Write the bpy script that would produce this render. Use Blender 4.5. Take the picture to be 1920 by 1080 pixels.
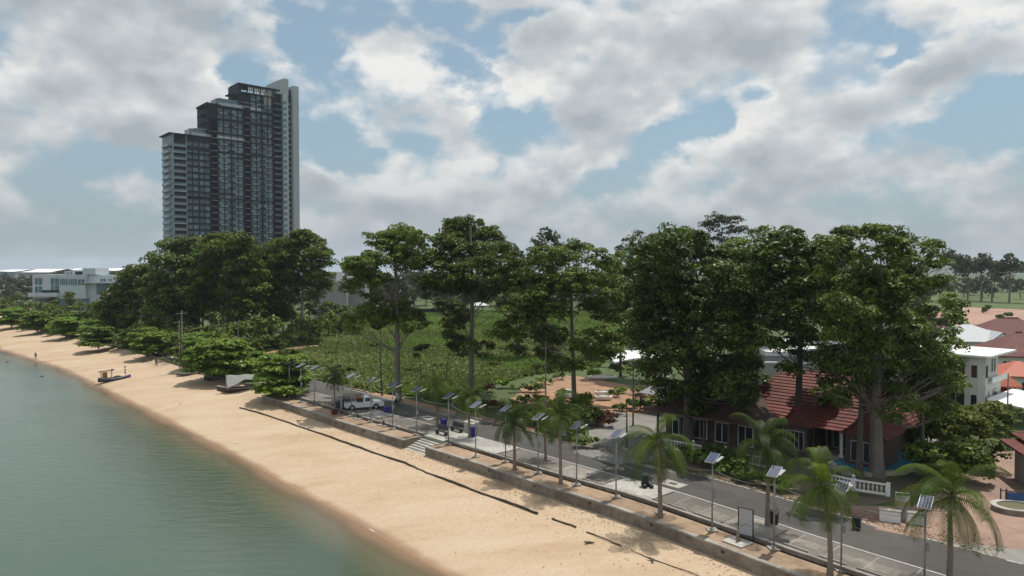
import bpy, math, random
import numpy as np
from mathutils import Vector, Matrix

for o in list(bpy.data.objects):
    bpy.data.objects.remove(o)
SC = bpy.context.scene
COL = SC.collection
random.seed(7)
RNG = np.random.default_rng(11)

# ------------------------------------------------------------------ camera
FPX = 1321.0                     # focal length in photograph pixels (1920 wide)
CAMZ = 19.0
PITCH = math.atan((540 - 505) / FPX)
cam_d = bpy.data.cameras.new('camera')
cam_d.sensor_width = 36.0
cam_d.lens = 36.0 * FPX / 1920.0
cam_d.clip_start = 0.5
cam_d.clip_end = 12000
cam = bpy.data.objects.new('camera', cam_d)
COL.objects.link(cam)
cam.location = (0, 0, CAMZ)
cam.rotation_euler = (math.pi / 2 - PITCH, 0, 0)
SC.camera = cam

# ------------------------------------------------------------------ light and sky
SUN_EL = math.radians(72.0)
SUN_DIR = Vector((0.62 * math.cos(SUN_EL), 0.785 * math.cos(SUN_EL), math.sin(SUN_EL))).normalized()
sun_d = bpy.data.lights.new('sun', 'SUN')
sun_d.energy = 4.4
sun_d.angle = math.radians(0.53)
sun_d.color = (1.0, 0.955, 0.88)
sun = bpy.data.objects.new('sun', sun_d)
COL.objects.link(sun)
sun.rotation_euler = SUN_DIR.to_track_quat('Z', 'Y').to_euler()

SC.view_settings.view_transform = 'Standard'
SC.view_settings.look = 'None'
SC.view_settings.gamma = 1.0
SC.view_settings.exposure = -0.20
SC.view_settings.use_curve_mapping = False

def ray(px, py):
    """direction of the photograph's pixel (1920x1080) in the world"""
    x = (px - 960) / FPX
    y = (540 - py) / FPX
    c, s = math.cos(PITCH), math.sin(PITCH)
    return Vector((x, c + y * s, -s + y * c))
def G(px, py, z=0.0):
    d = ray(px, py)
    k = (z - CAMZ) / d.z
    return Vector((d.x * k, d.y * k, z))
def P(px, py, Y):
    d = ray(px, py)
    k = Y / d.y
    return Vector((d.x * k, Y, CAMZ + d.z * k))

def nn(nt, typ, **kw):
    n = nt.nodes.new(typ)
    for k, v in kw.items():
        if k.startswith('i_'):
            n.inputs[k[2:].replace('_', ' ')].default_value = v
        else:
            setattr(n, k, v)
    return n

def build_world():
    w = bpy.data.worlds.new('World')
    SC.world = w
    w.use_nodes = True
    nt = w.node_tree
    nt.nodes.clear()
    L = nt.links.new
    out = nn(nt, 'ShaderNodeOutputWorld')
    bg = nn(nt, 'ShaderNodeBackground')
    STR = 0.10
    bg.inputs['Strength'].default_value = STR
    L(bg.outputs[0], out.inputs[0])
    sky = nn(nt, 'ShaderNodeTexSky', sky_type='NISHITA')
    sky.sun_disc = False
    sky.sun_elevation = SUN_EL
    sky.sun_rotation = math.atan2(SUN_DIR.x, SUN_DIR.y)
    sky.air_density = 1.0
    sky.dust_density = 1.2
    sky.ozone_density = 1.4
    tc = nn(nt, 'ShaderNodeTexCoord')
    gen = tc.outputs['Generated']
    def M(op, a=None, b=None, c=None, clamp=False):
        n = nn(nt, 'ShaderNodeMath', operation=op)
        n.use_clamp = clamp
        for i, v in enumerate((a, b, c)):
            if v is None: continue
            if isinstance(v, (int, float)): n.inputs[i].default_value = v
            else: L(v, n.inputs[i])
        return n.outputs[0]
    def VM(op, a, b=None):
        n = nn(nt, 'ShaderNodeVectorMath', operation=op)
        for i, v in enumerate((a, b)):
            if v is None: continue
            if isinstance(v, (tuple, Vector)): n.inputs[i].default_value = tuple(v)
            else: L(v, n.inputs[i])
        return n.outputs['Value'] if op in ('DISTANCE', 'LENGTH', 'DOT_PRODUCT') else n.outputs[0]
    SQ = (1, 1, 1.55)
    g = VM('MULTIPLY', gen, SQ)
    # cloud banks seen (or blue gaps): pixel of the photograph, radius in pixels, amount
    gaps = [(560, 45, 75, -.5), (470, 130, 50, -.35), (590, 110, 60, -.3), (850, 130, 75, -.42), (820, 15, 60, -.3), (720, 165, 45, -.2), (605, 270, 85, -.5),
            (650, 360, 70, -.3), (940, 60, 60, -.42), (980, 35, 45, -.3), (1230, 285, 65, -.45), (1330, 245, 55, -.4), (1150, 330, 60, -.3),
            (1425, 185, 35, -.25), (1690, 75, 55, -.5), (1650, 110, 40, -.35), (1850, 15, 60, -.4), (1880, 200, 95, -.5), (1840, 250, 60, -.3), (960, 235, 70, -.35),
            (1000, 400, 70, -.18), (1600, 335, 90, -.15), (230, 300, 60, -.3), (150, 430, 140, -.25), (480, 180, 40, -.2), (900, 175, 50, -.25), (1010, 310, 40, -.2), (60, 330, 70, -.1),
            (300, 190, 150, .25), (150, 60, 230, .3), (760, 100, 110, .3), (800, 230, 120, .25), (900, 280, 60, .15), (1150, 110, 170, .35), (1150, 215, 110, .25),
            (1480, 210, 120, .3), (1420, 60, 150, .3), (1760, 140, 110, .3), (1560, 280, 110, .25), (1450, 330, 80, .2), (1050, 330, 80, .2), (600, 345, 40, .25),
            (230, 315, 70, .15), (1130, 400, 120, .2), (1800, 300, 70, .2), (530, 130, 45, .2), (1300, 350, 80, .15), (930, 130, 40, .3)]
    darks = [(230, 50, 200, .85), (80, 20, 150, .5), (60, 220, 120, .5), (330, 225, 120, .35), (1120, 130, 150, .75), (1330, 60, 130, .5), (1560, 215, 110, .55),
             (1850, 140, 90, .4), (1180, 240, 80, .4), (1680, 180, 90, .4), (1550, 330, 150, .3), (700, 290, 70, .2), (300, 330, 150, .5), (1450, 130, 90, .3)]
    def field(blobs):
        acc = None
        for (px, py, r, amt) in blobs:
            c = ray(px, py).normalized()
            c = Vector((c.x, c.y, c.z * SQ[2]))
            dist = VM('DISTANCE', gwarp, c)
            mr = nn(nt, 'ShaderNodeMapRange', interpolation_type='SMOOTHERSTEP')
            L(dist, mr.inputs['Value'])
            mr.inputs['From Min'].default_value = 0
            mr.inputs['From Max'].default_value = 1.55 * r / FPX
            mr.inputs['To Min'].default_value = amt
            mr.inputs['To Max'].default_value = 0
            acc = mr.outputs[0] if acc is None else M('ADD', acc, mr.outputs[0])
        return acc
    # warp the direction so that no bank is round
    wn = nn(nt, 'ShaderNodeTexNoise'); wn.inputs['Scale'].default_value = 9; wn.inputs['Detail'].default_value = 8; wn.inputs['Roughness'].default_value = .62
    L(g, wn.inputs['Vector'])
    wv = VM('SUBTRACT', wn.outputs['Color'], (.5, .5, .5))
    wv = VM('MULTIPLY', wv, (.20, .20, .15))
    gwarp = VM('ADD', g, wv)
    bias = field(gaps)
    dk = field(darks)
    def vor(vec, scale):
        n = nn(nt, 'ShaderNodeTexVoronoi', feature='F1'); n.inputs['Scale'].default_value = scale
        L(vec, n.inputs['Vector']); return n.outputs['Distance']
    def dens(vec):
        n1 = nn(nt, 'ShaderNodeTexNoise'); n1.inputs['Scale'].default_value = 6.5; n1.inputs['Detail'].default_value = 7; n1.inputs['Roughness'].default_value = .54
        L(vec, n1.inputs['Vector'])
        vw = VM('ADD', vec, VM('MULTIPLY', wn.outputs['Color'], (.07, .07, .07)))
        a = M('MULTIPLY', M('SUBTRACT', n1.outputs['Fac'], .5), 1.9)
        b = M('MULTIPLY', M('SUBTRACT', .42, vor(vw, 11)), .42)
        c = M('MULTIPLY', M('SUBTRACT', .42, vor(vw, 26)), .20)
        return M('ADD', M('ADD', a, b), c)
    d0 = dens(g)
    d1 = dens(VM('ADD', g, (.0, .0, .020)))
    d0b = M('ADD', d0, M('MULTIPLY', bias, .95))
    cov = nn(nt, 'ShaderNodeMapRange', interpolation_type='SMOOTHSTEP')
    L(d0b, cov.inputs['Value'])
    cov.inputs['From Min'].default_value = -.31; cov.inputs['From Max'].default_value = .12
    cover = cov.outputs[0]
    def soft(vec):
        n = nn(nt, 'ShaderNodeTexNoise'); n.inputs['Scale'].default_value = 8.0; n.inputs['Detail'].default_value = 3.0; n.inputs['Roughness'].default_value = .5
        L(vec, n.inputs['Vector']); return n.outputs['Fac']
    s0 = soft(g); s1 = soft(VM('ADD', g, (.0, .0, .05)))
    lit = M('MULTIPLY_ADD', M('SUBTRACT', s0, s1), 2.2, .50)
    lit = M('ADD', lit, M('MULTIPLY', M('SUBTRACT', d0, d1), .95))
    edge = nn(nt, 'ShaderNodeMapRange', interpolation_type='SMOOTHSTEP')
    L(d0b, edge.inputs['Value'])
    edge.inputs['From Min'].default_value = -.05; edge.inputs['From Max'].default_value = .50
    edge.inputs['To Min'].default_value = .32; edge.inputs['To Max'].default_value = -.06
    lit = M('ADD', lit, edge.outputs[0])
    lit = M('SUBTRACT', lit, M('MULTIPLY', dk, .40), clamp=True)
    cr = nn(nt, 'ShaderNodeValToRGB')
    L(lit, cr.inputs[0])
    e = cr.color_ramp.elements
    k = 1 / STR
    e[0].position = 0; e[0].color = (.46, .515, .56, 1)
    e[1].position = 1; e[1].color = (1.0, .995, .97, 1)
    m_ = cr.color_ramp.elements.new(.5); m_.color = (.65, .69, .715, 1)
    cc = VM('MULTIPLY', cr.outputs[0], (k, k, k))
    # the air in front of distant sky
    mix = nn(nt, 'ShaderNodeMix', data_type='RGBA')
    milky = nn(nt, 'ShaderNodeMix', data_type='RGBA'); milky.inputs['Factor'].default_value = .48
    L(VM('MULTIPLY', sky.outputs[0], (SKYK[0], SKYK[1], SKYK[2])), milky.inputs['A']); milky.inputs['B'].default_value = (.44 * k, .56 * k, .64 * k, 1)
    L(cover, mix.inputs['Factor']); L(milky.outputs['Result'], mix.inputs['A']); L(cc, mix.inputs['B'])
    sep = nn(nt, 'ShaderNodeSeparateXYZ'); L(gen, sep.inputs[0])
    hz = nn(nt, 'ShaderNodeMapRange', interpolation_type='SMOOTHSTEP')
    L(sep.outputs['Z'], hz.inputs['Value'])
    hz.inputs['From Min'].default_value = -.02; hz.inputs['From Max'].default_value = .21
    hz.inputs['To Min'].default_value = .80; hz.inputs['To Max'].default_value = 0
    mix2 = nn(nt, 'ShaderNodeMix', data_type='RGBA')
    L(hz.outputs[0], mix2.inputs['Factor']); L(mix.outputs['Result'], mix2.inputs['A'])
    mix2.inputs['B'].default_value = (.365 * k, .43 * k, .485 * k, 1)
    L(mix2.outputs['Result'], bg.inputs['Color'])
    w.cycles.sampling_method = 'MANUAL'
    w.cycles.sample_map_resolution = 512
SKYK = (1.05, 1.24, 1.20)
build_world()

# ------------------------------------------------------------------ helpers
def link(o, parent=None):
    COL.objects.link(o)
    if parent is not None: o.parent = parent
    return o
def tag(o, label=None, cat=None, group=None, kind=None):
    if label: o['label'] = label
    if cat: o['category'] = cat
    if group: o['group'] = group
    if kind: o['kind'] = kind
    return o
def thing(name, label, cat, loc=(0, 0, 0), rz=0.0, group=None):
    o = bpy.data.objects.new(name, None)
    o.empty_display_size = .3
    COL.objects.link(o)
    o.location = loc
    o.rotation_euler = (0, 0, rz)
    return tag(o, label, cat, group)
def copy_thing(src, label, loc, rz=None, scale=None, group=None):
    r = src.copy(); COL.objects.link(r)
    r.location = loc
    if rz is not None: r.rotation_euler = (src.rotation_euler[0], src.rotation_euler[1], rz)
    if scale is not None: r.scale = scale if hasattr(scale, '__len__') else (scale,) * 3
    r['label'] = label
    if group: r['group'] = group
    for c in list(src.children):
        k = c.copy(); COL.objects.link(k); k.parent = r
        for g in list(c.children):
            h = g.copy(); COL.objects.link(h); h.parent = k
    return r

class MB:
    def __init__(s): s.v = []; s.f = []; s.m = []; s.sm = []
    def quad(s, a, b, c, d, m=0):
        i = len(s.v); s.v += [tuple(a), tuple(b), tuple(c), tuple(d)]; s.f.append((i, i+1, i+2, i+3)); s.m.append(m)
        return s
    def tri(s, a, b, c, m=0):
        i = len(s.v); s.v += [tuple(a), tuple(b), tuple(c)]; s.f.append((i, i+1, i+2)); s.m.append(m); return s
    def box(s, c, d, rz=0.0, m=0, taper=1.0, rot=None):
        """box with centre c and full sizes d; rot a 3x3 Matrix or rz about z"""
        R = rot if rot is not None else Matrix.Rotation(rz, 3, 'Z')
        i = len(s.v); c = Vector(c)
        for z in (-.5, .5):
            t = taper if z > 0 else 1
            for x, y in ((-.5, -.5), (.5, -.5), (.5, .5), (-.5, .5)):
                s.v.append(tuple(c + R @ Vector((x*d[0]*t, y*d[1]*t, z*d[2]))))
        for q in ((0,3,2,1),(4,5,6,7),(0,1,5,4),(1,2,6,5),(2,3,7,6),(3,0,4,7)):
            s.f.append(tuple(i+k for k in q)); s.m.append(m)
        return s
    def tube(s, pts, rad, n=8, m=0, cap=True):
        pts = [Vector(p) for p in pts]
        if not hasattr(rad, '__len__'): rad = [rad]*len(pts)
        i0 = len(s.v); prev = None
        for k, p in enumerate(pts):
            t = (pts[min(k+1, len(pts)-1)] - pts[max(k-1, 0)])
            if t.length < 1e-9: t = Vector((0,0,1))
            t.normalize()
            if prev is None:
                a = t.orthogonal().normalized()
            else:
                a = (prev - t*prev.dot(t))
                a = a.normalized() if a.length > 1e-6 else t.orthogonal().normalized()
            prev = a; b = t.cross(a)
            for j in range(n):
                an = 2*math.pi*j/n
                s.v.append(tuple(p + (a*math.cos(an) + b*math.sin(an))*rad[k]))
        for k in range(len(pts)-1):
            for j in range(n):
                j2 = (j+1) % n
                s.f.append((i0+k*n+j, i0+k*n+j2, i0+(k+1)*n+j2, i0+(k+1)*n+j)); s.m.append(m)
        if cap:
            s.f.append(tuple(i0+j for j in reversed(range(n)))); s.m.append(m)
            e = i0+(len(pts)-1)*n
            s.f.append(tuple(e+j for j in range(n))); s.m.append(m)
        return s
    def poly(s, pts, m=0):
        i = len(s.v); s.v += [tuple(p) for p in pts]; s.f.append(tuple(range(i, i+len(pts)))); s.m.append(m); return s
    def prism(s, pts, z0, z1, m=0, mtop=None):
        """vertical prism over a ground outline (counter-clockwise)"""
        n = len(pts); i = len(s.v)
        s.v += [(p[0], p[1], z0) for p in pts] + [(p[0], p[1], z1) for p in pts]
        s.f.append(tuple(i+k for k in reversed(range(n)))); s.m.append(m)
        s.f.append(tuple(i+n+k for k in range(n))); s.m.append(m if mtop is None else mtop)
        for k in range(n):
            k2 = (k+1) % n
            s.f.append((i+k, i+k2, i+n+k2, i+n+k)); s.m.append(m)
        return s
    def ball(s, c, r, n=10, k=6, m=0, sc=(1,1,1), zmin=-1.0):
        i = len(s.v)
        for a in range(k+1):
            th = math.pi*a/k
            for b in range(n):
                ph = 2*math.pi*b/n
                z = max(zmin, math.cos(th))
                s.v.append((c[0]+r*sc[0]*math.sin(th)*math.cos(ph), c[1]+r*sc[1]*math.sin(th)*math.sin(ph), c[2]+r*sc[2]*z))
        for a in range(k):
            for b in range(n):
                b2 = (b+1) % n
                s.f.append((i+a*n+b, i+(a+1)*n+b, i+(a+1)*n+b2, i+a*n+b2)); s.m.append(m)
        return s
    def mesh(s, name, mats, smooth=False):
        me = bpy.data.meshes.new(name)
        me.from_pydata(s.v, [], s.f)
        for mt in (mats if isinstance(mats, (list, tuple)) else [mats]): me.materials.append(mt)
        me.polygons.foreach_set('material_index', s.m)
        if smooth: me.polygons.foreach_set('use_smooth', [True]*len(s.f))
        me.update()
        return me
    def build(s, name, mats, parent=None, smooth=False, loc=None, bevel=0):
        o = bpy.data.objects.new(name, s.mesh(name, mats, smooth))
        link(o, parent)
        if loc is not None: o.location = loc
        if bevel:
            b = o.modifiers.new('bevel', 'BEVEL'); b.width = bevel; b.segments = 2; b.limit_method = 'ANGLE'
        return o
def inst(name, me, parent, loc=(0,0,0), rot=(0,0,0), scale=(1,1,1)):
    o = bpy.data.objects.new(name, me); link(o, parent)
    o.location = loc; o.rotation_euler = rot; o.scale = scale
    return o
def quads_mesh(name, V, mat, rnd=None, tris=False):
    """V: (n,4,3) array of quads (or (n,3,3)); one random value per face in attribute 'rnd'"""
    n, k = V.shape[0], V.shape[1]
    me = bpy.data.meshes.new(name)
    me.vertices.add(n*k); me.vertices.foreach_set('co', V.reshape(-1).astype(np.float32))
    me.loops.add(n*k); me.loops.foreach_set('vertex_index', np.arange(n*k, dtype=np.int32))
    me.polygons.add(n)
    me.polygons.foreach_set('loop_start', np.arange(0, n*k, k, dtype=np.int32))
    me.polygons.foreach_set('loop_total', np.full(n, k, dtype=np.int32))
    me.materials.append(mat)
    if rnd is not None:
        at = me.attributes.new('rnd', 'FLOAT', 'FACE'); at.data.foreach_set('value', rnd.astype(np.float32))
    me.update(calc_edges=True)
    return me

def to_px(p):
    c, s_ = math.cos(PITCH), math.sin(PITCH); v = Vector(p)-Vector((0, 0, CAMZ))
    dep = v.y*c - v.z*s_; up = v.y*s_ + v.z*c
    return 960+FPX*v.x/dep, 540-FPX*up/dep
# ------------------------------------------------------------------ materials
def mat(name, col, rough=.7, metal=0.0, noise=0.0, scale=3.0, bump=0.0, bscale=20.0, col2=None, spec=.5, detail=4, stretch=(1, 1, 1), coat=0, bdist=.02, stain=0.0):
    m = bpy.data.materials.new(name); m.use_nodes = True
    nt = m.node_tree; L = nt.links.new
    b = nt.nodes['Principled BSDF']
    b.inputs['Base Color'].default_value = (*col, 1)
    b.inputs['Roughness'].default_value = rough
    b.inputs['Metallic'].default_value = metal
    b.inputs['Specular IOR Level'].default_value = spec
    if coat: b.inputs['Coat Weight'].default_value = coat
    tc = nn(nt, 'ShaderNodeTexCoord')
    mp = nn(nt, 'ShaderNodeMapping'); mp.inputs['Scale'].default_value = stretch
    geo = nn(nt, 'ShaderNodeNewGeometry')
    L(geo.outputs['Position'], mp.inputs['Vector'])
    if noise or col2:
        n = nn(nt, 'ShaderNodeTexNoise'); n.inputs['Scale'].default_value = scale; n.inputs['Detail'].default_value = detail; n.inputs['Roughness'].default_value = .62
        L(mp.outputs[0], n.inputs['Vector'])
        mr = nn(nt, 'ShaderNodeMapRange'); mr.inputs['From Min'].default_value = .32; mr.inputs['From Max'].default_value = .68
        L(n.outputs['Fac'], mr.inputs['Value'])
        mx = nn(nt, 'ShaderNodeMix', data_type='RGBA')
        L(mr.outputs[0], mx.inputs['Factor'])
        c2 = col2 if col2 else tuple(c*(1-noise) for c in col)
        c1 = col if col2 else tuple(min(1, c*(1+noise*.5)) for c in col)
        mx.inputs['A'].default_value = (*c2, 1); mx.inputs['B'].default_value = (*c1, 1)
        res = mx.outputs['Result']
        if stain:
            n3 = nn(nt, 'ShaderNodeTexNoise'); n3.inputs['Scale'].default_value = scale*.17; n3.inputs['Detail'].default_value = 6
            L(mp.outputs[0], n3.inputs['Vector'])
            m3 = nn(nt, 'ShaderNodeMapRange'); m3.inputs['From Min'].default_value = .35; m3.inputs['From Max'].default_value = .65
            m3.inputs['To Min'].default_value = 1-stain; m3.inputs['To Max'].default_value = 1+stain*.4
            L(n3.outputs['Fac'], m3.inputs['Value'])
            vm = nn(nt, 'ShaderNodeVectorMath', operation='SCALE'); L(res, vm.inputs[0]); L(m3.outputs[0], vm.inputs['Scale'])
            res = vm.outputs[0]
        L(res, b.inputs['Base Color'])
    if bump:
        n2 = nn(nt, 'ShaderNodeTexNoise'); n2.inputs['Scale'].default_value = bscale; n2.inputs['Detail'].default_value = 5
        L(mp.outputs[0], n2.inputs['Vector'])
        bp = nn(nt, 'ShaderNodeBump'); bp.inputs['Strength'].default_value = bump; bp.inputs['Distance'].default_value = bdist
        L(n2.outputs['Fac'], bp.inputs['Height']); L(bp.outputs[0], b.inputs['Normal'])
    return m
def leaf_mat(name, dark, light, trans=.25, gloss=.35, rough=.42, odd=None):
    m = bpy.data.materials.new(name); m.use_nodes = True
    nt = m.node_tree; L = nt.links.new; nt.nodes.clear()
    out = nn(nt, 'ShaderNodeOutputMaterial')
    at = nn(nt, 'ShaderNodeAttribute', attribute_name='rnd')
    oi = nn(nt, 'ShaderNodeObjectInfo')
    cr = nn(nt, 'ShaderNodeValToRGB')
    L(at.outputs['Fac'], cr.inputs[0])
    e = cr.color_ramp.elements
    e[0].position = 0; e[0].color = (*dark, 1); e[1].position = .93; e[1].color = (*light, 1)
    if odd:
        x = cr.color_ramp.elements.new(.965); x.color = (*odd, 1)
    hs = nn(nt, 'ShaderNodeHueSaturation')
    ml = nn(nt, 'ShaderNodeMapRange'); ml.inputs['To Min'].default_value = .8; ml.inputs['To Max'].default_value = 1.2
    L(oi.outputs['Random'], ml.inputs['Value']); L(ml.outputs[0], hs.inputs['Value']); L(cr.outputs[0], hs.inputs['Color'])
    df = nn(nt, 'ShaderNodeBsdfPrincipled'); df.inputs['Roughness'].default_value = rough; df.inputs['Specular IOR Level'].default_value = gloss
    L(hs.outputs[0], df.inputs['Base Color'])
    tr = nn(nt, 'ShaderNodeBsdfTranslucent')
    tcx = nn(nt, 'ShaderNodeVectorMath', operation='MULTIPLY'); L(hs.outputs[0], tcx.inputs[0]); tcx.inputs[1].default_value = (1.5, 1.5, .5)
    L(tcx.outputs[0], tr.inputs['Color'])
    mx = nn(nt, 'ShaderNodeMixShader'); mx.inputs[0].default_value = trans
    L(df.outputs[0], mx.inputs[1]); L(tr.outputs[0], mx.inputs[2]); L(mx.outputs[0], out.inputs[0])
    return m

M_conc = mat('concrete', (.34, .31, .27), .85, noise=.22, scale=2.2, bump=.3, stain=.3)
M_conc_d = mat('stained_concrete', (.26, .215, .17), .9, noise=.35, scale=1.6, bump=.3, stain=.35)
M_conc_l = mat('pale_concrete', (.44, .42, .38), .85, noise=.18, scale=1.5, bump=.2, stain=.25)
M_white = mat('white_paint', (.78, .78, .76), .6, noise=.08, scale=1.2)
M_offwhite = mat('off_white_render', (.62, .60, .57), .75, noise=.1, scale=.8)
M_grey = mat('grey_render', (.36, .36, .36), .7, noise=.12, scale=.7)
M_dark = mat('dark_metal', (.03, .032, .035), .5)
M_steel = mat('galvanised_steel', (.27, .28, .29), .5, .5, noise=.15, scale=6)
M_glass = mat('window_glass', (.018, .024, .028), .12, spec=.7)
M_roofred = mat('red_roof_tile', (.18, .045, .032), .75, noise=.3, scale=2.5, stain=.3)
M_roofdark = mat('maroon_roof_tile', (.13, .042, .034), .75, noise=.25, scale=1.2)
M_rooforange = mat('orange_roof_tile', (.42, .10, .055), .6, noise=.15, scale=3)
M_bark = mat('pale_bark', (.19, .17, .145), .9, noise=.3, scale=1.2, bump=.5, bscale=6, stretch=(1, 1, .35))
M_barkd = mat('dark_bark', (.10, .085, .07), .95, noise=.35, scale=3, bump=.5, bscale=8, stretch=(1, 1, .35))
M_palmbark = mat('palm_bark', (.25, .20, .155), .9, noise=.3, scale=5, bump=.6, bscale=10, stretch=(.4, .4, 3))
M_soil = mat('red_soil', (.37, .22, .13), .95, noise=.3, scale=.35, bump=.4, bscale=3, stain=.2)
M_pvc = mat('blue_plastic', (.03, .03, .22), .4)
M_black = mat('black_plastic', (.012, .012, .013), .45)
# ------------------------------------------------------------------ the setting: coast coordinates
T0 = Vector((.68, -.733, 0)).normalized(); N0 = Vector((.733, .68, 0)).normalized()
def sd(p): return p.x*T0.x + p.y*T0.y, p.x*N0.x + p.y*N0.y
_U = sorted(sd(G(*q)) for q in [(491,741,0),(560,763,0),(629,787,0),(757,825,0),(901,870,0),(1007,906.5,0),(1145,947,0),(1280,997,0),(1394,1040,0),(1478,1073,0)])
_Uf = sorted(sd(G(*q)) for q in [(0,608,-.6),(150,645,-.7),(230,665,-.8),(330,700,-.8),(420,728,-.9)])
_us = np.array([-1500, -700] + [a[0] for a in _Uf] + [a[0] for a in _U] + [60, 400, 1500])
_ud = np.array([300, 75] + [a[1] for a in _Uf] + [a[1] for a in _U] + [_U[-1][1]-4, _U[-1][1]-10, _U[-1][1]-60])
SW0 = _U[0][0]                                        # where the sea wall starts
def sm(xs, ys, x):
    # smoothed piecewise linear
    w = 3.0
    return float(np.mean([np.interp(x+k, xs, ys) for k in (-w, -w/2, 0, w/2, w)]))
def Ud(s): return sm(_us, _ud, s)
WZ = -2.6
_W = sorted(sd(G(x, y, WZ)) for x, y in [(0,655),(120,692),(190,727),(340,802),(440,852),(560,922),(640,962),(760,1034),(850,1085)])
_ws = np.array([-1500, -700] + [a[0] for a in _W] + [40, 400, 1500])
_wd = np.array([270, 55] + [a[1] for a in _W] + [_W[-1][1]-1, _W[-1][1]-6, _W[-1][1]-60])
def Wd(s): return sm(_ws, _wd, s)
def SD(s, d, z=0.0):
    v = T0*s + N0*d; return Vector((v.x, v.y, z))
def R(s, off, z=0.0):
    """point at off metres landward of the sea wall's outer edge"""
    return SD(s, Ud(s)+off, z)
def road_ang(s):
    a = R(s+1, 5); b = R(s-1, 5); t = a-b
    return math.atan2(t.y, t.x)

# --- materials of the ground
def sand_mat():
    m = mat('beach_sand', (.60, .435, .265), .95)
    nt = m.node_tree; L = nt.links.new; b = nt.nodes['Principled BSDF']
    b.inputs['Specular IOR Level'].default_value = .2
    geo = nn(nt, 'ShaderNodeNewGeometry'); sep = nn(nt, 'ShaderNodeSeparateXYZ'); L(geo.outputs['Position'], sep.inputs[0])
    mpc = nn(nt, 'ShaderNodeMapping'); mpc.inputs['Rotation'].default_value = (0, 0, math.radians(47)); mpc.inputs['Scale'].default_value = (.45, 1.3, 1); L(geo.outputs['Position'], mpc.inputs['Vector'])
    n1 = nn(nt, 'ShaderNodeTexNoise'); n1.inputs['Scale'].default_value = .22; n1.inputs['Detail'].default_value = 7; n1.inputs['Roughness'].default_value = .6; L(mpc.outputs[0], n1.inputs['Vector'])
    n2 = nn(nt, 'ShaderNodeTexNoise'); n2.inputs['Scale'].default_value = 2.6; n2.inputs['Detail'].default_value = 6; n2.inputs['Roughness'].default_value = .7; L(geo.outputs['Position'], n2.inputs['Vector'])
    cr = nn(nt, 'ShaderNodeValToRGB'); L(n1.outputs['Fac'], cr.inputs[0])
    e = cr.color_ramp.elements; e[0].position = .33; e[0].color = (.44, .32, .21, 1); e[1].position = .68; e[1].color = (.52, .41, .295, 1)
    q = cr.color_ramp.elements.new(.5); q.color = (.49, .37, .253, 1)
    mx = nn(nt, 'ShaderNodeMix', data_type='RGBA', blend_type='MULTIPLY'); mx.inputs['Factor'].default_value = .55
    c2 = nn(nt, 'ShaderNodeValToRGB'); L(n2.outputs['Fac'], c2.inputs[0]); c2.color_ramp.elements[0].position = .32; c2.color_ramp.elements[0].color = (.80, .76, .72, 1); c2.color_ramp.elements[1].position = .55
    L(cr.outputs[0], mx.inputs['A']); L(c2.outputs[0], mx.inputs['B'])
    wet = nn(nt, 'ShaderNodeMapRange', interpolation_type='SMOOTHSTEP')
    wn = nn(nt, 'ShaderNodeMath', operation='MULTIPLY_ADD'); L(n1.outputs['Fac'], wn.inputs[0]); wn.inputs[1].default_value = .35; L(sep.outputs['Z'], wn.inputs[2])
    L(wn.outputs[0], wet.inputs['Value'])
    wet.inputs['From Min'].default_value = WZ + .19; wet.inputs['From Max'].default_value = WZ + .40; wet.inputs['To Min'].default_value = 1; wet.inputs['To Max'].default_value = 0
    mw = nn(nt, 'ShaderNodeMix', data_type='RGBA'); L(wet.outputs[0], mw.inputs['Factor']); L(mx.outputs['Result'], mw.inputs['A']); mw.inputs['B'].default_value = (.30, .19, .115, 1)
    L(mw.outputs['Result'], b.inputs['Base Color'])
    rr = nn(nt, 'ShaderNodeMapRange'); L(wet.outputs[0], rr.inputs['Value']); rr.inputs['To Min'].default_value = .95; rr.inputs['To Max'].default_value = .45; L(rr.outputs[0], b.inputs['Roughness'])
    vo = nn(nt, 'ShaderNodeTexVoronoi'); vo.inputs['Scale'].default_value = 2.2; L(geo.outputs['Position'], vo.inputs['Vector'])
    ad = nn(nt, 'ShaderNodeMath', operation='ADD'); L(n2.outputs['Fac'], ad.inputs[0]); L(vo.outputs['Distance'], ad.inputs[1])
    dry = nn(nt, 'ShaderNodeMapRange'); L(sep.outputs['Z'], dry.inputs['Value']); dry.inputs['From Min'].default_value = -2.3; dry.inputs['From Max'].default_value = -1.1; dry.inputs['To Min'].default_value = .05; dry.inputs['To Max'].default_value = .5
    bp = nn(nt, 'ShaderNodeBump'); bp.inputs['Distance'].default_value = .06; L(dry.outputs[0], bp.inputs['Strength']); L(ad.outputs[0], bp.inputs['Height']); L(bp.outputs[0], b.inputs['Normal'])
    return m
M_sand = sand_mat()

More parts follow.
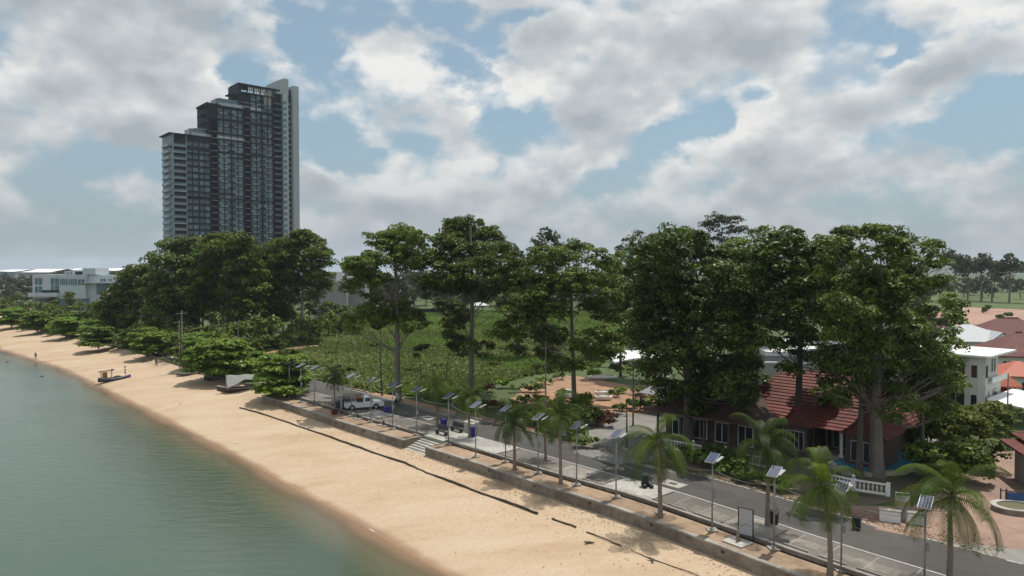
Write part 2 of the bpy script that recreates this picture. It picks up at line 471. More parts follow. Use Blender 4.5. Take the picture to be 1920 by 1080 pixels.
def beach():
    ss = np.concatenate([np.linspace(-1400, -420, 30), np.arange(-400, -200, 4), np.arange(-200, 20, 1.2), np.linspace(22, 120, 20), np.linspace(140, 1400, 12)])
    fr = [0, .12, .24, .36, .48, .6, .7, .78, .84, .89, .93, .97, 1.0, 1.06, 1.2, 1.6, 2.6, 5]
    V = []; F = []
    for s in ss:
        u, w = Ud(s) + (.15 if s >= SW0 - 1 else 0), Wd(s)
        for f in fr:
            d = u + (w - u)*f
            # profile: nearly flat by the wall, steeper foreshore
            top = -.95
            if f <= 1: z = top + (WZ - top)*(.42*f + .58*f**3)
            else: z = WZ - (f-1)*1.6
            if .0 < f < .95:
                z += .5*(.07*math.sin(s*.23 + f*9) + .05*math.sin(s*.61 - f*13 + 2) + .035*math.sin(s*1.7 + f*21))*(1-f)
            p = SD(s, d, z); V.append(tuple(p))
    n = len(fr)
    for i in range(len(ss)-1):
        for j in range(n-1):
            F.append((i*n+j, i*n+j+1, (i+1)*n+j+1, (i+1)*n+j))
    me = bpy.data.meshes.new('beach'); me.from_pydata(V, [], F); me.materials.append(M_sand)
    me.polygons.foreach_set('use_smooth', [True]*len(F))
    o = link(bpy.data.objects.new('beach', me)); tag(o, kind='structure')
beach()

def water():
    m = bpy.data.materials.new('sea_water'); m.use_nodes = True
    nt = m.node_tree; L = nt.links.new; b = nt.nodes['Principled BSDF']
    b.inputs['Roughness'].default_value = .10
    b.inputs['IOR'].default_value = 1.33
    at = nn(nt, 'ShaderNodeAttribute', attribute_name='shore')
    geo = nn(nt, 'ShaderNodeNewGeometry')
    n0 = nn(nt, 'ShaderNodeTexNoise'); n0.inputs['Scale'].default_value = .05; n0.inputs['Detail'].default_value = 5; L(geo.outputs['Position'], n0.inputs['Vector'])
    a1 = nn(nt, 'ShaderNodeMath', operation='MULTIPLY_ADD'); L(n0.outputs['Fac'], a1.inputs[0]); a1.inputs[1].default_value = 7; a1.inputs[2].default_value = -3.5
    a2 = nn(nt, 'ShaderNodeMath', operation='ADD'); L(at.outputs['Fac'], a2.inputs[0]); L(a1.outputs[0], a2.inputs[1])
    mr = nn(nt, 'ShaderNodeMapRange'); L(a2.outputs[0], mr.inputs['Value']); mr.inputs['From Min'].default_value = 0; mr.inputs['From Max'].default_value = 40
    cr = nn(nt, 'ShaderNodeValToRGB'); L(mr.outputs[0], cr.inputs[0])
    e = cr.color_ramp.elements; e[0].position = 0.0; e[0].color = (.17, .125, .075, 1); e[1].position = 1; e[1].color = (.076, .112, .088, 1)
    for p_, c_ in ((.06, (.12, .11, .062)), (.13, (.064, .088, .056)), (.35, (.066, .102, .072))):
        q = cr.color_ramp.elements.new(p_); q.color = (*c_, 1)
    L(cr.outputs[0], b.inputs['Base Color'])
    al = nn(nt, 'ShaderNodeMapRange', interpolation_type='SMOOTHSTEP'); L(at.outputs['Fac'], al.inputs['Value']); al.inputs['From Min'].default_value = 0; al.inputs['From Max'].default_value = 2.2; al.inputs['To Min'].default_value = .15
    L(al.outputs[0], b.inputs['Alpha'])
    mp = nn(nt, 'ShaderNodeMapping'); mp.inputs['Rotation'].default_value = (0, 0, math.radians(-8)); mp.inputs['Scale'].default_value = (.5, 1.5, 1)
    L(geo.outputs['Position'], mp.inputs['Vector'])
    n1 = nn(nt, 'ShaderNodeTexNoise'); n1.inputs['Scale'].default_value = .75; n1.inputs['Detail'].default_value = 6; n1.inputs['Roughness'].default_value = .6; n1.inputs['Distortion'].default_value = .4; L(mp.outputs[0], n1.inputs['Vector'])
    n2 = nn(nt, 'ShaderNodeTexNoise'); n2.inputs['Scale'].default_value = .03; n2.inputs['Detail'].default_value = 3; L(geo.outputs['Position'], n2.inputs['Vector'])
    r2 = nn(nt, 'ShaderNodeMapRange'); L(n2.outputs['Fac'], r2.inputs['Value']); r2.inputs['From Min'].default_value = .35; r2.inputs['From Max'].default_value = .65; r2.inputs['To Min'].default_value = .25; r2.inputs['To Max'].default_value = .8
    bp = nn(nt, 'ShaderNodeBump'); bp.inputs['Distance'].default_value = .11; L(r2.outputs[0], bp.inputs['Strength']); L(n1.outputs['Fac'], bp.inputs['Height'])
    L(bp.outputs[0], b.inputs['Normal'])
    ss = np.concatenate([np.linspace(-1400, -420, 30), np.arange(-400, -200, 5), np.arange(-200, 20, 2.0), np.linspace(22, 120, 20), np.linspace(140, 1400, 12)])
    ds = [-.9, 0, 1, 2, 3, 4.5, 7, 10, 15, 22, 32, 45, 80, 200, 600, 2500]
    V = []; F = []; A = []
    for s in ss:
        w = Wd(s) + .12*math.sin(s*.9) + .2*math.sin(s*.31+1)
        for d in ds:
            V.append(tuple(SD(s, w-d, WZ))); A.append(d)
    n = len(ds)
    for i in range(len(ss)-1):
        for j in range(n-1): F.append((i*n+j, (i+1)*n+j, (i+1)*n+j+1, i*n+j+1)[::-1])
    me = bpy.data.meshes.new('sea'); me.from_pydata(V, [], F); me.materials.append(m)
    me.polygons.foreach_set('use_smooth', [True]*len(F))
    a = me.attributes.new('shore', 'FLOAT', 'POINT'); a.data.foreach_set('value', A)
    tag(link(bpy.data.objects.new('sea', me)), kind='structure')
    # sand bed far out so that the sheet has a floor
    # thin line of foam where the ripples run out
    M_foam = mat('foam', (.75, .74, .70), .8)
    f = MB()
    for (s0, s1) in ((-232, -214), (-210, -187), (-176, -150), (-141, -122), (-112, -107), (-98, -95), (-84, -81), (-60.5, -58), (-52, -50)):
        for k in np.arange(s0, s1, .8):
            def e(s): return Wd(s) + .12*math.sin(s*.9) + .2*math.sin(s*.31+1) + .35
            wd = .10 + .10*abs(math.sin(k*.7)) 
            w2 = .10 + .10*abs(math.sin((k+.8)*.7))
            f.quad(SD(k, e(k), WZ+.02), SD(k+.8, e(k+.8), WZ+.02), SD(k+.8, e(k+.8)+w2, WZ+.045), SD(k, e(k)+wd, WZ+.045))
    tag(f.build('foam_line', M_foam), kind='stuff')
water()

# --- inland ground: one sheet to the horizon
M_scrub = mat('scrub_ground', (.085, .115, .035), .95, col2=(.055, .085, .024), scale=.06, detail=8, bump=.3, bscale=1.5, stain=.25)
def land():
    ss = np.concatenate([np.linspace(-1400, -420, 20), np.arange(-400, -180, 10), np.arange(-180, 20, 3.0), np.linspace(25, 120, 10), np.linspace(140, 1400, 10)])
    offs = [2.5, 8, 14, 22, 60, 150, 400, 1200, 3500, 9000]
    V = []; F = []
    for s in ss:
        for d in offs: V.append(tuple(R(s, d, -.03)))
    n = len(offs)
    for i in range(len(ss)-1):
        for j in range(n-1): F.append((i*n+j, (i+1)*n+j, (i+1)*n+j+1, i*n+j+1))
    me = bpy.data.meshes.new('ground'); me.from_pydata(V, [], F); me.materials.append(M_scrub)
    tag(link(bpy.data.objects.new('ground', me)), kind='structure')
    # sandy bank between beach and the land where there is no wall
    b = MB(); S = list(np.arange(-400, SW0, 3.0)) + [SW0]
    for a, c in zip(S[:-1], S[1:]):
        pr = [(0, -.95), (1.5, -.6), (3, -.2), (5, -.01), (6.9, -.01)]
        for (d0, z0), (d1, z1) in zip(pr[:-1], pr[1:]):
            b.quad(R(a, d0, z0), R(c, d0, z0), R(c, d1, z1), R(a, d1, z1))
    tag(b.build('sand_bank', M_sand, smooth=False), kind='structure')
land()

def strip(name, s0, s1, o0, o1, z, m, step=2.0, z2=None, kind='structure', parent=None):
    b = MB(); S = list(np.arange(s0, s1, step)) + [s1]
    z2 = z if z2 is None else z2
    for a, c in zip(S[:-1], S[1:]):
        b.quad(R(a, o0, z), R(c, o0, z), R(c, o1, z2), R(a, o1, z2))
    return tag(b.build(name, m, parent), kind=kind)
def bar(b, s0, s1, o0, o1, z0, z1, step=2.0, m=0):
    """solid kerb-like bar following the road"""
    S = list(np.arange(s0, s1, step)) + [s1]
    for a, c in zip(S[:-1], S[1:]):
        if c - a < 1e-6: continue
        b.quad(R(a, o0, z1), R(c, o0, z1), R(c, o1, z1), R(a, o1, z1), m)
        b.quad(R(a, o0, z0), R(c, o0, z0), R(c, o0, z1), R(a, o0, z1), m)
        b.quad(R(a, o1, z1), R(c, o1, z1), R(c, o1, z0), R(a, o1, z0), m)
    b.quad(R(s0, o0, z0), R(s0, o0, z1), R(s0, o1, z1), R(s0, o1, z0), m)
    b.quad(R(s1, o0, z0), R(s1, o1, z0), R(s1, o1, z1), R(s1, o0, z1), m)
    return b
M_asph = mat('asphalt', (.080, .074, .066), .9, noise=.14, scale=.9, bump=.25, bscale=14, stain=.22, detail=7)
M_park = mat('parking_concrete', (.165, .148, .128), .9, noise=.2, scale=.5, bump=.2, bscale=9, stain=.32, detail=7)
M_paver = mat('sandy_pavers', (.36, .25, .165), .92, noise=.22, scale=1.1, bump=.3, bscale=12, stain=.25)
M_line = mat('road_paint', (.50, .49, .47), .75, noise=.3, scale=5)
M_gutter = mat('gutter_concrete', (.29, .27, .24), .9, noise=.25, scale=2, stain=.3)
SE = 60.0
strip('road', -420, SE, 6.9, 12.75, 0.0, M_asph)
strip('parking_lane', SW0+1.5, SE, 3.2, 6.9, .002, M_park)
ed = MB(); bar(ed, SW0-2, SE, 6.98, 7.12, .0, .006)
tag(ed.build('near_edge_line', M_line), kind='structure')
sJ0, sJ1 = sd(G(1010, 822))[0], sd(G(1150, 870))[0]
ed = MB(); bar(ed, -300, sd(G(925, 791))[0], 12.38, 12.5, .0, .006); bar(ed, sJ1+6, sd(G(1640, 990))[0], 12.6, 12.72, .0, .006)
tag(ed.build('far_edge_line', M_line), kind='structure')
for x0, y0, x1, y1 in ((1737,1009,1760,1015),(1783,1021,1808,1028),(1833,1035,1861,1042),(1887,1050,1916,1057)):
    a, b_ = G(x0, y0, .006), G(x1, y1, .006)
    t = (b_-a).normalized()*1.0; w = Vector((-t.y, t.x, 0))*.07
    tag(MB().quad(a-w, b_-w, b_+w, a+w).build('lane_dash', M_line), kind='structure')
rp = random.Random(3); M_patch = mat('asphalt_patch', (.062, .060, .058), .9, noise=.2, scale=2); M_stain = mat('dusty_patch', (.24, .215, .18), .95, noise=.35, scale=1.5, stain=.3)
for k, (s, o0, l, w, dark) in enumerate([(-70,9.2,3.5,1.4,1),(-52,10.5,5,1.1,1),(-44,8.0,2.2,1.6,1),(-33,9.8,6,1.2,1),(-24,8.4,3,1.3,1),(-60,4.6,5,1.6,0),(-47,4.4,6,1.8,0),(-30,4.8,7,1.5,0),(-22,5.2,4,1.2,0),(-85,4.8,5,1.5,0),(-40,11.6,7,.9,0),(-76,11.8,9,.8,0),(-17,5.0,5,1.4,0)]):
    pts = []
    for j in range(26):
        a = 2*math.pi*j/26; q = 1 if dark else (.75+.35*rp.random())
        ex = .5 if dark else 1
        cx = math.copysign(abs(math.cos(a))**ex, math.cos(a)); cy = math.copysign(abs(math.sin(a))**ex, math.sin(a))
        pts.append(R(s+cx*l/2*q, o0+cy*w/2*q, .0035 if dark else .0055))
    tag(MB().poly(pts).build('road_repair' if dark else 'dust_patch', M_patch if dark else M_stain), kind='structure')
# parking bay lines
pb = MB()
M_worn = mat('worn_road_paint', (.34, .33, .31), .85, noise=.45, scale=4, stain=.3)
for s in np.arange(-53, SE, 2.55):
    pb.quad(R(s, 4.2, .007), R(s+.09, 4.2, .007), R(s+.09, 6.8, .007), R(s, 6.8, .007))
for s in np.arange(SW0+6, -66, 5.3):
    pb.quad(R(s, 4.2, .007), R(s+.09, 4.2, .007), R(s+.09, 6.8, .007), R(s, 6.8, .007))
tag(pb.build('parking_bay_lines', M_worn), kind='structure')

# --- sea wall with the strip of pavers behind it, in two lengths with stairs between
sA = sd(G(757, 825))[0]; sB = sd(G(795, 838))[0]
def sea_wall(label, s0, s1):
    t = thing('sea_wall', label, 'sea wall', R((s0+s1)/2, 0, -.95))
    M = Matrix.Translation(-t.location)
    def fin(b, name, m):
        b.v = [tuple(M @ Vector(q)) for q in b.v]; return b.build(name, m, t)
    w = MB(); bar(w, s0, s1, 0.0, .32, -1.9, -.12)
    fin(w, 'wall_face', M_conc_d)
    c = MB(); bar(c, s0-.02, s1+.02, -.05, .38, -.12, .02)
    fin(c, 'coping', M_conc)
    k = MB(); bar(k, s0, s1, 2.72, 2.98, -.5, .24)
    fin(k, 'kerb_wall', M_conc_d)
    k = MB(); bar(k, s0+.02, s1-.02, 2.68, 3.02, .24, .30)
    fin(k, 'kerb_capping', M_gutter)
    # end walls
    e = MB()
    for s in (s0, s1-.3):
        e.prism([R(s, .33, 0), R(s+.3, .33, 0), R(s+.3, 2.7, 0), R(s, 2.7, 0)], -1.9, .018)
    fin(e, 'end_wall', M_conc_d)
    # drain openings in the face
    for s in np.arange(s0+4, s1, 6.4):
        d = MB(); a = R(s, -.012, -.45); b_ = R(s+.28, -.012, -.45)
        d.quad(a, b_, b_+Vector((0, 0, .2)), a+Vector((0, 0, .2)))
        fin(d, 'drain_hole', M_black)
    return t
wl = sea_wall('concrete sea wall left of the beach stairs, with row of solar lamps behind', SW0, sA)
wr = sea_wall('concrete sea wall right of the beach stairs, running to the bottom of the frame', sB, SE)
strip('paver_strip', SW0+.3, sA-.3, .3, 2.75, -.03, M_paver)
strip('paver_strip', sB+.3, SE, .3, 2.75, -.03, M_paver)
strip('promenade_gutter', SW0, SE, 2.9, 3.25, .012, M_gutter)
MARKS = [(523,'the first solar lamp'),(564,'the third solar lamp'),(627,'the windswept palm'),(660,'the pickup tailgate lamp'),(695,'the pickup bonnet lamp'),(736,'the lamp by the blue sacks'),(781,'the lamp at the stair corner'),(892,'the lamp before the blue bin'),(948,'the lamp left of the first paver-strip palm'),(965,'the first paver-strip palm'),(1009,'the lamp left of the full bright palm'),(1051,'the full bright palm'),(1081,'the lamp right of the full bright palm'),
 (1155,'the lamp at the side road mouth'),(1209,'the green drum bin'),(1239,'the tall palm with yellow leaf'),(1286,'the first road manhole'),(1335,'the lamp before the hedge'),(1397,'the white board'),(1451,'the lamp by the black bin'),(1505,'the junction corner lines'),(1557,'the leaning palm'),(1600,'the lamp right of the leaning palm'),(1733,'the nearest solar lamp'),(1777,'the nearest palm')]
def wplace(p):
    x = to_px(p)[0]; q, w = min(MARKS, key=lambda k: abs(k[0]-x)); d = x-q
    return ('just left of ' if d < -7 else 'just right of ' if d > 7 else 'level with ')+w
# concrete wheel stops: long bars beside the kerb
ws = MB()
wme = MB().box((0, 0, .07), (2.0, .16, .14), taper=.9).mesh('wheel_stop', M_conc)
gapsS = [(sA-.5, sB+6)]
i = 0
for s in np.arange(SW0+4, 20, 2.55):
    if any(a < s < b for a, b in gapsS): continue
    p = R(s+1.2, 3.75, 0.0)
    if not (0 < p.y and to_px(p)[1] < 1090): continue
    o = bpy.data.objects.new('wheel_stop', wme); link(o); o.location = p; o.rotation_euler = (0, 0, road_ang(s+1.2))
    tag(o, 'concrete wheel stop '+wplace(p), 'wheel stop', 'concrete wheel stops along the parking lane')
# second low kerb line running beside
kb = MB(); bar(kb, sB+1, SE, 3.28, 3.42, 0.0, .10); bar(kb, SW0+2, sA-1, 3.28, 3.42, 0.0, .10)
tag(kb.build('inner_kerb', M_gutter), kind='structure')
# landing of pale concrete at stairs
def pad(name, pts, z, m, kind='structure'):
    b = MB(); P_ = [G(*q, z) for q in pts]
    # thickness so it reads as a slab
    b.prism([(p.x, p.y) for p in reversed(P_)], z-.10, z)
    return tag(b.build(name, m), kind=kind)
def ringpad(name, sa, sb, oa, ob, z, m):
    b = MB(); bar(b, sa, sb, oa, ob, z-.12, z); return tag(b.build(name, m), kind='structure')
ringpad('stair_landing', sA-.2, sB+7.5, 3.45, 6.85, .09, M_conc_l)
ringpad('stair_head', sA+.02, sB-.02, 2.75, 3.46, .085, M_conc_l)
ringpad('kerb_island', sd(G(920, 850))[0]+9, sd(G(920, 850))[0]+12.5, 3.45, 6.2, .12, M_conc)
ringpad('kerb_island', sd(G(1220, 925))[0]-4, sd(G(1220, 925))[0]+1.2, 3.45, 6.7, .12, M_conc_l)
ringpad('kerb_island', sd(G(1440, 998))[0]-3, sd(G(1440, 998))[0]+.8, 3.45, 6.5, .12, M_conc)
ringpad('kerb_island', sd(G(700, 780))[0]-2, sd(G(700, 780))[0]+2, 3.45, 6.7, .12, M_conc_l)
# stairs
st = thing('beach_stairs', 'concrete stairs descending from promenade to sand between the two sea walls', 'stairs', R((sA+sB)/2, 0, -.95))
N = 8
for k in range(N):
    z1 = .09 - k*.145; o1 = 3.45 - k*.42
    b = MB(); sh = -k*.0
    pts = [R(sA+.02, o1-.42, 0), R(sB-.02, o1-.42, 0), R(sB-.02, o1, 0), R(sA+.02, o1, 0)]
    b.prism([(p.x-st.location.x, p.y-st.location.y) for p in pts], -2.0-st.location.z+.0, z1-st.location.z)
    b.build('stair_step', M_conc_l, st)
# manhole frames in the road
for x, y in ((689, 770), (806, 790), (1262, 907)):
    p = G(x-0 if x != 689 else 803, y if x != 689 else 783, 0); 
    if x == 806: p = G(884, 791)
    t = thing('manhole', {689: 'concrete framed manhole in the road left of the far bench', 806: 'concrete framed manhole near the far kerb behind palm', 1262: 'concrete framed manhole in the road right of the green bin'}[x], 'manhole', (p.x, p.y, 0), road_ang(sd(p)[0]))
    MB().box((0, 0, .005), (2.2, 1.5, .012)).build('frame', M_conc_l, t)
    MB().box((0, 0, .014), (.8, .55, .012)).build('cover', M_barkd, t)

# --- beyond the road
verge = MB()
strip('far_verge', -420, sJ0-3, 12.75, 14.6, -.002, M_soil)
kb = MB(); bar(kb, sd(G(875, 782))[0]-6, sJ0, 12.8, 13.05, 0, .16); bar(kb, -300, sd(G(700, 735))[0], 12.8, 13.0, 0, .12)
tag(kb.build('far_kerb', M_gutter), kind='structure')
def sheet(name, pts, z, m):
    b = MB(); b.poly([G(x, y, z) for x, y in pts]); o = b.build(name, m)
    return tag(o, kind='structure')
M_pink = mat('pink_pavers', (.31, .205, .155), .9, noise=.2, scale=.5, stain=.25, detail=6, bump=.2, bscale=10)
M_lot = mat('side_road_concrete', (.235, .225, .205), .9, noise=.2, scale=.6, stain=.3, detail=6)
# ------------------------------------------------------------------ vegetation
LM_dark = leaf_mat('leaf_dark', (.032, .052, .011), (.112, .172, .026), trans=.2, gloss=.28, rough=.45)
LM_mid = leaf_mat('leaf_mid', (.038, .062, .013), (.145, .210, .032), trans=.24, gloss=.22, rough=.5)
LM_grove = leaf_mat('leaf_grove', (.044, .062, .013), (.150, .190, .030), trans=.2, gloss=.15, rough=.6)
LM_bright = leaf_mat('leaf_bright', (.090, .150, .018), (.20, .30, .040), trans=.3, gloss=.25, rough=.45)
LM_olive = leaf_mat('leaf_olive', (.055, .070, .012), (.17, .20, .035), trans=.28, gloss=.2, rough=.5)
LM_olive2 = leaf_mat('leaf_olive_green', (.040, .056, .013), (.15, .185, .034), trans=.25, gloss=.2, rough=.5)
LM_hedge = leaf_mat('hedge_leaf', (.038, .066, .012), (.13, .20, .030), trans=.22, gloss=.2, rough=.5)
LM_far = leaf_mat('leaf_far', (.035, .046, .026), (.085, .10, .048), trans=.2, gloss=.1, rough=.7)
LM_grey = leaf_mat('leaf_sparse', (.050, .055, .035), (.13, .14, .085), trans=.2, gloss=.1, rough=.7)
LM_red = leaf_mat('leaf_reddish', (.06, .03, .018), (.15, .07, .04), trans=.2, gloss=.2, rough=.6)
LM_palm = leaf_mat('palm_leaf', (.026, .048, .010), (.095, .140, .022), trans=.3, gloss=.18, rough=.5)
LM_palmd = leaf_mat('palm_leaf_dark', (.020, .036, .010), (.065, .098, .020), trans=.25, gloss=.18, rough=.5)
LM_field = leaf_mat('field_plants', (.050, .086, .018), (.125, .19, .040), trans=.3, gloss=.15, rough=.6)
LM_reed = leaf_mat('field_reeds', (.06, .085, .025), (.19, .215, .09), trans=.25, gloss=.15, rough=.6, odd=(.50, .46, .36))

def rnd_unit(n, rng):
    v = rng.normal(size=(n, 3)); return v/np.linalg.norm(v, axis=1)[:, None]
def leaves(C, Nn, size, rng, elong=1.6):
    """quads at centres C with normals Nn"""
    n = len(C)
    r = rnd_unit(n, rng)
    a = np.cross(Nn, r); a /= (np.linalg.norm(a, axis=1)[:, None]+1e-9)
    b = np.cross(Nn, a)
    s = (size*(.65+.7*rng.random(n)))[:, None]
    a = a*s*elong*.5; b = b*s*.5
    # rhombus leaf shape: reads as leaf sprays rather than squares
    return np.stack([C-a, C-b*.9+a*.1, C+a, C+b*.9+a*.1], axis=1)
def clump_cloud(centers, radii, n_each, size, rng, flat=.65, up=.55, fill=.55, elong=1.6):
    """leaf sprays on the domed shell of many small clumps"""
    k = len(centers)
    idx = np.repeat(np.arange(k), n_each)
    d = rnd_unit(len(idx), rng)
    d[:, 2] = np.where((d[:, 2] < -.15) & (rng.random(len(idx)) < .75), -d[:, 2], d[:, 2])
    rr = fill + (1.05-fill)*rng.random(len(idx))
    R_ = radii[idx][:, None]
    C = centers[idx] + d*rr[:, None]*R_*np.array([1, 1, flat])
    Nn = d*.7 + np.array([0, 0, up]) + rng.normal(size=d.shape)*.45
    Nn /= np.linalg.norm(Nn, axis=1)[:, None]
    V = leaves(C, Nn, size, rng, elong)
    tint = rng.random(k)[idx]*.6 + rng.random(len(idx))*.4
    return V, tint
def blob_clumps(bc, br, dens, cr, rng, flat=.8, inner=.25):
    """clump centres over the outside of each ellipsoid blob (plus some within)"""
    out = []; 
    for c, r in zip(bc, br):
        n = max(3, int(dens*(r/cr)**2))
        d = rnd_unit(n, rng)
        low = d[:, 2] < -.35
        d[low, 2] *= -1
        f = np.where(rng.random(n) < inner, rng.random(n)*.7+.1, .78+.28*rng.random(n))
        out.append(np.array(c) + d*f[:, None]*r*np.array([1, 1, flat]))
    return np.concatenate(out)
def limb(mb, a, b, r0, r1, rng, bend=.12, n=5, sides=6):
    a = np.array(a, float); b = np.array(b, float); L_ = np.linalg.norm(b-a)
    pts = []; off = rng.normal(size=3)*bend*L_
    for i in range(n+1):
        t = i/n; p = a+(b-a)*t + off*math.sin(math.pi*t)*.5 + np.array([0, 0, -.08*L_*math.sin(math.pi*t)])
        pts.append(p)
    mb.tube([Vector(p) for p in pts], [r0+(r1-r0)*i/n for i in range(n+1)], sides, cap=False)

def hero_tree(name, label, base, blobs, tr=.42, cr=.85, size=.23, dens=2.6, each=84, lm=None, bark=None, seed=1, group=None, top=None, fork=None, depth=.55, cat='tree', flat=.8, twig=0, zb=-.05):
    if group == 'tall trees along the road': depth = .95
    """tall tree: base is the photograph pixel of the trunk's foot, blobs are leaf masses as (px, py, r_px)"""
    rng = np.random.default_rng(seed)
    B = G(*base, 0) if not isinstance(base, Vector) else base
    Y0 = B.y
    ppm = FPX/Y0
    bc = []; br = []
    xs = [b[0] for b in blobs]; hw = (max(xs)-min(xs))/2/ppm + .1
    for (px, py, r) in blobs:
        dy = (rng.random()*2-1)*depth*hw
        p = P(px, py, Y0+dy); bc.append((p.x, p.y, p.z)); br.append(r/ppm)
    # the far side of the crown
    for (px, py, r) in blobs[::3]:
        p = P(px, py, Y0+hw*.7*rng.random()); bc.append((p.x+rng.normal()*.8, p.y, p.z)); br.append(r/ppm*.8)
    bc = np.array(bc); br = np.array(br)*(1.3 if len(blobs) > 9 else 1.0)
    t = thing(name, label, cat, (B.x, B.y, zb), 0, group)
    off = np.array([B.x, B.y, zb])
    C = blob_clumps(bc, br, dens, cr, rng, flat)
    rad = cr*(.6+.75*rng.random(len(C)))
    V, tint = clump_cloud(C, rad, each, size, rng, fill=.72, flat=.6)
    V = V - off
    o = bpy.data.objects.new('crown', quads_mesh('crown', V, lm or LM_dark, tint)); link(o, t)
    mb = MB()
    zt = top if top is not None else float(np.percentile(bc[:, 2], 70))
    zf = fork if fork is not None else float(bc[:, 2].min())+.5
    pts = []; rr = []; nseg = 9
    ctr = bc[:, :2].mean(0)
    for i in range(nseg+1):
        f = i/nseg; z = zt*f
        w = max(0, (z-zf)/(zt-zf+1e-6))
        pts.append((( ctr[0]-B.x)*.35*w*w + .12*math.sin(f*5+seed), (ctr[1]-B.y)*.3*w*w, z)); rr.append(tr*(1.25 if i == 0 else 1)*(1-.62*f))
    mb.tube([Vector(p) for p in pts], rr, 10, cap=False)
    def trunk_at(z):
        f = min(.97, max(0, z/zt)); k = f*nseg; i = int(k); u = k-i
        return np.array(pts[i])*(1-u)+np.array(pts[i+1])*u, tr*(1-.62*f)
    for c, r in zip(bc, br):
        cl = c-off
        z0 = max(zf*.98, cl[2]-r*1.1-np.linalg.norm(cl[:2])*.45); z0 = min(z0, zt*.96)
        a, ra = trunk_at(z0)
        limb(mb, a, cl, ra*.20, .03, rng, n=5)
        for q in range(3):
            e = cl + rnd_unit(1, rng)[0]*r*.8*np.array([1, 1, .6])
            limb(mb, a+(cl-a)*(.55+.3*rng.random()), e, ra*.08, .015, rng, n=3, sides=4)
    for q in range(twig):
        a, ra = trunk_at(zf+rng.random()*(zt-zf)*.8)
        e = a + np.array([rng.normal()*1.6, rng.normal()*1.6, 1+2.2*rng.random()])
        limb(mb, a, e, .06, .015, rng, n=3, sides=4)
    mb.build('trunk', bark or M_bark, t, smooth=True)
    return t

def tree_mesh(seed, h, w, blobn=9, cr=1.1, size=.7, dens=2.0, each=16, lm=None, bark=None, trunkf=.35, flat=.8, tiers=0, tr=None):
    """generic tree at the origin: (crown mesh, trunk mesh)"""
    rng = np.random.default_rng(seed)
    bc = []; br = []
    if tiers:
        for k in range(tiers):
            z = h*(trunkf + (1-trunkf)*(k+.5)/tiers)
            n = 7 if k < tiers-1 else 3
            reach = w/2*(1 - .55*(k/max(1, tiers-1))**1.3)
            for j in range(n):
                a = 2*math.pi*(j+rng.random()*.7)/n; q = reach*(.35+.5*rng.random())
                bc.append((q*math.cos(a), q*math.sin(a), z+rng.normal()*.15)); br.append(w*.17*(.8+.5*rng.random()))
    else:
        for k in range(blobn):
            a = rng.random()*6.283; zf = rng.random()**.8
            z = h*(trunkf+(.93-trunkf)*zf); wd = w/2*math.sqrt(max(.12, 1-(abs(zf-.42)/.62)**2))
            q = wd*.72*math.sqrt(rng.random())
            bc.append((q*math.cos(a), q*math.sin(a), z)); br.append(w*(.17+.1*rng.random()))
    bc = np.array(bc); br = np.array(br)
    C = blob_clumps(bc, br, dens, cr, rng, flat)
    rad = cr*(.6+.8*rng.random(len(C)))
    V, tint = clump_cloud(C, rad, each, size, rng, flat=.35 if tiers else .65, up=1.8 if tiers else .55)
    cm = quads_mesh('crown', V, lm or LM_mid, tint)
    mb = MB(); tr = tr or max(.12, h*.018)
    zt = h*.8
    mb.tube([Vector((.1*math.sin(i+seed), .1*math.cos(i*1.3+seed), zt*i/5)) for i in range(6)], [tr*(1.2-.9*i/5) for i in range(6)], 7, cap=False)
    for c, r in zip(bc, br):
        z0 = min(zt*.9, max(h*trunkf*.8, c[2]-r-np.linalg.norm(c[:2])*.4))
        limb(mb, (0, 0, z0), c, tr*.4, .04, rng, n=3, sides=5)
    tm = mb.mesh('trunk', bark or M_barkd, True)
    return cm, tm
def put_tree(name, label, meshes, loc, s=1.0, rz=None, group=None, cat='tree', sz=None):
    t = thing(name, label, cat, loc, random.random()*6.28 if rz is None else rz, group)
    t.scale = (s, s, sz or s)
    for nme, me in zip(('crown', 'trunk'), meshes):
        if me is None: continue
        link(bpy.data.objects.new(nme, me), t)
    return t

# --- the six tall trees standing along the road
hero_tree('tall_tree', 'tall tree with bare grey trunk and two-storey crown, behind the white pickup', (747, 752),
    [(690,500,26),(672,540,22),(712,462,28),(748,446,26),(778,458,24),(800,480,14),(735,485,30),(700,530,22),(765,500,26),(665,510,20),(790,500,18),
     (700,588,22),(728,600,22),(760,598,22),(782,606,16),(672,600,18),(655,618,13),(690,560,14),(745,575,14),(652,600,10),(770,622,14)],
    tr=.43, seed=3, fork=7.0, twig=26, lm=LM_mid, top=23.0, dens=3.3, group='tall trees along the road')
hero_tree('tall_tree', 'tallest broad-domed tree with low leafy sprigs on its trunk', (884, 748),
    [(870,440,34),(905,455,32),(842,470,30),(935,485,28),(955,512,26),(815,500,26),(875,490,36),(905,515,32),(845,525,30),(935,545,26),(822,545,26),(800,535,16),(870,545,26),
     (905,560,22),(842,585,22),(868,600,16),(845,615,14),(862,640,14),(852,655,12),(890,655,13),(909,650,11),(838,632,10),(872,665,12),(965,540,18),(980,500,16)],
    tr=.42, seed=5, fork=9.0, twig=14, lm=LM_mid, top=25.5, dens=3.3, group='tall trees along the road')
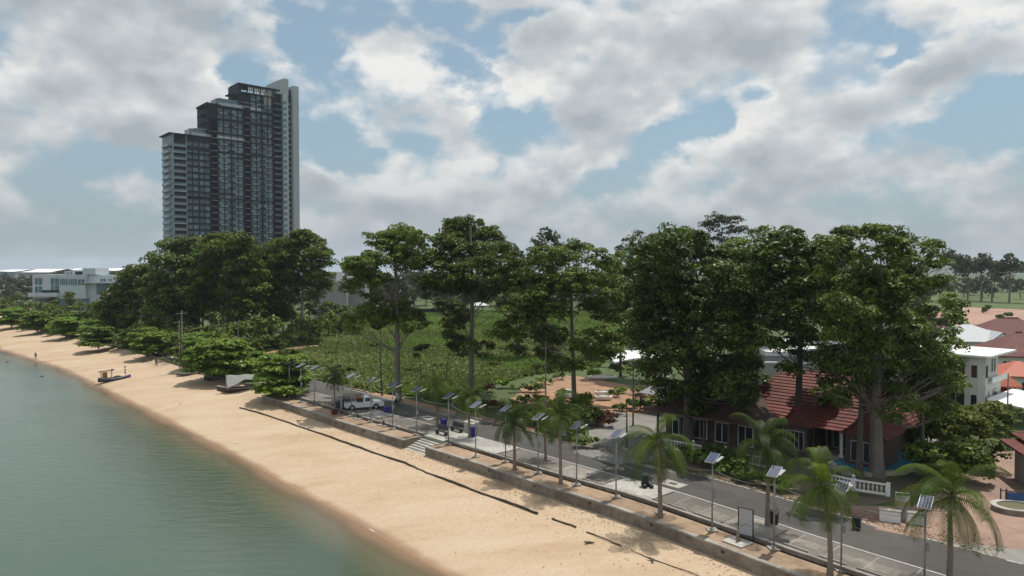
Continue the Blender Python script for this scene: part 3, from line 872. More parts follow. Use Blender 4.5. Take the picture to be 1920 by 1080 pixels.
hero_tree('tall_tree', 'spreading glossy tree with pale forked limbs over the red soil garden', (1075, 765),
    [(1030,482,24),(1085,478,26),(1115,490,22),(1140,505,18),(1055,500,30),(1010,515,22),(1000,545,26),(1040,545,34),(1090,540,34),(1130,535,24),(985,575,26),(1030,590,30),(1010,565,24),
     (965,600,22),(945,618,15),(930,628,12),(965,640,17),(1000,630,26),(1040,640,26),(1020,670,20),(1005,695,14),(1045,690,16),(1115,585,26),(1140,600,20),(1120,640,24),(1095,660,20),
     (1150,645,18),(1130,670,17),(1160,670,14),(1075,690,14),(972,660,12),(990,605,20),(1150,560,16),(1165,690,12)],
    tr=.38, seed=8, fork=6.5, lm=LM_mid, dens=3.3, top=17.5, bark=M_bark, group='tall trees along the road')
hero_tree('tall_tree', 'huge dense dark tree whose crown hangs over the dark timber house', (1288, 836),
    [(1240,462,24),(1365,482,18),(1380,505,18),(1395,545,18),(1262,450,22),(1285,458,24),(1310,462,22),(1215,480,24),(1200,505,22),(1335,485,24),(1250,500,36),(1300,505,38),(1345,520,30),(1220,530,30),(1195,545,24),(1265,550,40),(1320,560,40),(1375,560,30),
     (1230,585,34),(1280,600,40),(1340,605,38),(1390,595,28),(1205,600,26),(1190,625,20),(1245,635,34),(1300,645,38),(1355,650,34),(1400,640,26),(1215,660,28),(1250,680,30),(1225,695,20),(1295,690,34),(1345,700,34),(1390,690,28),
     (1330,735,28),(1370,730,26),(1405,715,18),(1290,735,22),(1405,740,14),(1350,758,18),(1240,705,14),(1270,655,26),(1380,520,20),(1320,770,20),(1385,755,18),(1265,745,18),(1230,725,12),(1355,735,26),(1300,765,20),(1335,782,14),(1375,770,16),(1265,765,14),(1400,745,16),(1410,690,18),(1245,730,16),(1320,715,30)],
    tr=.62, seed=13, fork=6.0, lm=LM_dark, dens=3.5, top=21, bark=M_barkd, group='tall trees along the road')
hero_tree('tall_tree', 'tall dark tree with narrow straight trunk in front of the red tiled roof', (1497, 850),
    [(1450,462,24),(1475,455,22),(1500,465,20),(1425,485,22),(1460,495,32),(1500,500,28),(1430,525,28),(1480,535,32),(1525,500,22),(1520,545,26),(1445,570,28),(1410,590,20),(1485,580,30),(1530,590,24),
     (1455,615,24),(1500,620,22),(1520,640,20),(1475,650,16),(1440,645,15),(1472,690,10),(1490,700,9),(1525,670,14),(1415,550,16),(1530,470,18),(1545,500,20),(1540,535,20),(1550,460,12)],
    tr=.40, seed=17, fork=9, lm=LM_dark, dens=3.3, top=21, bark=M_barkd, group='tall trees along the road')
hero_tree('tall_tree', 'massive twin-trunked tree with ragged grey-green crown, beside the blue pool', (1642, 893),
    [(1585,445,16),(1560,480,18),(1552,515,16),(1563,455,12),(1590,470,22),(1610,440,18),(1640,445,22),(1665,450,20),(1690,462,20),(1600,500,30),(1650,485,32),(1690,500,28),(1735,462,10),(1750,480,10),(1765,500,9),(1738,500,14),(1760,530,12),(1745,545,16),
     (1570,530,24),(1620,540,36),(1670,545,36),(1715,540,26),(1560,570,20),(1590,590,32),(1640,595,36),(1690,590,28),(1725,580,16),(1555,620,22),(1590,640,30),(1630,650,30),(1565,670,24),(1600,690,28),(1640,700,26),
     (1545,690,16),(1570,715,18),(1700,640,16),(1735,640,15),(1760,660,16),(1720,680,22),(1750,700,22),(1780,690,14),(1690,700,18),(1720,725,22),(1765,735,20),(1785,600,13),(1783,575,10),(1790,625,12),(1680,735,16),(1600,735,14),(1700,765,20),(1735,775,20),(1650,735,16),(1765,765,18),(1700,610,22),(1660,700,24),(1690,665,22),(1740,600,16),(1785,720,14),(1670,785,12),(1550,735,12),(1610,715,20),(1640,720,20),(1665,745,18),(1620,670,24),(1580,640,22),(1600,620,22),(1575,755,12),(1590,690,24)],
    tr=.62, seed=21, fork=6.5, lm=LM_mid, dens=3.3, size=.22, cr=.8, each=76, top=17, bark=M_bark, group='tall trees along the road')
hero_tree('tall_tree', 'lighter green leaning tree before the white house, right of the twin-trunked tree', (1728, 862),
    [(1700,600,14),(1725,590,14),(1745,605,14),(1690,630,18),(1720,630,20),(1755,635,18),(1780,650,14),(1700,660,20),(1735,665,22),(1770,680,18),(1690,690,18),(1720,700,22),(1755,710,22),(1785,705,13),(1700,730,18),(1740,745,20),(1775,740,15),(1715,770,16),(1750,780,16),(1790,770,12)],
    tr=.22, seed=27, fork=4, lm=LM_olive2, dens=2.6, size=.2, cr=.65, each=60, top=12, bark=M_bark, group='tall trees along the road')
# second stem of the twin trunk is a tree of its own beside it
hero_tree('tall_tree', 'slimmer straight trunk standing left of the massive twin-trunked tree', (1613, 895),
    [(1610,560,20),(1595,600,20),(1625,620,20),(1600,650,18),(1618,520,18)], tr=.3, seed=23, fork=8, lm=LM_mid, top=15, bark=M_barkd, group='tall trees along the road')
hero_tree('slender_tree', 'slender crooked tree with sparse drooping leaves in front of the house verandah', (1560, 850),
    [(1560,700,14),(1545,725,13),(1575,740,12),(1550,755,12),(1565,775,9)], tr=.14, seed=24, fork=5, lm=LM_mid, top=8.5, bark=M_barkd, size=.3, cr=.6)
hero_tree('slender_tree', 'thin young tree with two small leaf tufts, between the two grey trunks', (788, 745),
    [(779,656,8),(797,652,7),(783,668,6)], tr=.10, seed=31, fork=4, lm=LM_dark, top=6.5, bark=M_barkd, size=.3, cr=.5, each=30)
hero_tree('slender_tree', 'bare pole-like young tree topped by one dark leaf tuft, left of the grey trunk', (715, 742),
    [(714,611,9),(705,616,8),(722,606,8)], tr=.12, seed=33, fork=9, lm=LM_dark, top=10, bark=M_barkd, size=.32, cr=.5, each=30)
hero_tree('slender_tree', 'leaning bare stump of a young tree in the field', (838, 715), [(842,665,3)], tr=.1, seed=35, fork=3, lm=LM_red, top=4.2, bark=M_barkd, size=.2, cr=.3, each=8)
hero_tree('slender_tree', 'slim conifer-like tree of stacked clumps beyond the white flat roof', (1783, 640),
    [(1780,555,9),(1784,570,12),(1776,590,13),(1790,600,14),(1770,615,15),(1800,610,14),(1785,625,16)], tr=.2, seed=37, fork=2, lm=LM_bright, top=10, bark=M_barkd, size=.6, cr=.9, each=24)

LANDM = [(20,'the left frame edge'),(75,'the longest warehouse roof'),(110,'the hotel'),(165,'the hotel lift block'),(204,'the white marquee'),(250,'the broad olive shore tree'),(345,'the dark round-headed grove tree'),(428,'the largest bright-topped grove tree'),(505,'the low rounded grove tree'),(567,'the airy grove tree'),(625,'the grey cubic building'),
 (672,'the left edge of the first domed crown'),(747,'the bare grey trunk'),(815,'the gap between the two domed trees'),(884,'the domed tree trunk'),(940,'the right side of the domed crown'),(1000,'the narrow hazy tree'),(1075,'the spreading tree trunk'),(1130,'the canopy house side'),(1190,'the pale feathery tree'),(1288,'the huge dark tree'),(1352,'the sparse see-through tree'),(1430,'the dark pointed treetop'),
 (1497,'the narrow-trunked tree'),(1560,'the slender crooked tree'),(1642,'the twin-trunked tree'),(1720,'the ragged crown edge'),(1783,'the slim stacked tree'),(1840,'the light grey roof'),(1893,'the last round-crowned tree')]
def where(x):
    p, w = min(LANDM, key=lambda q: abs(q[0]-x)); d = x-p
    return ('left of ' if d < -8 else 'right of ' if d > 8 else 'in line with ')+w
# --- the grove left of the field
GB = 'trees of the dark grove before the tower'
def dist_base(px, Y): 
    p = P(px, 540, Y); return Vector((p.x, Y, 0))
gl = dict(size=.42, cr=1.35, dens=3.6, each=62, lm=LM_grove, bark=M_barkd, group=GB)
hero_tree('grove_tree', 'dark round-headed tree at the left shoulder of the grove, left of the tower base', dist_base(345, 178),
    [(330,475,26),(360,468,22),(305,500,24),(295,530,20),(335,515,36),(370,500,28),(310,555,28),(350,560,34),(385,540,28),(325,590,28),(365,600,28),(390,580,22),(300,585,20),(345,620,24)], tr=.5, seed=41, fork=6, top=22, **{**gl, 'lm': LM_dark})
hero_tree('grove_tree', 'largest bright-topped tree of the grove, with twin pale trunks below it', dist_base(428, 172),
    [(420,462,26),(445,465,24),(400,478,24),(385,500,22),(460,485,24),(430,500,34),(465,515,26),(400,525,28),(440,545,34),(475,550,22),(385,555,22),(410,575,24),(355,548,14),(455,585,26),(368,560,16)], tr=.6, seed=43, fork=9, top=22, **gl)
hero_tree('grove_tree', 'low rounded tree between the largest grove tree and the airy one at the right', dist_base(505, 185),
    [(485,490,22),(510,478,24),(500,510,28),(530,500,22),(480,535,24),(515,545,28),(495,575,26),(535,575,22),(470,565,20),(520,600,24)], tr=.4, seed=45, fork=5, top=18, **gl)
hero_tree('grove_tree', 'airy tree with visible pale limbs at the right end of the grove', dist_base(567, 182),
    [(565,450,18),(585,458,18),(540,465,18),(600,478,16),(555,480,24),(590,495,22),(530,490,18),(612,500,12),(565,515,24),(598,525,18),(540,530,20),(575,545,20),(605,540,12),(550,560,16)], tr=.4, seed=47, fork=9, top=24, twig=30, **{**gl, 'bark': M_bark, 'dens': 3.6})
hero_tree('grove_tree', 'broad olive tree sloping down to the shore at the left end of the grove', dist_base(250, 195),
    [(262,515,18),(245,530,22),(280,525,18),(225,555,22),(258,560,28),(290,560,22),(205,580,20),(235,590,26),(270,595,26),(295,600,20),(210,605,18),(245,615,20)], tr=.4, seed=49, fork=3, top=13, **{**gl, 'lm': LM_grove})
# undergrowth of the grove: bushes and low trees, each its own
bushm = [tree_mesh(60+i, 5.0, 7.0, blobn=8, cr=1.0, size=.5, dens=1.8, each=18, lm=(LM_grove, LM_dark, LM_grove, LM_mid)[i], trunkf=.12) for i in range(4)]
ULS = ['dark shaded bush', 'dense low tree', 'olive bush']
UL = ['dark bush in the shade under the grove', 'dense low tree at the foot of the grove', 'olive bush along the edge of the grove and field']
ub = [(200,640,230),(225,635,215),(250,628,205),(280,630,190),(310,632,180),(335,635,168),(360,632,160),(395,634,162),(420,630,155),(450,632,160),(480,628,165),(510,622,168),(540,615,175),(565,612,182),(590,608,188),
      (615,604,195),(640,600,205),(470,640,140),(500,610,190),(560,600,210),(600,596,220),(630,590,235),(300,610,200),(350,615,190),(400,615,188),(450,612,190),(240,612,230),(655,585,260)]
for i, (x, y, Y) in enumerate(ub):
    p = P(x, 540, Y)
    s = random.uniform(.85, 1.35)
    put_tree('bush', ULS[i % 3]+(' set back ' if Y > 190 else ' ')+where(x), bushm[i % 4], (p.x, Y, -.1), s, group='bushes under the grove', cat='bush')
# taller dark filler trees inside the grove
fillm = [tree_mesh(70+i, 15, 11, blobn=13, cr=1.5, size=.65, dens=1.9, each=20, lm=(LM_grove, LM_dark, LM_far)[i], trunkf=.3) for i in range(3)]
for i, (x, Y, s) in enumerate([(290,215,1.0),(330,225,1.15),(380,215,1.1),(430,215,1.2),(480,212,1.1),(530,215,1.05),(580,222,.85),(255,240,.8),(215,250,.7),(455,240,1.25),(610,225,.6)]):
    p = P(x, 540, Y)
    put_tree('background_tree', 'dark inner grove tree '+where(x)+(', rear row' if Y > 230 else ''), fillm[i % 2], (p.x, Y, 0), s, group='trees inside the grove')

# --- sea almond trees along the sand
alm = [tree_mesh(80+i, 5.0, 9.0, cr=.7, size=.34, dens=3.4, each=34, lm=LM_bright, trunkf=.13, tiers=4, flat=.25, tr=.16) for i in range(3)]
almonds = [(402, 708, 1.15, 'sea almond tree with flat bright tiers left of the beached boats'),
           (437, 712, 1.15, 'bushy sea almond tree overhanging the tarpaulin boat'),
           (532, 742, 1.05, 'dark compact sea almond tree at the start of the sea wall'),
           (288, 668, 1.05, 'wide flat sea almond tree right of the fishing boat, above the dry branches'),
           (370, 690, 1.0, 'sea almond tree with one clear stem on the sand edge'),
           (185, 652, 1.0, 'bright sea almond tree above the fishing boat on the shore'),
           (125, 632, 1.1, 'sea almond tree casting a long shadow, third along the far beach'),
           (70, 622, 1.15, 'sea almond tree second along the far beach'),
           (22, 612, 1.1, 'sea almond tree at the left edge of the view'), (480, 700, .7, 'small sea almond shrub near the bare track')]
for i, (x, y, s, lab) in enumerate(almonds):
    p = G(x, y, -.2)
    put_tree('sea_almond_tree', lab, alm[i % 3], (p.x, p.y, -.45), s, group='sea almond trees along the beach', sz=s*(1.25 if x > 350 else 1.1))
for i, (x, y, s, lab) in enumerate([(150,640,1.0,'sea almond tree between the third and the fishing boat ones'),(245,660,.95,'sea almond tree above the right end of the fishing boat'),(48,616,1.0,'sea almond tree between the frame edge one and the second'),(98,626,1.0,'sea almond tree between second and third along the far beach'),(340,678,1.0,'sea almond tree behind the palm-leaf screen'),(5,606,1.0,'sea almond tree cut by the left frame edge'),(215,655,.8,'small sea almond tree above the stranded fishing boat cabin')]):
    p = G(x, y, -.2)
    put_tree('sea_almond_tree', lab, alm[(i+1) % 3], (p.x+2, p.y+3, -.2), s, group='sea almond trees along the beach', sz=s*1.15)
for i, (x, Y) in enumerate([(10,262),(35,255),(62,248),(88,240),(112,232),(140,225),(165,218),(190,208),(215,200),(238,193),(262,184),(290,172),(318,165),(345,158),(372,152),(25,285),(75,275),(125,258),(175,240),(222,222),(400,150),(425,146),(450,142)]):
    p = P(x, 540, Y)
    put_tree('shore_bush', ('rear' if i > 14 and i < 20 else 'front')+' shore bush behind the sea almonds, '+where(x), bushm[(i*3+1) % 4], (p.x, Y, -.1), random.uniform(.7, 1.05), group='bushes behind the sea almond trees', cat='bush')
for i, (x, y, Y) in enumerate([(20,575,300),(60,570,290),(100,575,270),(150,570,260),(180,585,235),(40,590,260),(130,550,290),(90,590,240),(5,590,270),(160,600,215),(200,600,210),(330,660,150),(100,545,330),(30,545,350)]):
    p = P(x, 540, Y)
    put_tree('shore_tree', ('low ' if i % 2 else 'taller ')+'green shore tree '+where(x), bushm[i % 4] if i % 2 else fillm[0], (p.x, Y, 0), random.uniform(.9, 1.3) if i % 2 else random.uniform(.5, .7), group='trees on the far shore')

# --- distant tree belts
farm = [tree_mesh(90+i, 13, 13, blobn=11, cr=1.9, size=1.0, dens=1.7, each=16, lm=LM_far, trunkf=.2) for i in range(4)]
def belt(px0, px1, Y0, Y1, n, s0, s1, name='background_tree', lab='hazy tree in the distant belt', grp='distant belt', meshes=None, seed=1):
    rg = random.Random(seed)
    for i in range(n):
        x = px0+(px1-px0)*(i+rg.random()*.8)/n; Y = rg.uniform(Y0, Y1)
        p = P(x, 540, Y)
        put_tree(name, lab+', '+where(x), (meshes or farm)[i % len(meshes or farm)], (p.x, Y, 0), rg.uniform(s0, s1), group=grp)
belt(-80, 120, 350, 450, 16, .55, .8, lab='mid-distance shore tree', grp='trees before the left horizon', seed=12)
belt(-60, 260, 480, 800, 26, .8, 1.15, lab='distant horizon tree', grp='trees on the left horizon', seed=2)
belt(600, 1240, 300, 380, 34, .85, 1.2, lab='nearer tree beyond the field', grp='trees beyond the field', seed=3)
belt(620, 1240, 400, 560, 26, 1.0, 1.45, lab='hazy tree beyond the field', grp='far trees beyond the field', seed=4)
belt(1240, 1760, 300, 420, 20, 1.0, 1.3, lab='tree behind the roadside row', grp='trees behind the roadside row', seed=5)
belt(1740, 2000, 430, 620, 14, .8, 1.1, lab='distant low tree', grp='trees beyond the red field', seed=6)
# umbrella-shaped far trees at the right
umb = [tree_mesh(97+i, 30, 19, blobn=12, cr=2.3, size=1.1, dens=2.0, each=20, lm=LM_far, trunkf=.58, tr=.55, bark=M_bark) for i in range(2)]
for i, (x, Y, s, lab) in enumerate([(1790, 400, .98, 'tall flat-crowned distant tree nearest the ragged tree edge'), (1840, 420, .92, 'second tall distant tree with open crown on the right'), (1860, 410, .85, 'third distant tree with bare lower trunk'), (1893, 400, .9, 'last tall round-crowned distant tree at the right edge'), (1815, 440, .8, 'hazy tall tree in the gap of the distant row')]):
    p = P(x, 540, Y)
    put_tree('distant_tall_tree', lab, umb[i % 2], (p.x, Y, 0), s, group='tall distant trees')
hero_tree('distant_tall_tree', 'sparse see-through tree rising above the dark crowns', dist_base(1352, 200),
    [(1325,425,12),(1340,415,14),(1335,430,14),(1360,418,14),(1378,420,12),(1385,435,12),(1375,435,12),(1345,452,14),(1370,455,13),(1325,448,10),(1382,455,8),(1350,475,14),(1385,475,9)], tr=.35, seed=101, fork=12, lm=LM_grey, cr=1.1, size=.34, each=34, dens=2.6, top=31, bark=M_bark, twig=20)
hero_tree('distant_tall_tree', 'pale feathery tree peeping left of the huge dark tree', dist_base(1190, 190),
    [(1180,450,12),(1195,445,12),(1207,455,10),(1170,470,12),(1190,475,15),(1160,490,12),(1180,505,15),(1200,500,14)], tr=.35, seed=103, fork=10, lm=LM_grey, cr=1.1, size=.34, each=34, dens=2.6, top=26, bark=M_bark)
hero_tree('distant_tall_tree', 'narrow hazy tree between the domed tree and the spreading tree', dist_base(1025, 230),
    [(1022,445,14),(1035,452,14),(1008,458,12),(1045,465,12),(1020,475,18),(1000,480,12),(1040,490,16),(1015,500,18),(990,490,14),(975,480,13),(1000,520,14)], tr=.35, seed=105, fork=8, lm=LM_far, cr=1.6, size=.7, each=22, dens=2.0, top=27)
hero_tree('distant_tall_tree', 'dark pointed treetop between sparse tree and narrow-trunked tree', dist_base(1430, 150),
    [(1440,432,12),(1425,445,12),(1408,440,9),(1450,445,10),(1415,470,14),(1440,470,16),(1400,490,14),(1430,500,18)], tr=.35, seed=107, fork=8, lm=LM_mid, cr=1.2, size=.5, each=22, top=24)

FB = dict(size=.36, cr=1.0, dens=3.6, each=40, lm=LM_mid, bark=M_barkd, group='trees just behind the roadside row')
hero_tree('background_tree', 'dense mid-green tree filling behind the left side of the huge dark tree', dist_base(1215, 120), [(1185,520,22),(1205,500,22),(1230,490,24),(1180,560,24),(1210,550,28),(1240,540,26),(1195,590,26),(1230,590,28),(1170,600,18),(1185,640,20),(1220,640,24)], tr=.35, seed=201, fork=4, top=14, **FB)
hero_tree('background_tree', 'filler tree between the huge dark tree and the narrow-trunked one', dist_base(1385, 112), [(1360,490,24),(1390,480,26),(1415,490,24),(1370,520,28),(1400,530,28),(1380,570,28),(1410,580,26),(1365,600,26),(1400,620,26),(1430,610,22),(1420,550,24),(1390,655,22),(1425,650,20)], tr=.35, seed=203, fork=4, top=14, **FB)
hero_tree('background_tree', 'filler tree between the narrow-trunked tree and twin trunks', dist_base(1545, 105), [(1520,480,22),(1545,470,24),(1570,485,22),(1530,515,28),(1560,520,28),(1510,550,24),(1545,560,28),(1580,560,26),(1525,600,26),(1560,605,26),(1510,640,20),(1550,650,24),(1585,640,22)], tr=.35, seed=205, fork=4, top=14, **FB)
hero_tree('background_tree', 'olive tree filling behind the right side of the twin-trunked tree', dist_base(1690, 100), [(1660,520,22),(1690,520,22),(1715,545,20),(1670,560,26),(1700,570,24),(1655,600,24),(1690,610,24),(1720,625,16),(1740,690,14),(1700,700,18),(1665,650,20)], tr=.3, seed=207, fork=4, top=13, **FB)
hero_tree('background_tree', 'tree filling between the domed tree and the spreading tree', dist_base(970, 150), [(950,510,18),(975,520,20),(955,545,22),(985,555,22),(965,580,20),(995,590,20),(940,575,16)], tr=.3, seed=209, fork=4, top=13, **FB)
hero_tree('background_tree', 'mid-green tree between the spreading tree and the pale feathery tree', dist_base(1165, 125), [(1150,500,16),(1165,482,14),(1160,530,20),(1178,560,20),(1150,575,20),(1170,605,20),(1145,540,16)], tr=.25, seed=211, fork=4, top=12, **FB)
# --- shrubs right of the garden wall and inside gardens
def bush(label, x, y, w, h, lm, z=0, seed=1, name='shrub', elong=1.0, size=.26, dens=3.0, group=None, Y=None):
    B = G(x, y, z) if Y is None else Vector((P(x, 540, Y).x, Y, z))
    rng = np.random.default_rng(seed)
    n = max(4, int(w*1.6))
    bc = np.stack([(rng.random(n)-.5)*w*.75, (rng.random(n)-.5)*w*.5*elong, h*(.3+.35*rng.random(n))], 1)
    br = np.full(n, min(w*.3, h*.45))
    C = blob_clumps(bc, br, dens, .45, rng, .8)
    V, ti = clump_cloud(C, .45*(.6+.8*rng.random(len(C))), 18, size, rng)
    V = V[V[:, :, 2].min(1) > 0.01]
    ti = rng.random(len(V))
    o = bpy.data.objects.new(name, quads_mesh(name, V, lm, ti)); link(o); o.location = B
    return tag(o, label, 'shrub', group)
bush('large bright olive shrub mass beside the driveway, below the white carport', 1770, 838, 7.5, 4.6, LM_olive, seed=1)
bush('tall olive hedge bush left of the gatehouse lane', 1835, 830, 6.5, 4.2, LM_olive, seed=2)
bush('olive bush nearest the white carport roof', 1870, 812, 5, 3.6, LM_olive, seed=3)
bush('dark leafy bush behind the leaning palm at the right', 1775, 905, 6, 3.6, LM_mid, seed=4)
bush('shaded shrub beside the driveway edge', 1830, 880, 4, 3.0, LM_mid, seed=5)
bush('dark shrub behind balustrade near the twin-trunked tree', 1700, 840, 5, 3.0, LM_mid, seed=6)
bush('shrub right of the red tiled roof corner', 1720, 800, 5, 4.2, LM_mid, seed=7)
bush('bush right of the house corner under the ragged tree', 1665, 800, 4.5, 3.2, LM_dark, seed=8)
for i, (x, y, w, h) in enumerate([(1345,880,3.2,1.5),(1378,893,3.2,1.6),(1412,905,3.2,1.5),(1310,868,2.8,1.2),(1448,914,3.0,1.4),(1480,920,2.6,1.3),(1340,862,3,1.7),(1385,874,3,1.7),(1275,856,2.4,1.1)]):
    bush('clipped green hedge '+('rear ' if i in (6, 7) else '')+'section '+where(x), x, y, w, h, LM_hedge, seed=20+i, name='hedge_bush', elong=.6, group='roadside hedge before the house')
# garden left of the side road
gp = [(1000,735,3,1.5,'m'),(1020,722,3,1.3,'b'),(1050,712,2.4,1.2,'m'),(1085,770,2.6,1.6,'m'),(1200,770,3,1.5,'m'),(1225,768,3,1.4,'b'),(975,735,3,1.3,'m'),(1110,708,3,1.6,'b'),(1045,812,4,1.8,'m'),(1070,820,3.6,1.7,'m'),(1085,800,3.4,2.2,'m'),(1062,788,3.4,2.0,'m'),(1030,795,3.4,1.8,'m'),(1095,838,2.6,1.2,'m'),(1000,790,3,2.0,'m'),(970,770,3,1.6,'m'),(1000,800,3.4,1.4,'m'),(975,785,3,1.2,'m'),(1090,775,2.4,3.2,'b'),(1110,795,2.6,2.2,'m'),(1130,800,2.2,1.6,'r'),(1100,760,2,2.2,'b'),(1145,790,1.8,1.3,'r'),(925,768,2.4,1.2,'r'),(950,775,2.6,1.6,'m'),(900,770,3,1.3,'m'),
      (860,765,3,1.5,'m'),(880,752,2.4,1.2,'b'),(1180,765,2.6,1.2,'b'),(1210,755,2.4,1.4,'r'),(1235,760,3,1.4,'b'),(1160,770,2.2,1.1,'m'),(1230,745,2,1.5,'r'),(1060,800,3,1.3,'m'),(1035,810,3,1.2,'m'),(920,735,1.8,1.4,'r'),(945,728,2.2,1.6,'b'),
      (1195,740,3,1.2,'m'),(1215,728,2.4,1.6,'m'),(1165,738,2,1,'b'),(1240,735,2.6,1.4,'m'),(1150,745,2,1,'m'),(985,755,2,1.2,'m'),(1010,760,2,1.4,'b'),(830,758,3,1.3,'m'),(1055,745,2,1.2,'m'),(1040,765,2.4,1.3,'b')]
for i, (x, y, w, h, k) in enumerate(gp):
    bush({'m': 'green garden shrub', 'b': 'bright rounded garden shrub', 'r': 'reddish garden shrub'}[k]+(', near row ' if y > 755 else ', far row ')+where(x), x, y, w, h, {'m': LM_mid, 'b': LM_bright, 'r': LM_red}[k], seed=50+i, name='garden_shrub', group={'m': 'green garden shrubs', 'b': 'bright garden shrubs', 'r': 'reddish garden shrubs'}[k])

# --- palms
def palm_meshes(seed, nf=17, L_=2.6, lm=None):
    rng = np.random.default_rng(seed)
    out = []
    for k in range(nf):
        az = 2*math.pi*(k*.618+rng.random()*.05); el = math.radians(82-120*(k/nf)**1.0 + rng.normal()*6)
        Lf = L_*(.85+.35*rng.random()); n = 38
        # rachis curve
        pts = []; d = np.array([math.cos(az)*math.cos(el), math.sin(az)*math.cos(el), math.sin(el)])
        p = np.zeros(3); wind = np.array([.004, -.012, 0])
        for i in range(n+1):
            pts.append(p.copy()); p = p+d*Lf/n
            d = d+np.array([0, 0, -.040-.045*(i/n)])*(1 if el > -.2 else .7)+wind; d /= np.linalg.norm(d)
        pts = np.array(pts); Q = []
        for i in range(2, n+1):
            t = pts[min(i+1, n)]-pts[i-1]; t /= np.linalg.norm(t)
            side = np.cross(t, [0, 0, 1.]); sn = np.linalg.norm(side); side = side/sn if sn > .05 else np.array([math.sin(az), -math.cos(az), 0])
            up = np.cross(side, t)
            f = i/n; ll = .74*math.sin(math.pi*(.12+.80*f))**.7
            for sg in (-1, 1):
                for q in (0.,):
                    b0 = pts[i]-t*q*Lf/n
                    dr = side*sg*.85+t*.55+up*.12; dr /= np.linalg.norm(dr)
                    e1 = b0+dr*ll*.55; e2 = e1+(dr*.75+np.array([0, 0, -.9-.5*rng.random()]))*ll*.55
                    w = t*.020
                    Q.append([b0-w, b0+w, e1+w*1.1, e1-w*1.1]); Q.append([e1-w*1.1, e1+w*1.1, e2+w*.1, e2-w*.1])
        # rachis
        for i in range(n):
            w = np.cross(pts[i+1]-pts[i], [0, 0, 1.]); w = w/(np.linalg.norm(w)+1e-6)*.03*(1-.8*i/n)
            Q.append([pts[i]-w, pts[i]+w, pts[i+1]+w*.9, pts[i+1]-w*.9])
            u = np.array([0, 0, .03*(1-.8*i/n)])
            Q.append([pts[i]-u, pts[i]+u, pts[i+1]+u*.9, pts[i+1]-u*.9])
        V = np.array(Q); out.append(quads_mesh('frond', V, lm or LM_palm, np.clip(rng.random()*.5+rng.random(len(V))*.5, 0, 1)))
    return out
PM = [palm_meshes(1), palm_meshes(2, 16, 2.75), palm_meshes(3, 18, 2.5, LM_palmd)]
def palm(label, base, crown_py, var, tr=.16, s=1.0, seed=1, dx=0, z=0):
    B = G(*base, z); Cn = P(base[0]+dx, crown_py, B.y)
    t = thing('palm_tree', label, 'palm tree', (B.x, B.y, z), 0, 'coconut palms along the promenade')
    H = Cn.z-z; lx = Cn.x-B.x
    mb = MB(); n = 8
    mb.tube([Vector((lx*(i/n)**1.6, .15*math.sin(i*.5+seed), H*i/n)) for i in range(n+1)], [tr*(1.35 if i == 0 else 1.0-.35*i/n) for i in range(n+1)], 9, cap=False)
    mb.build('trunk', M_palmbark, t, smooth=True)
    # fibrous sheath of cut leaf bases under the crown
    sh = MB(); rg = random.Random(seed)
    for k in range(16):
        a = k*2.4; r0 = Vector((lx, .0, H-.75+.045*k))
        sh.box(r0+Vector((math.cos(a)*.17, math.sin(a)*.17, 0)), (.16, .07, .34), rot=Matrix.Rotation(a, 3, 'Z') @ Matrix.Rotation(math.radians(28), 3, 'Y'), taper=.5)
    sh.build('leaf_sheath', M_palmbark, t)
    rz = seed*1.7
    for k, me in enumerate(PM[var]):
        inst('frond', me, t, (lx, 0, H-.05-.02*k), (0, 0, rz), (s, s, s))
    return t
palm('coconut palm swept by wind, standing by the red pot at the far parking lane', (627, 775), 702, 2, s=.85, seed=1, tr=.13)
palm('coconut palm with upright pale leaf left of the benches', (820, 800), 716, 1, s=1.0, seed=2, dx=-4, tr=.16)
palm('coconut palm between the right bench and the blue bin', (880, 822), 745, 0, s=.95, seed=3, dx=-2, tr=.15)
palm('coconut palm on the paver strip, first right of the beach stairs', (965, 880), 783, 2, s=1.0, seed=4, dx=-2)
palm('full bright coconut palm on paver strip in front of spreading tree', (1051, 906), 775, 0, s=1.05, seed=5, dx=-2)
palm('coconut palm at the kerb island, behind the full bright palm', (1023, 863), 775, 1, s=.85, seed=6, dx=-4, tr=.13)
palm('tall coconut palm left of the lamp before the hedge, with hanging yellow leaf', (1239, 970), 826, 1, s=1.15, seed=7, dx=-6, tr=.18)
palm('coconut palm beside the second black bin', (1440, 990), 828, 2, s=1.2, seed=8, dx=-3, tr=.17)
palm('coconut palm on paver strip before the twin-trunked tree', (1557, 1078), 905, 0, s=1.1, seed=9, dx=-15, tr=.17)
palm('windblown coconut palm nearest the camera at the right', (1777, 1098), 925, 1, s=1.2, seed=10, dx=8, tr=.18)

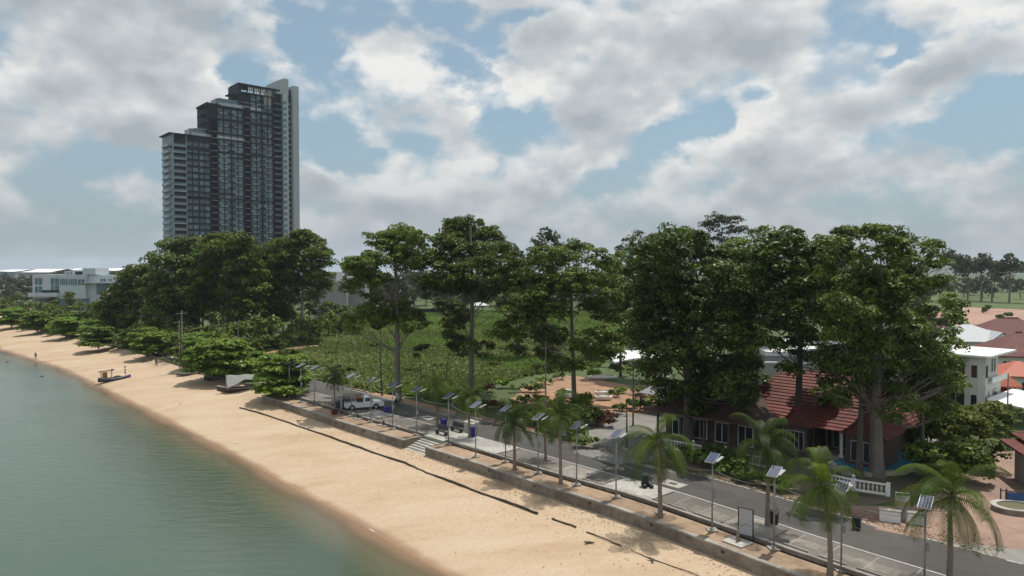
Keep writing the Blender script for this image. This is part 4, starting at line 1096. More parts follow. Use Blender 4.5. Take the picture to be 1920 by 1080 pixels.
# --- the field: low plants nobody could count
def inpoly(x, y, poly):
    c = False; j = len(poly)-1
    for i in range(len(poly)):
        xi, yi = poly[i]; xj, yj = poly[j]
        if ((yi > y) != (yj > y)) and (x < (xj-xi)*(y-yi)/(yj-yi)+xi): c = not c
        j = i
    return c
M_fieldg = mat('field_ground', (.10, .145, .036), .95, col2=(.065, .10, .024), scale=.12, detail=9, bump=.5, bscale=1.2, stain=.22)
field_px = [(470,655),(500,640),(560,618),(640,600),(700,592),(900,583),(1100,583),(1180,600),(1180,640),(1120,690),(1000,702),(935,718),(880,745),(830,752),(760,742),(700,735),(640,722),(565,708),(500,690)]
fo = sheet('field', field_px, -.012, M_fieldg)
M_dirt = mat('bare_track', (.36, .235, .13), .95, noise=.3, scale=.2, bump=.3, bscale=3, stain=.2)
def patch(name, pts, z, m, seed=1, jit=.25):
    """bare ground with a ragged rim"""
    rg = random.Random(seed); W = [G(x, y, z) for x, y in pts]; out = []
    for i, p in enumerate(W):
        q = W[(i+1) % len(W)]; L_ = (q-p).length; n = max(2, int(L_/1.2))
        for k in range(n):
            u = p.lerp(q, k/n); out.append(u+Vector((rg.gauss(0, jit), rg.gauss(0, jit), 0)))
    return tag(MB().poly(out).build(name, m), kind='structure')
patch('bare_track', [(482,665),(520,655),(560,648),(600,646),(605,650),(560,657),(520,662),(495,672)], -.004, M_dirt, 1, .5)
patch('bare_track', [(483,638),(515,633),(545,635),(540,641),(500,643)], -.004, M_dirt, 2, .5)
patch('bare_track', [(480,668),(500,660),(510,672),(490,680),(478,676)], -.003, M_dirt, 3, .3)
patch('bare_track', [(648,609),(670,606),(672,612),(650,614)], -.003, M_dirt, 4, .4)
patch('garden_soil', [(960,745),(985,725),(1030,710),(1070,703),(1120,712),(1180,722),(1215,722),(1260,735),(1262,755),(1220,775),(1150,780),(1080,778),(1000,765),(960,760)], -.003, M_soil, 5, .4)
def scatter():
    rng = np.random.default_rng(5); pts = []
    # uniform in the ground plane, thinning with distance
    want = 52000
    P0 = [G(x, y, 0) for x, y in field_px]; xs = [p.x for p in P0]; ys = [p.y for p in P0]
    poly = [(p.x, p.y) for p in P0]
    tr = [[(G(x, y, 0).x, G(x, y, 0).y) for x, y in q] for q in ([(482,665),(520,655),(560,648),(600,646),(605,650),(560,657),(520,662),(495,672)], [(483,638),(515,633),(545,635),(540,641),(500,643)], [(480,668),(500,660),(510,672),(490,680),(478,676)])]
    A = []; B_ = []
    while len(A)+len(B_) < want:
        Y = min(ys)+(max(ys)-min(ys))*rng.random()**1.6; x = rng.uniform(min(xs), max(xs))
        if not inpoly(x, Y, poly): continue
        if any(inpoly(x, Y, q) for q in tr): continue
        s, d = sd(Vector((x, Y, 0)))
        k = .5+.5*math.sin(x*.09+1.3*math.sin(Y*.05))*math.cos(Y*.07+x*.03)
        fl = k > .35 and Y < 215
        (B_ if (fl and rng.random() < .55) else A).append((x, Y))
    def tufts(pts, nb, h, size, lm, name, upr):
        pts = np.array(pts); n = len(pts); idx = np.repeat(np.arange(n), nb)
        X_, Y_ = pts[:, 0], pts[:, 1]
        big = .5+.25*np.sin(X_*.11+2*np.sin(Y_*.045))+.25*np.sin(Y_*.16+1.7*np.sin(X_*.06)+X_*.05)
        C = np.zeros((len(idx), 3)); C[:, :2] = pts[idx]+rng.normal(size=(len(idx), 2))*.34
        C[:, 2] = h*(.15+.85*rng.random(len(idx)))*(.35+1.2*big[idx])
        Nn = rng.normal(size=(len(idx), 3))*.55+np.array([0, 0, upr]); Nn /= np.linalg.norm(Nn, axis=1)[:, None]
        V = leaves(C, Nn, size, rng, 1.5)
        tint = np.clip(big[idx]*.5+rng.random(n)[idx]*.3+rng.random(len(idx))*.25-.05, 0, 1)
        tag(link(bpy.data.objects.new(name, quads_mesh(name, V, lm, tint))), kind='stuff')
    tufts(A, 6, .38, .44, LM_field, 'field_plants', 1.0)
    tufts(B_, 6, .7, .36, LM_reed, 'field_reeds', .5)
scatter()
for i, (x, y, w, h) in enumerate([(520,655,6,2.2),(590,645,5,1.8),(540,672,5,2.0),(580,690,4,1.6),(620,668,4,1.4),(700,650,4,1.5),(860,640,5,1.8),(660,632,6,1.8),(780,620,6,2),(720,605,8,2.2),(905,672,4,1.6),(950,660,4,2.0),(930,690,3,1.4),(820,690,3,1.2),(650,700,3,1.2),(500,690,4,1.8),(770,700,2.5,1.0)]):
    bush('field thicket '+where(x)+(', far part' if y < 660 else ', near part'), x, y, w, h, LM_mid if i % 2 else LM_grove, seed=300+i, name='field_thicket', group='thickets in the field')
# ------------------------------------------------------------------ the tower
M_tglass = mat('tower_glass', (.028, .068, .088), .10, spec=.8, noise=.35, scale=.12)
M_tglass2 = mat('tower_glass_pale', (.12, .19, .215), .25, spec=.8, noise=.3, scale=.15)
M_tdark = mat('tower_frame', (.026, .036, .042), .7, spec=.2)
M_recess_shade = mat('tower_recess_shade', (.006, .008, .009), .9, spec=.05)  # near-black colour that paints the shade of the facade recesses
M_tspan = mat('tower_spandrel', (.25, .32, .345), .6, noise=.2, scale=.2)
M_tpale = mat('tower_pale_panel', (.44, .475, .49), .6, noise=.1, scale=.3)
M_tslab = mat('tower_slab', (.06, .085, .092), .7, spec=.2)
M_tside = mat('tower_side_wall', (.42, .45, .46), .7, noise=.06, scale=.1)
def tower():
    D0 = 352.0; k0 = (325-960)/FPX
    C = Vector((k0*D0, D0, 0)); ang = math.atan2(.67, .74)
    u_ = Vector((math.cos(ang), math.sin(ang), 0)); v_ = Vector((-u_.y, u_.x, 0))
    t = thing('apartment_tower', 'tall dark glass apartment tower with stepped roofline and pale slab edge', 'tower', C, ang)
    def U(px):
        k = (px-960)/FPX
        return (k*C.y - C.x)/(u_.x - u_.y*k)
    def Z(px, py):
        return P(px, py, C.y+u_.y*U(px)).z
    FH = 3.22
    uA, uB, uC1, uC2, uD1, uD2, uE, uF, uG = [U(x) for x in (352, 398, 398, 411, 460, 472, 515, 537, 547)]
    uG2, uH = U(551), U(562)
    z1 = Z(350, 252); z2 = Z(395, 195); z3 = Z(455, 155); z4 = Z(530, 145); z5 = Z(556, 162)
    u2 = U(392.5); u3 = U(452)
    DP = 15.0
    def box(b, u0, u1, v0, v1, za, zb, m=0):
        b.box(((u0+u1)/2, (v0+v1)/2, (za+zb)/2), (u1-u0, v1-v0, zb-za), m=m)
    # core volumes
    for (a, c, v0, v1, za, zb, m, nme) in ((.3, uE, .5, DP, 0, z1-.4, M_tdark, 'lower_block'), (u2+.6, uE, .9, DP-.4, z1-.4, z2-.3, M_tdark, 'middle_block'), (u3+.6, uE, 1.2, DP-.8, z2-.3, z3-4.2, M_tdark, 'upper_block'),
                              (uE, uF, 3.4, DP+1, 0, z3-2, M_tdark, 'recessed_block'), (uF-1.0, uG-1.0, .4, 12, 0, z4-8, M_tpale, 'lift_tower'), (uG-1, uG2, 2.2, 13, 0, z5-2, M_tdark, 'stair_gap'), (uG2, uH, -.6, 15, 0, z5, M_tside, 'side_slab')):
        b = MB(); box(b, a, c, v0, v1, za, zb); b.build(nme, m, t)
    b = MB(); box(b, uE+2.0, uG-.5, 1, 14, z4-9, z4-2.4)
    i = len(b.v)
    # sloped cap
    a0, a1 = uE+2.0, uG-.5
    b.v += [(a0, 1, z4-2.4), (a1, 1, z4-2.4), (a1, 14, z4-2.4), (a0, 14, z4-2.4), (a0+4.5, 1, z4), (a1, 1, z4), (a1, 14, z4), (a0+4.5, 14, z4)]
    for q in ((0,1,5,4),(1,2,6,5),(2,3,7,6),(3,0,4,7),(4,5,6,7)): b.f.append(tuple(i+k for k in q)); b.m.append(0)
    b.build('roof_plant', M_tside, t)
    # bays: windows and panels, storey by storey
    def top_at(u): return z1-.4 if u < u2+1.2 else (z2-.3 if u < u3+1.2 else z3-4.5)
    bays = [(U(352), U(375), 2, 0), (U(376.5), U(396), 2, 1), (U(412), U(436), 2, 1), (U(438), U(459), 2, 1), (U(473), U(493), 2, 1), (U(495.5), U(514), 2, 1)]
    rg = random.Random(4)
    wn = 0; extra = MB()
    gl = {}
    for bi, (a, c, n, kind) in enumerate(bays):
        w = (c-a)/n
        for f in range(6, 38):
            zf = f*FH
            um = (a+c)/2
            if zf+FH > top_at(um): continue
            vv = .5 if zf < z1-1 else (.9 if zf < z2-.5 else 1.2)
            key = (bi, vv)
            for k in range(n):
                x = a+w*(k+.5)
                pale = rg.random() < .3
                kk = (round(w, 2), pale)
                if kk not in gl: gl[kk] = MB().box((0, 0, 0), (w-.35, .12, 1.95)).mesh('window_pane', M_tglass2 if pale else M_tglass)
                if wn < 298:
                    inst('window_pane', gl[kk], t, (x, vv-.10, zf+1.95)); wn += 1
                else: extra.box((x, vv-.10, zf+1.95), (w-.35, .12, 1.95), m=1 if pale else 0)
            if kind and (bi in (2, 3, 4, 5)) and 18 < zf and rg.random() < .93:
                kk = ('sp', bi)
                if kk not in gl: gl[kk] = MB().box((0, 0, 0), ((c-a)*(.62), .16, .95)).mesh('spandrel_panel', M_tspan)
                inst('spandrel_panel', gl[kk], t, (um+(.4 if bi % 2 else -.2), vv-.12, zf+.45))
    if extra.v: tag(extra.build('upper_window_panes', [M_tglass, M_tglass2], t), kind='stuff')
    # mullion fins
    for x in (352, 364, 375.5, 386, 398, 411, 423, 437, 449, 460, 472, 484, 494.5, 505, 515):
        u = U(x); zt = top_at(u)
        b = MB(); box(b, u-.16, u+.16, .12, .6, 0, zt+.4 if zt > z1 else zt); b.build('mullion', M_tdark, t)
    # floor edges across the facade
    fe = MB().box((0, 0, 0), (1, .5, .22)).mesh('floor_edge', M_tslab)
    for f in range(5, 38):
        z = f*FH; ua = .3 if z < z1-.5 else (u2 if z < z2-.5 else u3)
        if z > z3-5: break
        vv = .35 if z < z1-1 else (.75 if z < z2-.5 else 1.05)
        inst('floor_edge', fe, t, ((ua+6.9+uE)/2 if z < z1-.5 else (ua+uE)/2, vv, z), scale=(uE-ua-(6.9 if z < z1-.5 else 0), 1, 1))
    # heavy dark bands
    for zb in (z1-.1, z1-7, z1-FH*9.6, z2-.1, z2-6.6, z2-FH*2.0-7.4):
        a = 0 if zb < z1 else (u2 if zb < z2-1 and zb > z1 else u2)
        if zb > z2-.2: a = u2
        b = MB(); box(b, a-.6, uE+.3, -.35, .9, zb-.3, zb+.3); b.build('dark_band', M_tdark, t)
    # flat near-black panels painting in the shade of recesses, with thin slabs
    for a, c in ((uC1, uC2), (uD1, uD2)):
        b = MB(); box(b, a+.5, c-.5, -.02, .09, 0, top_at((a+c)/2)-8); b.build('recess_shade_panel', M_recess_shade, t)
        sl = MB().box((0, 0, 0), (c-a-.8, .7, .16)).mesh('recess_slab', M_tpale)
        for f in range(6, int((top_at((a+c)/2)-8)/FH)):
            inst('recess_slab', sl, t, ((a+c)/2, -.05, f*FH))
    # balconies at the left corner and round the side
    bs = MB().box((3.3, -.65, 0), (6.6, 1.7, .26)).mesh('balcony_slab', M_tpale)
    br_ = MB().box((3.3, -1.45, .62), (6.4, .05, .95)).box((0.02, -.6, .62), (.05, 1.7, .95)).mesh('balcony_glass', M_tglass2)
    bd = MB().box((3.4, .42, 1.35), (5.8, .1, 2.3)).mesh('balcony_door', M_black)
    ss = MB().box((-.75, 6, 0), (1.6, 11, .24)).mesh('side_balcony', M_tspan)
    sg = MB().box((-1.5, 6, .62), (.05, 10.8, .95)).mesh('side_balcony_glass', M_tglass2)
    for f in range(5, int(z1/FH)):
        z = f*FH
        inst('balcony_slab', bs, t, (0, 0, z)); inst('balcony_glass', br_, t, (0, 0, z)); inst('balcony_door', bd, t, (0, 0, z))
        inst('side_balcony', ss, t, (0, 0, z)); inst('side_balcony_glass', sg, t, (0, 0, z))
    b = MB(); box(b, .1, .6, -1.2, .6, 0, z1-.5); box(b, 6.6, 6.95, -.5, .6, 0, z1-.5); box(b, -.1, .3, .5, DP, 0, z1-.5); b.build('corner_column', M_tspan, t)
    # recess balconies on the right of the facade
    rs = MB().box(((uE+uF)/2, 2.2, 0), (uF-uE-.6, 2.6, .2)).mesh('recess_balcony', M_tslab)
    rg2 = MB().box(((uE+uF)/2+.3, .95, .6), ((uF-uE)*.8, .06, .9)).mesh('recess_balcony_glass', M_tglass)
    for f in range(5, int((z3-3)/FH)):
        inst('recess_balcony', rs, t, (0, 0, f*FH)); inst('recess_balcony_glass', rg2, t, (0, 0, f*FH))
    # pale lift tower windows and the dark strip
    lw = MB().box(((uF-1+uG-1)/2-.8, .34, 0), (2.6, .1, 1.7)).mesh('lift_tower_window', M_tglass2)
    gw = MB().box(((uG-1+uG2)/2, 2.1, 0), (uG2-uG+.6, .2, 1.3)).mesh('stair_window', M_tspan)
    for f in range(5, int((z4-10)/FH)):
        inst('lift_tower_window', lw, t, (0, 0, f*FH+1.6)); inst('stair_window', gw, t, (0, 0, f*FH+1.6))
    # roof slabs, penthouses, sunshade fins at each step
    def roofslab(a, c, z, v0=-1.0, v1=DP, nme='roof_slab', th=.5, m=M_tdark):
        b = MB(); box(b, a, c, v0, v1, z-th, z); b.build(nme, m, t)
    roofslab(-1.6, U(358), z1, -1.2)
    b = MB(); box(b, U(360), U(463), 1.0, 9, z1+.3, z1+3.6); b.build('penthouse', M_tglass2, t)
    b = MB(); box(b, U(362), U(464), .2, .3, z1+.3, z1+1.6); b.build('terrace_glass', M_tpale, t)
    roofslab(U(368), U(466), z1+4.0, .6, 10, 'penthouse_roof', .4, M_tspan)
    b = MB(); box(b, u2-.2, u2+.9, .2, DP, z1, z2+1.0); b.build('step_wall', M_tdark, t)
    for k in range(4): roofslab(u2-2.6+.3*k, u2+.4, z2-1.2-4.1*k, 0, 9, 'sunshade_fin', .45)
    roofslab(u2-.8, U(416), z2+.6, -.6)
    b = MB(); box(b, U(410), U(495), 1.4, 9, z2+.4, z2+3.8); b.build('penthouse', M_tglass2, t)
    b = MB(); box(b, U(414), U(496), .6, .7, z2+.4, z2+2.0); b.build('terrace_glass', M_tpale, t)
    roofslab(U(414), U(498), z2+4.2, 1, 10, 'penthouse_roof', .4, M_tspan)
    b = MB(); box(b, u3-.2, u3+.9, .4, DP, z2+3.5, z3); b.build('step_wall', M_tdark, t)
    for k in range(2): roofslab(u3-4.6+2.2*k, u3+.4, z3-6.2+2.4*k*0-k*1.4, .2, 8, 'sunshade_fin', .5)
    # crown: open frame with pale lattice
    roofslab(u3-.4, uE+4, z3, .2, 12, 'crown_roof', .7)
    roofslab(u3-.4, uE+1.5, z3-4.6, .2, 12, 'crown_floor', .6)
    for q in range(6):
        x = u3+1+(uE-u3)*q/5.2; b = MB(); box(b, x-.3, x+.3, .6, 1.2, z3-4.2, z3-.7); b.build('crown_column', M_tdark, t)
    for q in range(8):
        x = U(470)+(U(502)-U(470))*q/8; b = MB(); box(b, x, x+.5, .9, 1.1, z3-3.3, z3-1.2); b.build('lattice_bar', M_white, t)
    b = MB(); box(b, U(470), U(503), .95, 1.15, z3-2.3, z3-2.0); box(b, U(470), U(503), .95, 1.15, z3-3.4, z3-3.1); b.build('lattice_rail', M_white, t)
    b = MB(); box(b, U(500), uE+1, 1.0, 1.4, z3-4.2, z3-.8); b.build('crown_panel', M_tspan, t)
    b = MB(); box(b, U(499), U(512), .55, 1.0, z2+4, z2+11); b.build('brown_panel', mat('beige_panel', (.30, .27, .24), .7), t)
tower()

# ------------------------------------------------------------------ generic house helpers
def hip_roof(b, x0, x1, y0, y1, z, h, over=.5, m=0, ridge=None):
    x0 -= over; x1 += over; y0 -= over; y1 += over
    L_, W = x1-x0, y1-y0
    if L_ >= W: r = W/2; a = (x0+r, (y0+y1)/2, z+h); c = (x1-r, (y0+y1)/2, z+h)
    else: r = L_/2; a = ((x0+x1)/2, y0+r, z+h); c = ((x0+x1)/2, y1-r, z+h)
    p = [(x0, y0, z), (x1, y0, z), (x1, y1, z), (x0, y1, z)]
    if L_ >= W:
        b.quad(p[0], p[1], c, a, m); b.tri(p[1], p[2], c, m); b.quad(p[2], p[3], a, c, m); b.tri(p[3], p[0], a, m)
    else:
        b.tri(p[0], p[1], a, m); b.quad(p[1], p[2], c, a, m); b.tri(p[2], p[3], c, m); b.quad(p[3], p[0], a, c, m)
    b.quad(p[3], p[2], p[1], p[0], m)
    # fascia
    for i in range(4):
        q0, q1 = p[i], p[(i+1) % 4]
        b.quad((q0[0], q0[1], z-.18), (q1[0], q1[1], z-.18), q1, q0, m)
    return a, c
def window(t, x, y, z, w, h, side='y', m=None, fr=None, bars=1):
    """window on the face looking to -y ('y') or +x ('x')"""
    f = MB(); g = MB()
    if side == 'y':
        f.box((x, y-.03, z), (w+.16, .10, h+.16)); g.box((x, y-.07, z), (w, .06, h))
        for k in range(bars): f.box((x-w/2+w*(k+1)/(bars+1), y-.11, z), (.06, .04, h))
    else:
        s = -1 if side == '-x' else 1
        f.box((x+.03*s, y, z), (.10, w+.16, h+.16)); g.box((x+.07*s, y, z), (.06, w, h))
        for k in range(bars): f.box((x+.11*s, y-w/2+w*(k+1)/(bars+1), z), (.04, .06, h))
    o = f.build('window', fr or M_white, t); g.build('pane', m or M_glass, o); return o
def wall_box(t, name, x0, x1, y0, y1, z0, z1, m):
    b = MB(); b.box(((x0+x1)/2, (y0+y1)/2, (z0+z1)/2), (x1-x0, y1-y0, z1-z0)); return b.build(name, m, t)

# ---- red tiled Thai style house behind the dark trees
def tile_slope(t, a, b_, c, d, rows, m, name='tile_course'):
    """courses of tiles on the slope a-b (eave) to d-c (ridge): each course laps over the one below"""
    a, b_, c, d = map(Vector, (a, b_, c, d)); n = (b_-a).cross(d-a).normalized()
    if n.z < 0: n = -n
    for r in range(rows):
        f0, f1 = r/rows, min(1, (r+1.12)/rows)
        p0, p1 = a.lerp(d, f0), b_.lerp(c, f0); q0, q1 = a.lerp(d, f1), b_.lerp(c, f1)
        mb = MB()
        lo, hi = n*.10, n*.015
        mb.quad(p0+lo, p1+lo, q1+hi, q0+hi); mb.quad(p0, p1, p1+lo, p0+lo); mb.quad(p0, p0+lo, q0+hi, q0); mb.quad(p1, q1, q1+hi, p1+lo)
        mb.build(name, m, t)
M_timber = mat('dark_timber', (.075, .055, .045), .8, noise=.3, scale=2)
def thai_house():
    B = G(1500, 848, 0); ang = road_ang(sd(B)[0])+math.radians(6)
    t = thing('thai_house', 'low house with broad red tiled hip roof and curved gable wings', 'house', (B.x, B.y, 0), ang)
    # local x runs along the road towards the right of the picture, y away from it
    W = 7.6; D = 9.5; H = 3.1
    wall_box(t, 'wall', -W, W, 2, 2+D, 0, H, M_timber)
    wall_box(t, 'verandah_floor', -W-.5, W+.5, -.8, 2, -.1, .45, M_conc)
    for k in range(6):
        x = -W+.3+k*(2*W-.6)/5
        b = MB(); b.box((x, -.5, H/2+.2), (.28, .28, H-.45)); b.box((x, -.5, H), (.45, .45, .18)); b.box((x, -.5, .55), (.45, .45, .2)); b.build('column', M_offwhite, t)
    for k in range(5):
        window(t, -W+1.7+k*2.95, 2, 1.75, 1.9, 2.0, 'y', fr=M_grey, bars=2)
    z0 = H+.05; h = 4.6; ov = 1.2
    x0, x1, y0, y1 = -W-ov, W+ov, -.8-ov*.6, 2+D+ov
    r = (y1-y0)/2*.62
    a = (x0+r*1.1, (y0+y1)/2, z0+h); c = (x1-r*1.1, (y0+y1)/2, z0+h)
    b = MB(); p = [(x0, y0, z0), (x1, y0, z0), (x1, y1, z0), (x0, y1, z0)]
    b.quad(p[0], p[1], c, a); b.tri(p[1], p[2], c); b.quad(p[2], p[3], a, c); b.tri(p[3], p[0], a); b.quad(p[3], p[2], p[1], p[0])
    b.build('roof', M_roofred, t)
    tile_slope(t, p[0], p[1], c, a, 17, M_roofred)
    tile_slope(t, p[1], p[2], c, c, 17, M_roofred); tile_slope(t, p[3], p[0], a, a, 12, M_roofred)
    b = MB(); b.tube([a, c], .16, 6); 
    for q, e in ((p[0], a), (p[1], c), (p[2], c), (p[3], a)): b.tube([q, e], .12, 6)
    b.build('ridge_cap', M_roofdark, t)
    # front wings: steep little gables with upswept ends
    for gx, gw, gl_ in ((.4, 1.7, 3.2), (7.0, 2.2, 4.0)):
        zb = z0+.1; gh = 1.9 if gx < 2 else 2.3; yf = y0-1.1; yb = y0+gl_
        n = 6; prof = [((i/n), gh*(1-(i/n)**.72)) for i in range(n+1)]
        for sgn in (-1, 1):
            for i in range(n):
                u0, h0 = prof[i]; u1, h1 = prof[i+1]
                m_ = MB()
                A = (gx+sgn*gw*u0, yf, zb+h0); B2 = (gx+sgn*gw*u1, yf, zb+h1); C2 = (gx+sgn*gw*u1, yb, zb+h1); D2 = (gx+sgn*gw*u0, yb, zb+h0)
                m_.quad(A, B2, C2, D2); m_.quad(tuple(Vector(A)-Vector((0, 0, .12))), tuple(Vector(B2)-Vector((0, 0, .12))), B2, A)
                m_.build('gable_tile_course', M_roofred, t)
        g = MB()
        for i in range(n):
            u0, h0 = prof[i]; u1, h1 = prof[i+1]
            for sgn in (-1, 1): g.quad((gx+sgn*gw*u0, yf+.25, zb), (gx+sgn*gw*u1, yf+.25, zb), (gx+sgn*gw*u1, yf+.25, zb+h1-.05), (gx+sgn*gw*u0, yf+.25, zb+h0-.05))
        g.build('gable_board', M_roofdark, t)
        wall_box(t, 'wing_wall', gx-gw+.5, gx+gw-.5, yf+.5, 2, 0, zb, M_timber)
        window(t, gx, yf+.5, 1.7, gw, 1.8, 'y', fr=M_grey, bars=3)
    return t
thai_house()

M_brownroof = mat('brown_roof_tile', (.085, .045, .035), .8, noise=.3, scale=2)
# ---- dark timber house at the left end, and its grey lean-to roofs
def pavilion():
    B = G(1325, 838, 0); ang = road_ang(sd(B)[0])+math.radians(2)
    t = thing('timber_house', 'dark timber house with white framed windows and upswept brown roof', 'house', (B.x, B.y, 0), ang)
    W = 5.6
    wall_box(t, 'wall', -W, W, 1, 8, 0, 3.0, M_timber); wall_box(t, 'terrace', -W-1, W+1, -1.4, 1, -.1, .3, M_conc_d)
    for k in range(4): window(t, -3.9+k*2.6, 1, 1.6, 1.5, 2.0, 'y', fr=M_white, bars=1)
    for k in range(5): MB().box((-W+.2+k*2.8, -1.0, 1.65), (.2, .2, 2.7)).build('post', M_barkd, t)
    n = 7; z0 = 3.0; h = 4.2
    # concave, upswept hip roof in courses
    prof = [(i/n, h*(i/n)**1.45) for i in range(n+1)]
    for i in range(n):
        f0, h0 = prof[i]; f1, h1 = prof[i+1]
        def ring(f): return (-W-1.6+(W*.75+1.6)*f, W+1.2-(W*.75+1.2)*f, -1.9+5.9*f, 9.2-4.4*f)
        a0, a1, b0, b1 = ring(f0); c0, c1, e0, e1 = ring(f1); u = .5*(1-f0)**3; v = .5*(1-f1)**3
        m_ = MB(); p = [(a0, b0, z0+h0+u), (a1, b0, z0+h0+u), (a1, b1, z0+h0+u), (a0, b1, z0+h0+u)]; q = [(c0, e0, z0+h1+v), (c1, e0, z0+h1+v), (c1, e1, z0+h1+v), (c0, e1, z0+h1+v)]
        for k in range(4): m_.quad(p[k], p[(k+1) % 4], q[(k+1) % 4], q[k]); m_.quad((p[k][0], p[k][1], p[k][2]-.14), (p[(k+1) % 4][0], p[(k+1) % 4][1], p[(k+1) % 4][2]-.14), p[(k+1) % 4], p[k])
        if i == n-1: m_.quad(*q)
        m_.build('roof_course', M_brownroof, t)
    MB().box((0, 4.2, 3.02), (2*W+1.0, 8, .08)).build('ceiling', M_timber, t)
    g = thing('lean_to_shed', 'grey sheet metal shed roof left of the dark pavilion', 'shed', tuple(G(1255, 775, 0)), ang)
    b = MB(); b.quad((-3.6, -2, 2.6), (2.2, -2, 2.6), (2.2, 3, 3.3), (-3.6, 3, 3.3)); b.quad((-3.6, 3, 3.22), (2.2, 3, 3.22), (2.2, -2, 2.52), (-3.6, -2, 2.52)); b.build('roof', M_steel, g)
    for x in (-3.4, 2.0):
        for y in (-1.8, 2.8): MB().box((x, y, 1.3), (.12, .12, 2.6)).build('post', M_steel, g)
    wall_box(g, 'back_wall', -3.4, 2, 2.7, 2.85, 0, 3.2, M_grey)
pavilion()

# ---- modern white two storey house
def white_house():
    Y0 = 87.0; c = P(1838, 700, Y0)
    t = thing('white_house', 'modern two storey white house with flat white roof and carport canopy', 'house', (c.x, Y0, 0), math.radians(41))
    # local x: end face going right and back; local y: long face going left and back
    H = P(1838, 669, Y0).z; H1 = P(1838, 719, Y0).z-.35
    Lx, Ly = 8.6, 21.0
    wall_box(t, 'lower_wall', 0, Lx, 0, Ly, 0, H1, M_offwhite); wall_box(t, 'upper_wall', .3, Lx-.3, .3, Ly-.3, H1+.3, H, M_offwhite)
    wall_box(t, 'floor_band', -.2, Lx+.2, -.2, Ly+.2, H1, H1+.3, M_grey)
    b = MB(); x0, x1, y0, y1 = -1.2, Lx+1.6, -1.3, Ly+1.0
    p = [(x0, y0, H+.25), (x1, y0, H+.25), (x1, y1, H+.25), (x0, y1, H+.25)]; q = [(x, y, H+.01) for x, y, z in p]
    ra = ((x0+x1)/2, y0+4.5, H+.8); rb = ((x0+x1)/2, y1-4.5, H+.8)
    b.tri(p[0], p[1], ra); b.quad(p[1], p[2], rb, ra); b.tri(p[2], p[3], rb); b.quad(p[3], p[0], ra, rb)
    for i in range(4): b.quad(q[i], q[(i+1) % 4], p[(i+1) % 4], p[i])
    b.quad(q[3], q[2], q[1], q[0]); b.build('roof', M_whiter, t)
    for x in (2.2, 3.3, 5.6, 6.7): window(t, x, .3, (H+H1)/2+.25, .55, 1.7, 'y', bars=0, fr=M_whiter)
    for x in (2.6, 6.0): window(t, x, 0, H1*.55, 1.6, 2.0, 'y', bars=1, fr=M_grey)
    for k in range(6): window(t, .3, 2.6+k*3.2, (H+H1)/2+.2, 1.7, 1.6, '-x', bars=1, fr=M_grey)
    for k in range(6): window(t, 0, 2.6+k*3.2, H1*.55, 2.0, 1.9, '-x', bars=1, fr=M_grey)
    bb = MB(); bb.prism([(.9, .35), (-.3, 1.6), (-.75, .9), (-.75, 0), (-.35, -.65), (.3, -.75), (.8, -.4)][::-1], 0, H-.02); bb.build('corner_bay', M_offwhite, t)
    for zz in (H*.33, H*.78): MB().box((.0, -.74, zz), (.5, .06, 1.5)).build('bay_window', M_glass, t); MB().box((-.76, .45, zz), (.06, .6, 1.5)).build('bay_window', M_glass, t)
    wall_box(t, 'balcony_rail', 1.6, Lx-.6, -.9, -.8, H1+.3, H1+1.0, M_white)
    wall_box(t, 'air_conditioner', Lx+.02, Lx+.5, 1, 1.9, H1+.9, H1+1.7, M_grey)
    z = 2.55; cp = MB()
    P4 = [(-.6, -5.2, z), (11.5, -4.6, z), (12.5, -.4, z+.35), (.2, -.4, z+.35)]; Q4 = [(x, y, zz-.22) for x, y, zz in P4]
    cp.quad(*P4); cp.quad(*Q4[::-1])
    for i in range(4): cp.quad(Q4[i], Q4[(i+1) % 4], P4[(i+1) % 4], P4[i])
    cp.build('carport_roof', M_whiter, t)
    for x, y in ((-.3, -4.9), (5.5, -4.7), (11, -4.4), (12, -.8)): MB().box((x, y, z/2-.1), (.14, .14, z-.2)).build('carport_post', M_steel, t)
    # left lower wing, seen between the trunks
    t2 = thing('grey_house', 'grey rendered two storey house with parapet and dark car port, seen between the trunks', 'house', tuple(P(1515, 700, 104).xy)+(0,), math.radians(-6))
    wall_box(t2, 'wall', -6, 7, 0, 8, 0, P(1515, 668, 104).z, M_grey); wall_box(t2, 'parapet', -6.2, 7.2, -.2, 8.2, P(1515, 668, 104).z, P(1515, 660, 104).z, M_whiter)
    wall_box(t2, 'terrace_wall', -7, 9, -3.2, -3.0, 0, P(1515, 682, 101).z, M_grey); wall_box(t2, 'terrace_coping', -7.1, 9.1, -3.3, -2.9, P(1515, 682, 101).z, P(1515, 680, 101).z+.05, M_whiter)
    for k in range(4): window(t2, -4+k*3, 0, P(1515, 690, 104).z, 1.6, 1.2, 'y', bars=1)
    t3 = thing('white_canopy', 'thin white canopy roof showing left of the ragged tree', 'canopy', tuple(P(1535, 640, 118).xy)+(0,), math.radians(-8))
    z = P(1535, 640, 118).z
    wall_box(t3, 'roof', -6, 7, 0, 6, z-.3, z, M_whiter)
    for x in (-5.6, 6.6):
        for y in (.3, 5.6): wall_box(t3, 'post', x, x+.2, y, y+.2, 0, z-.3, M_white)
M_whiter = mat('bright_white_roof', (.80, .80, .79), .55)
white_house()

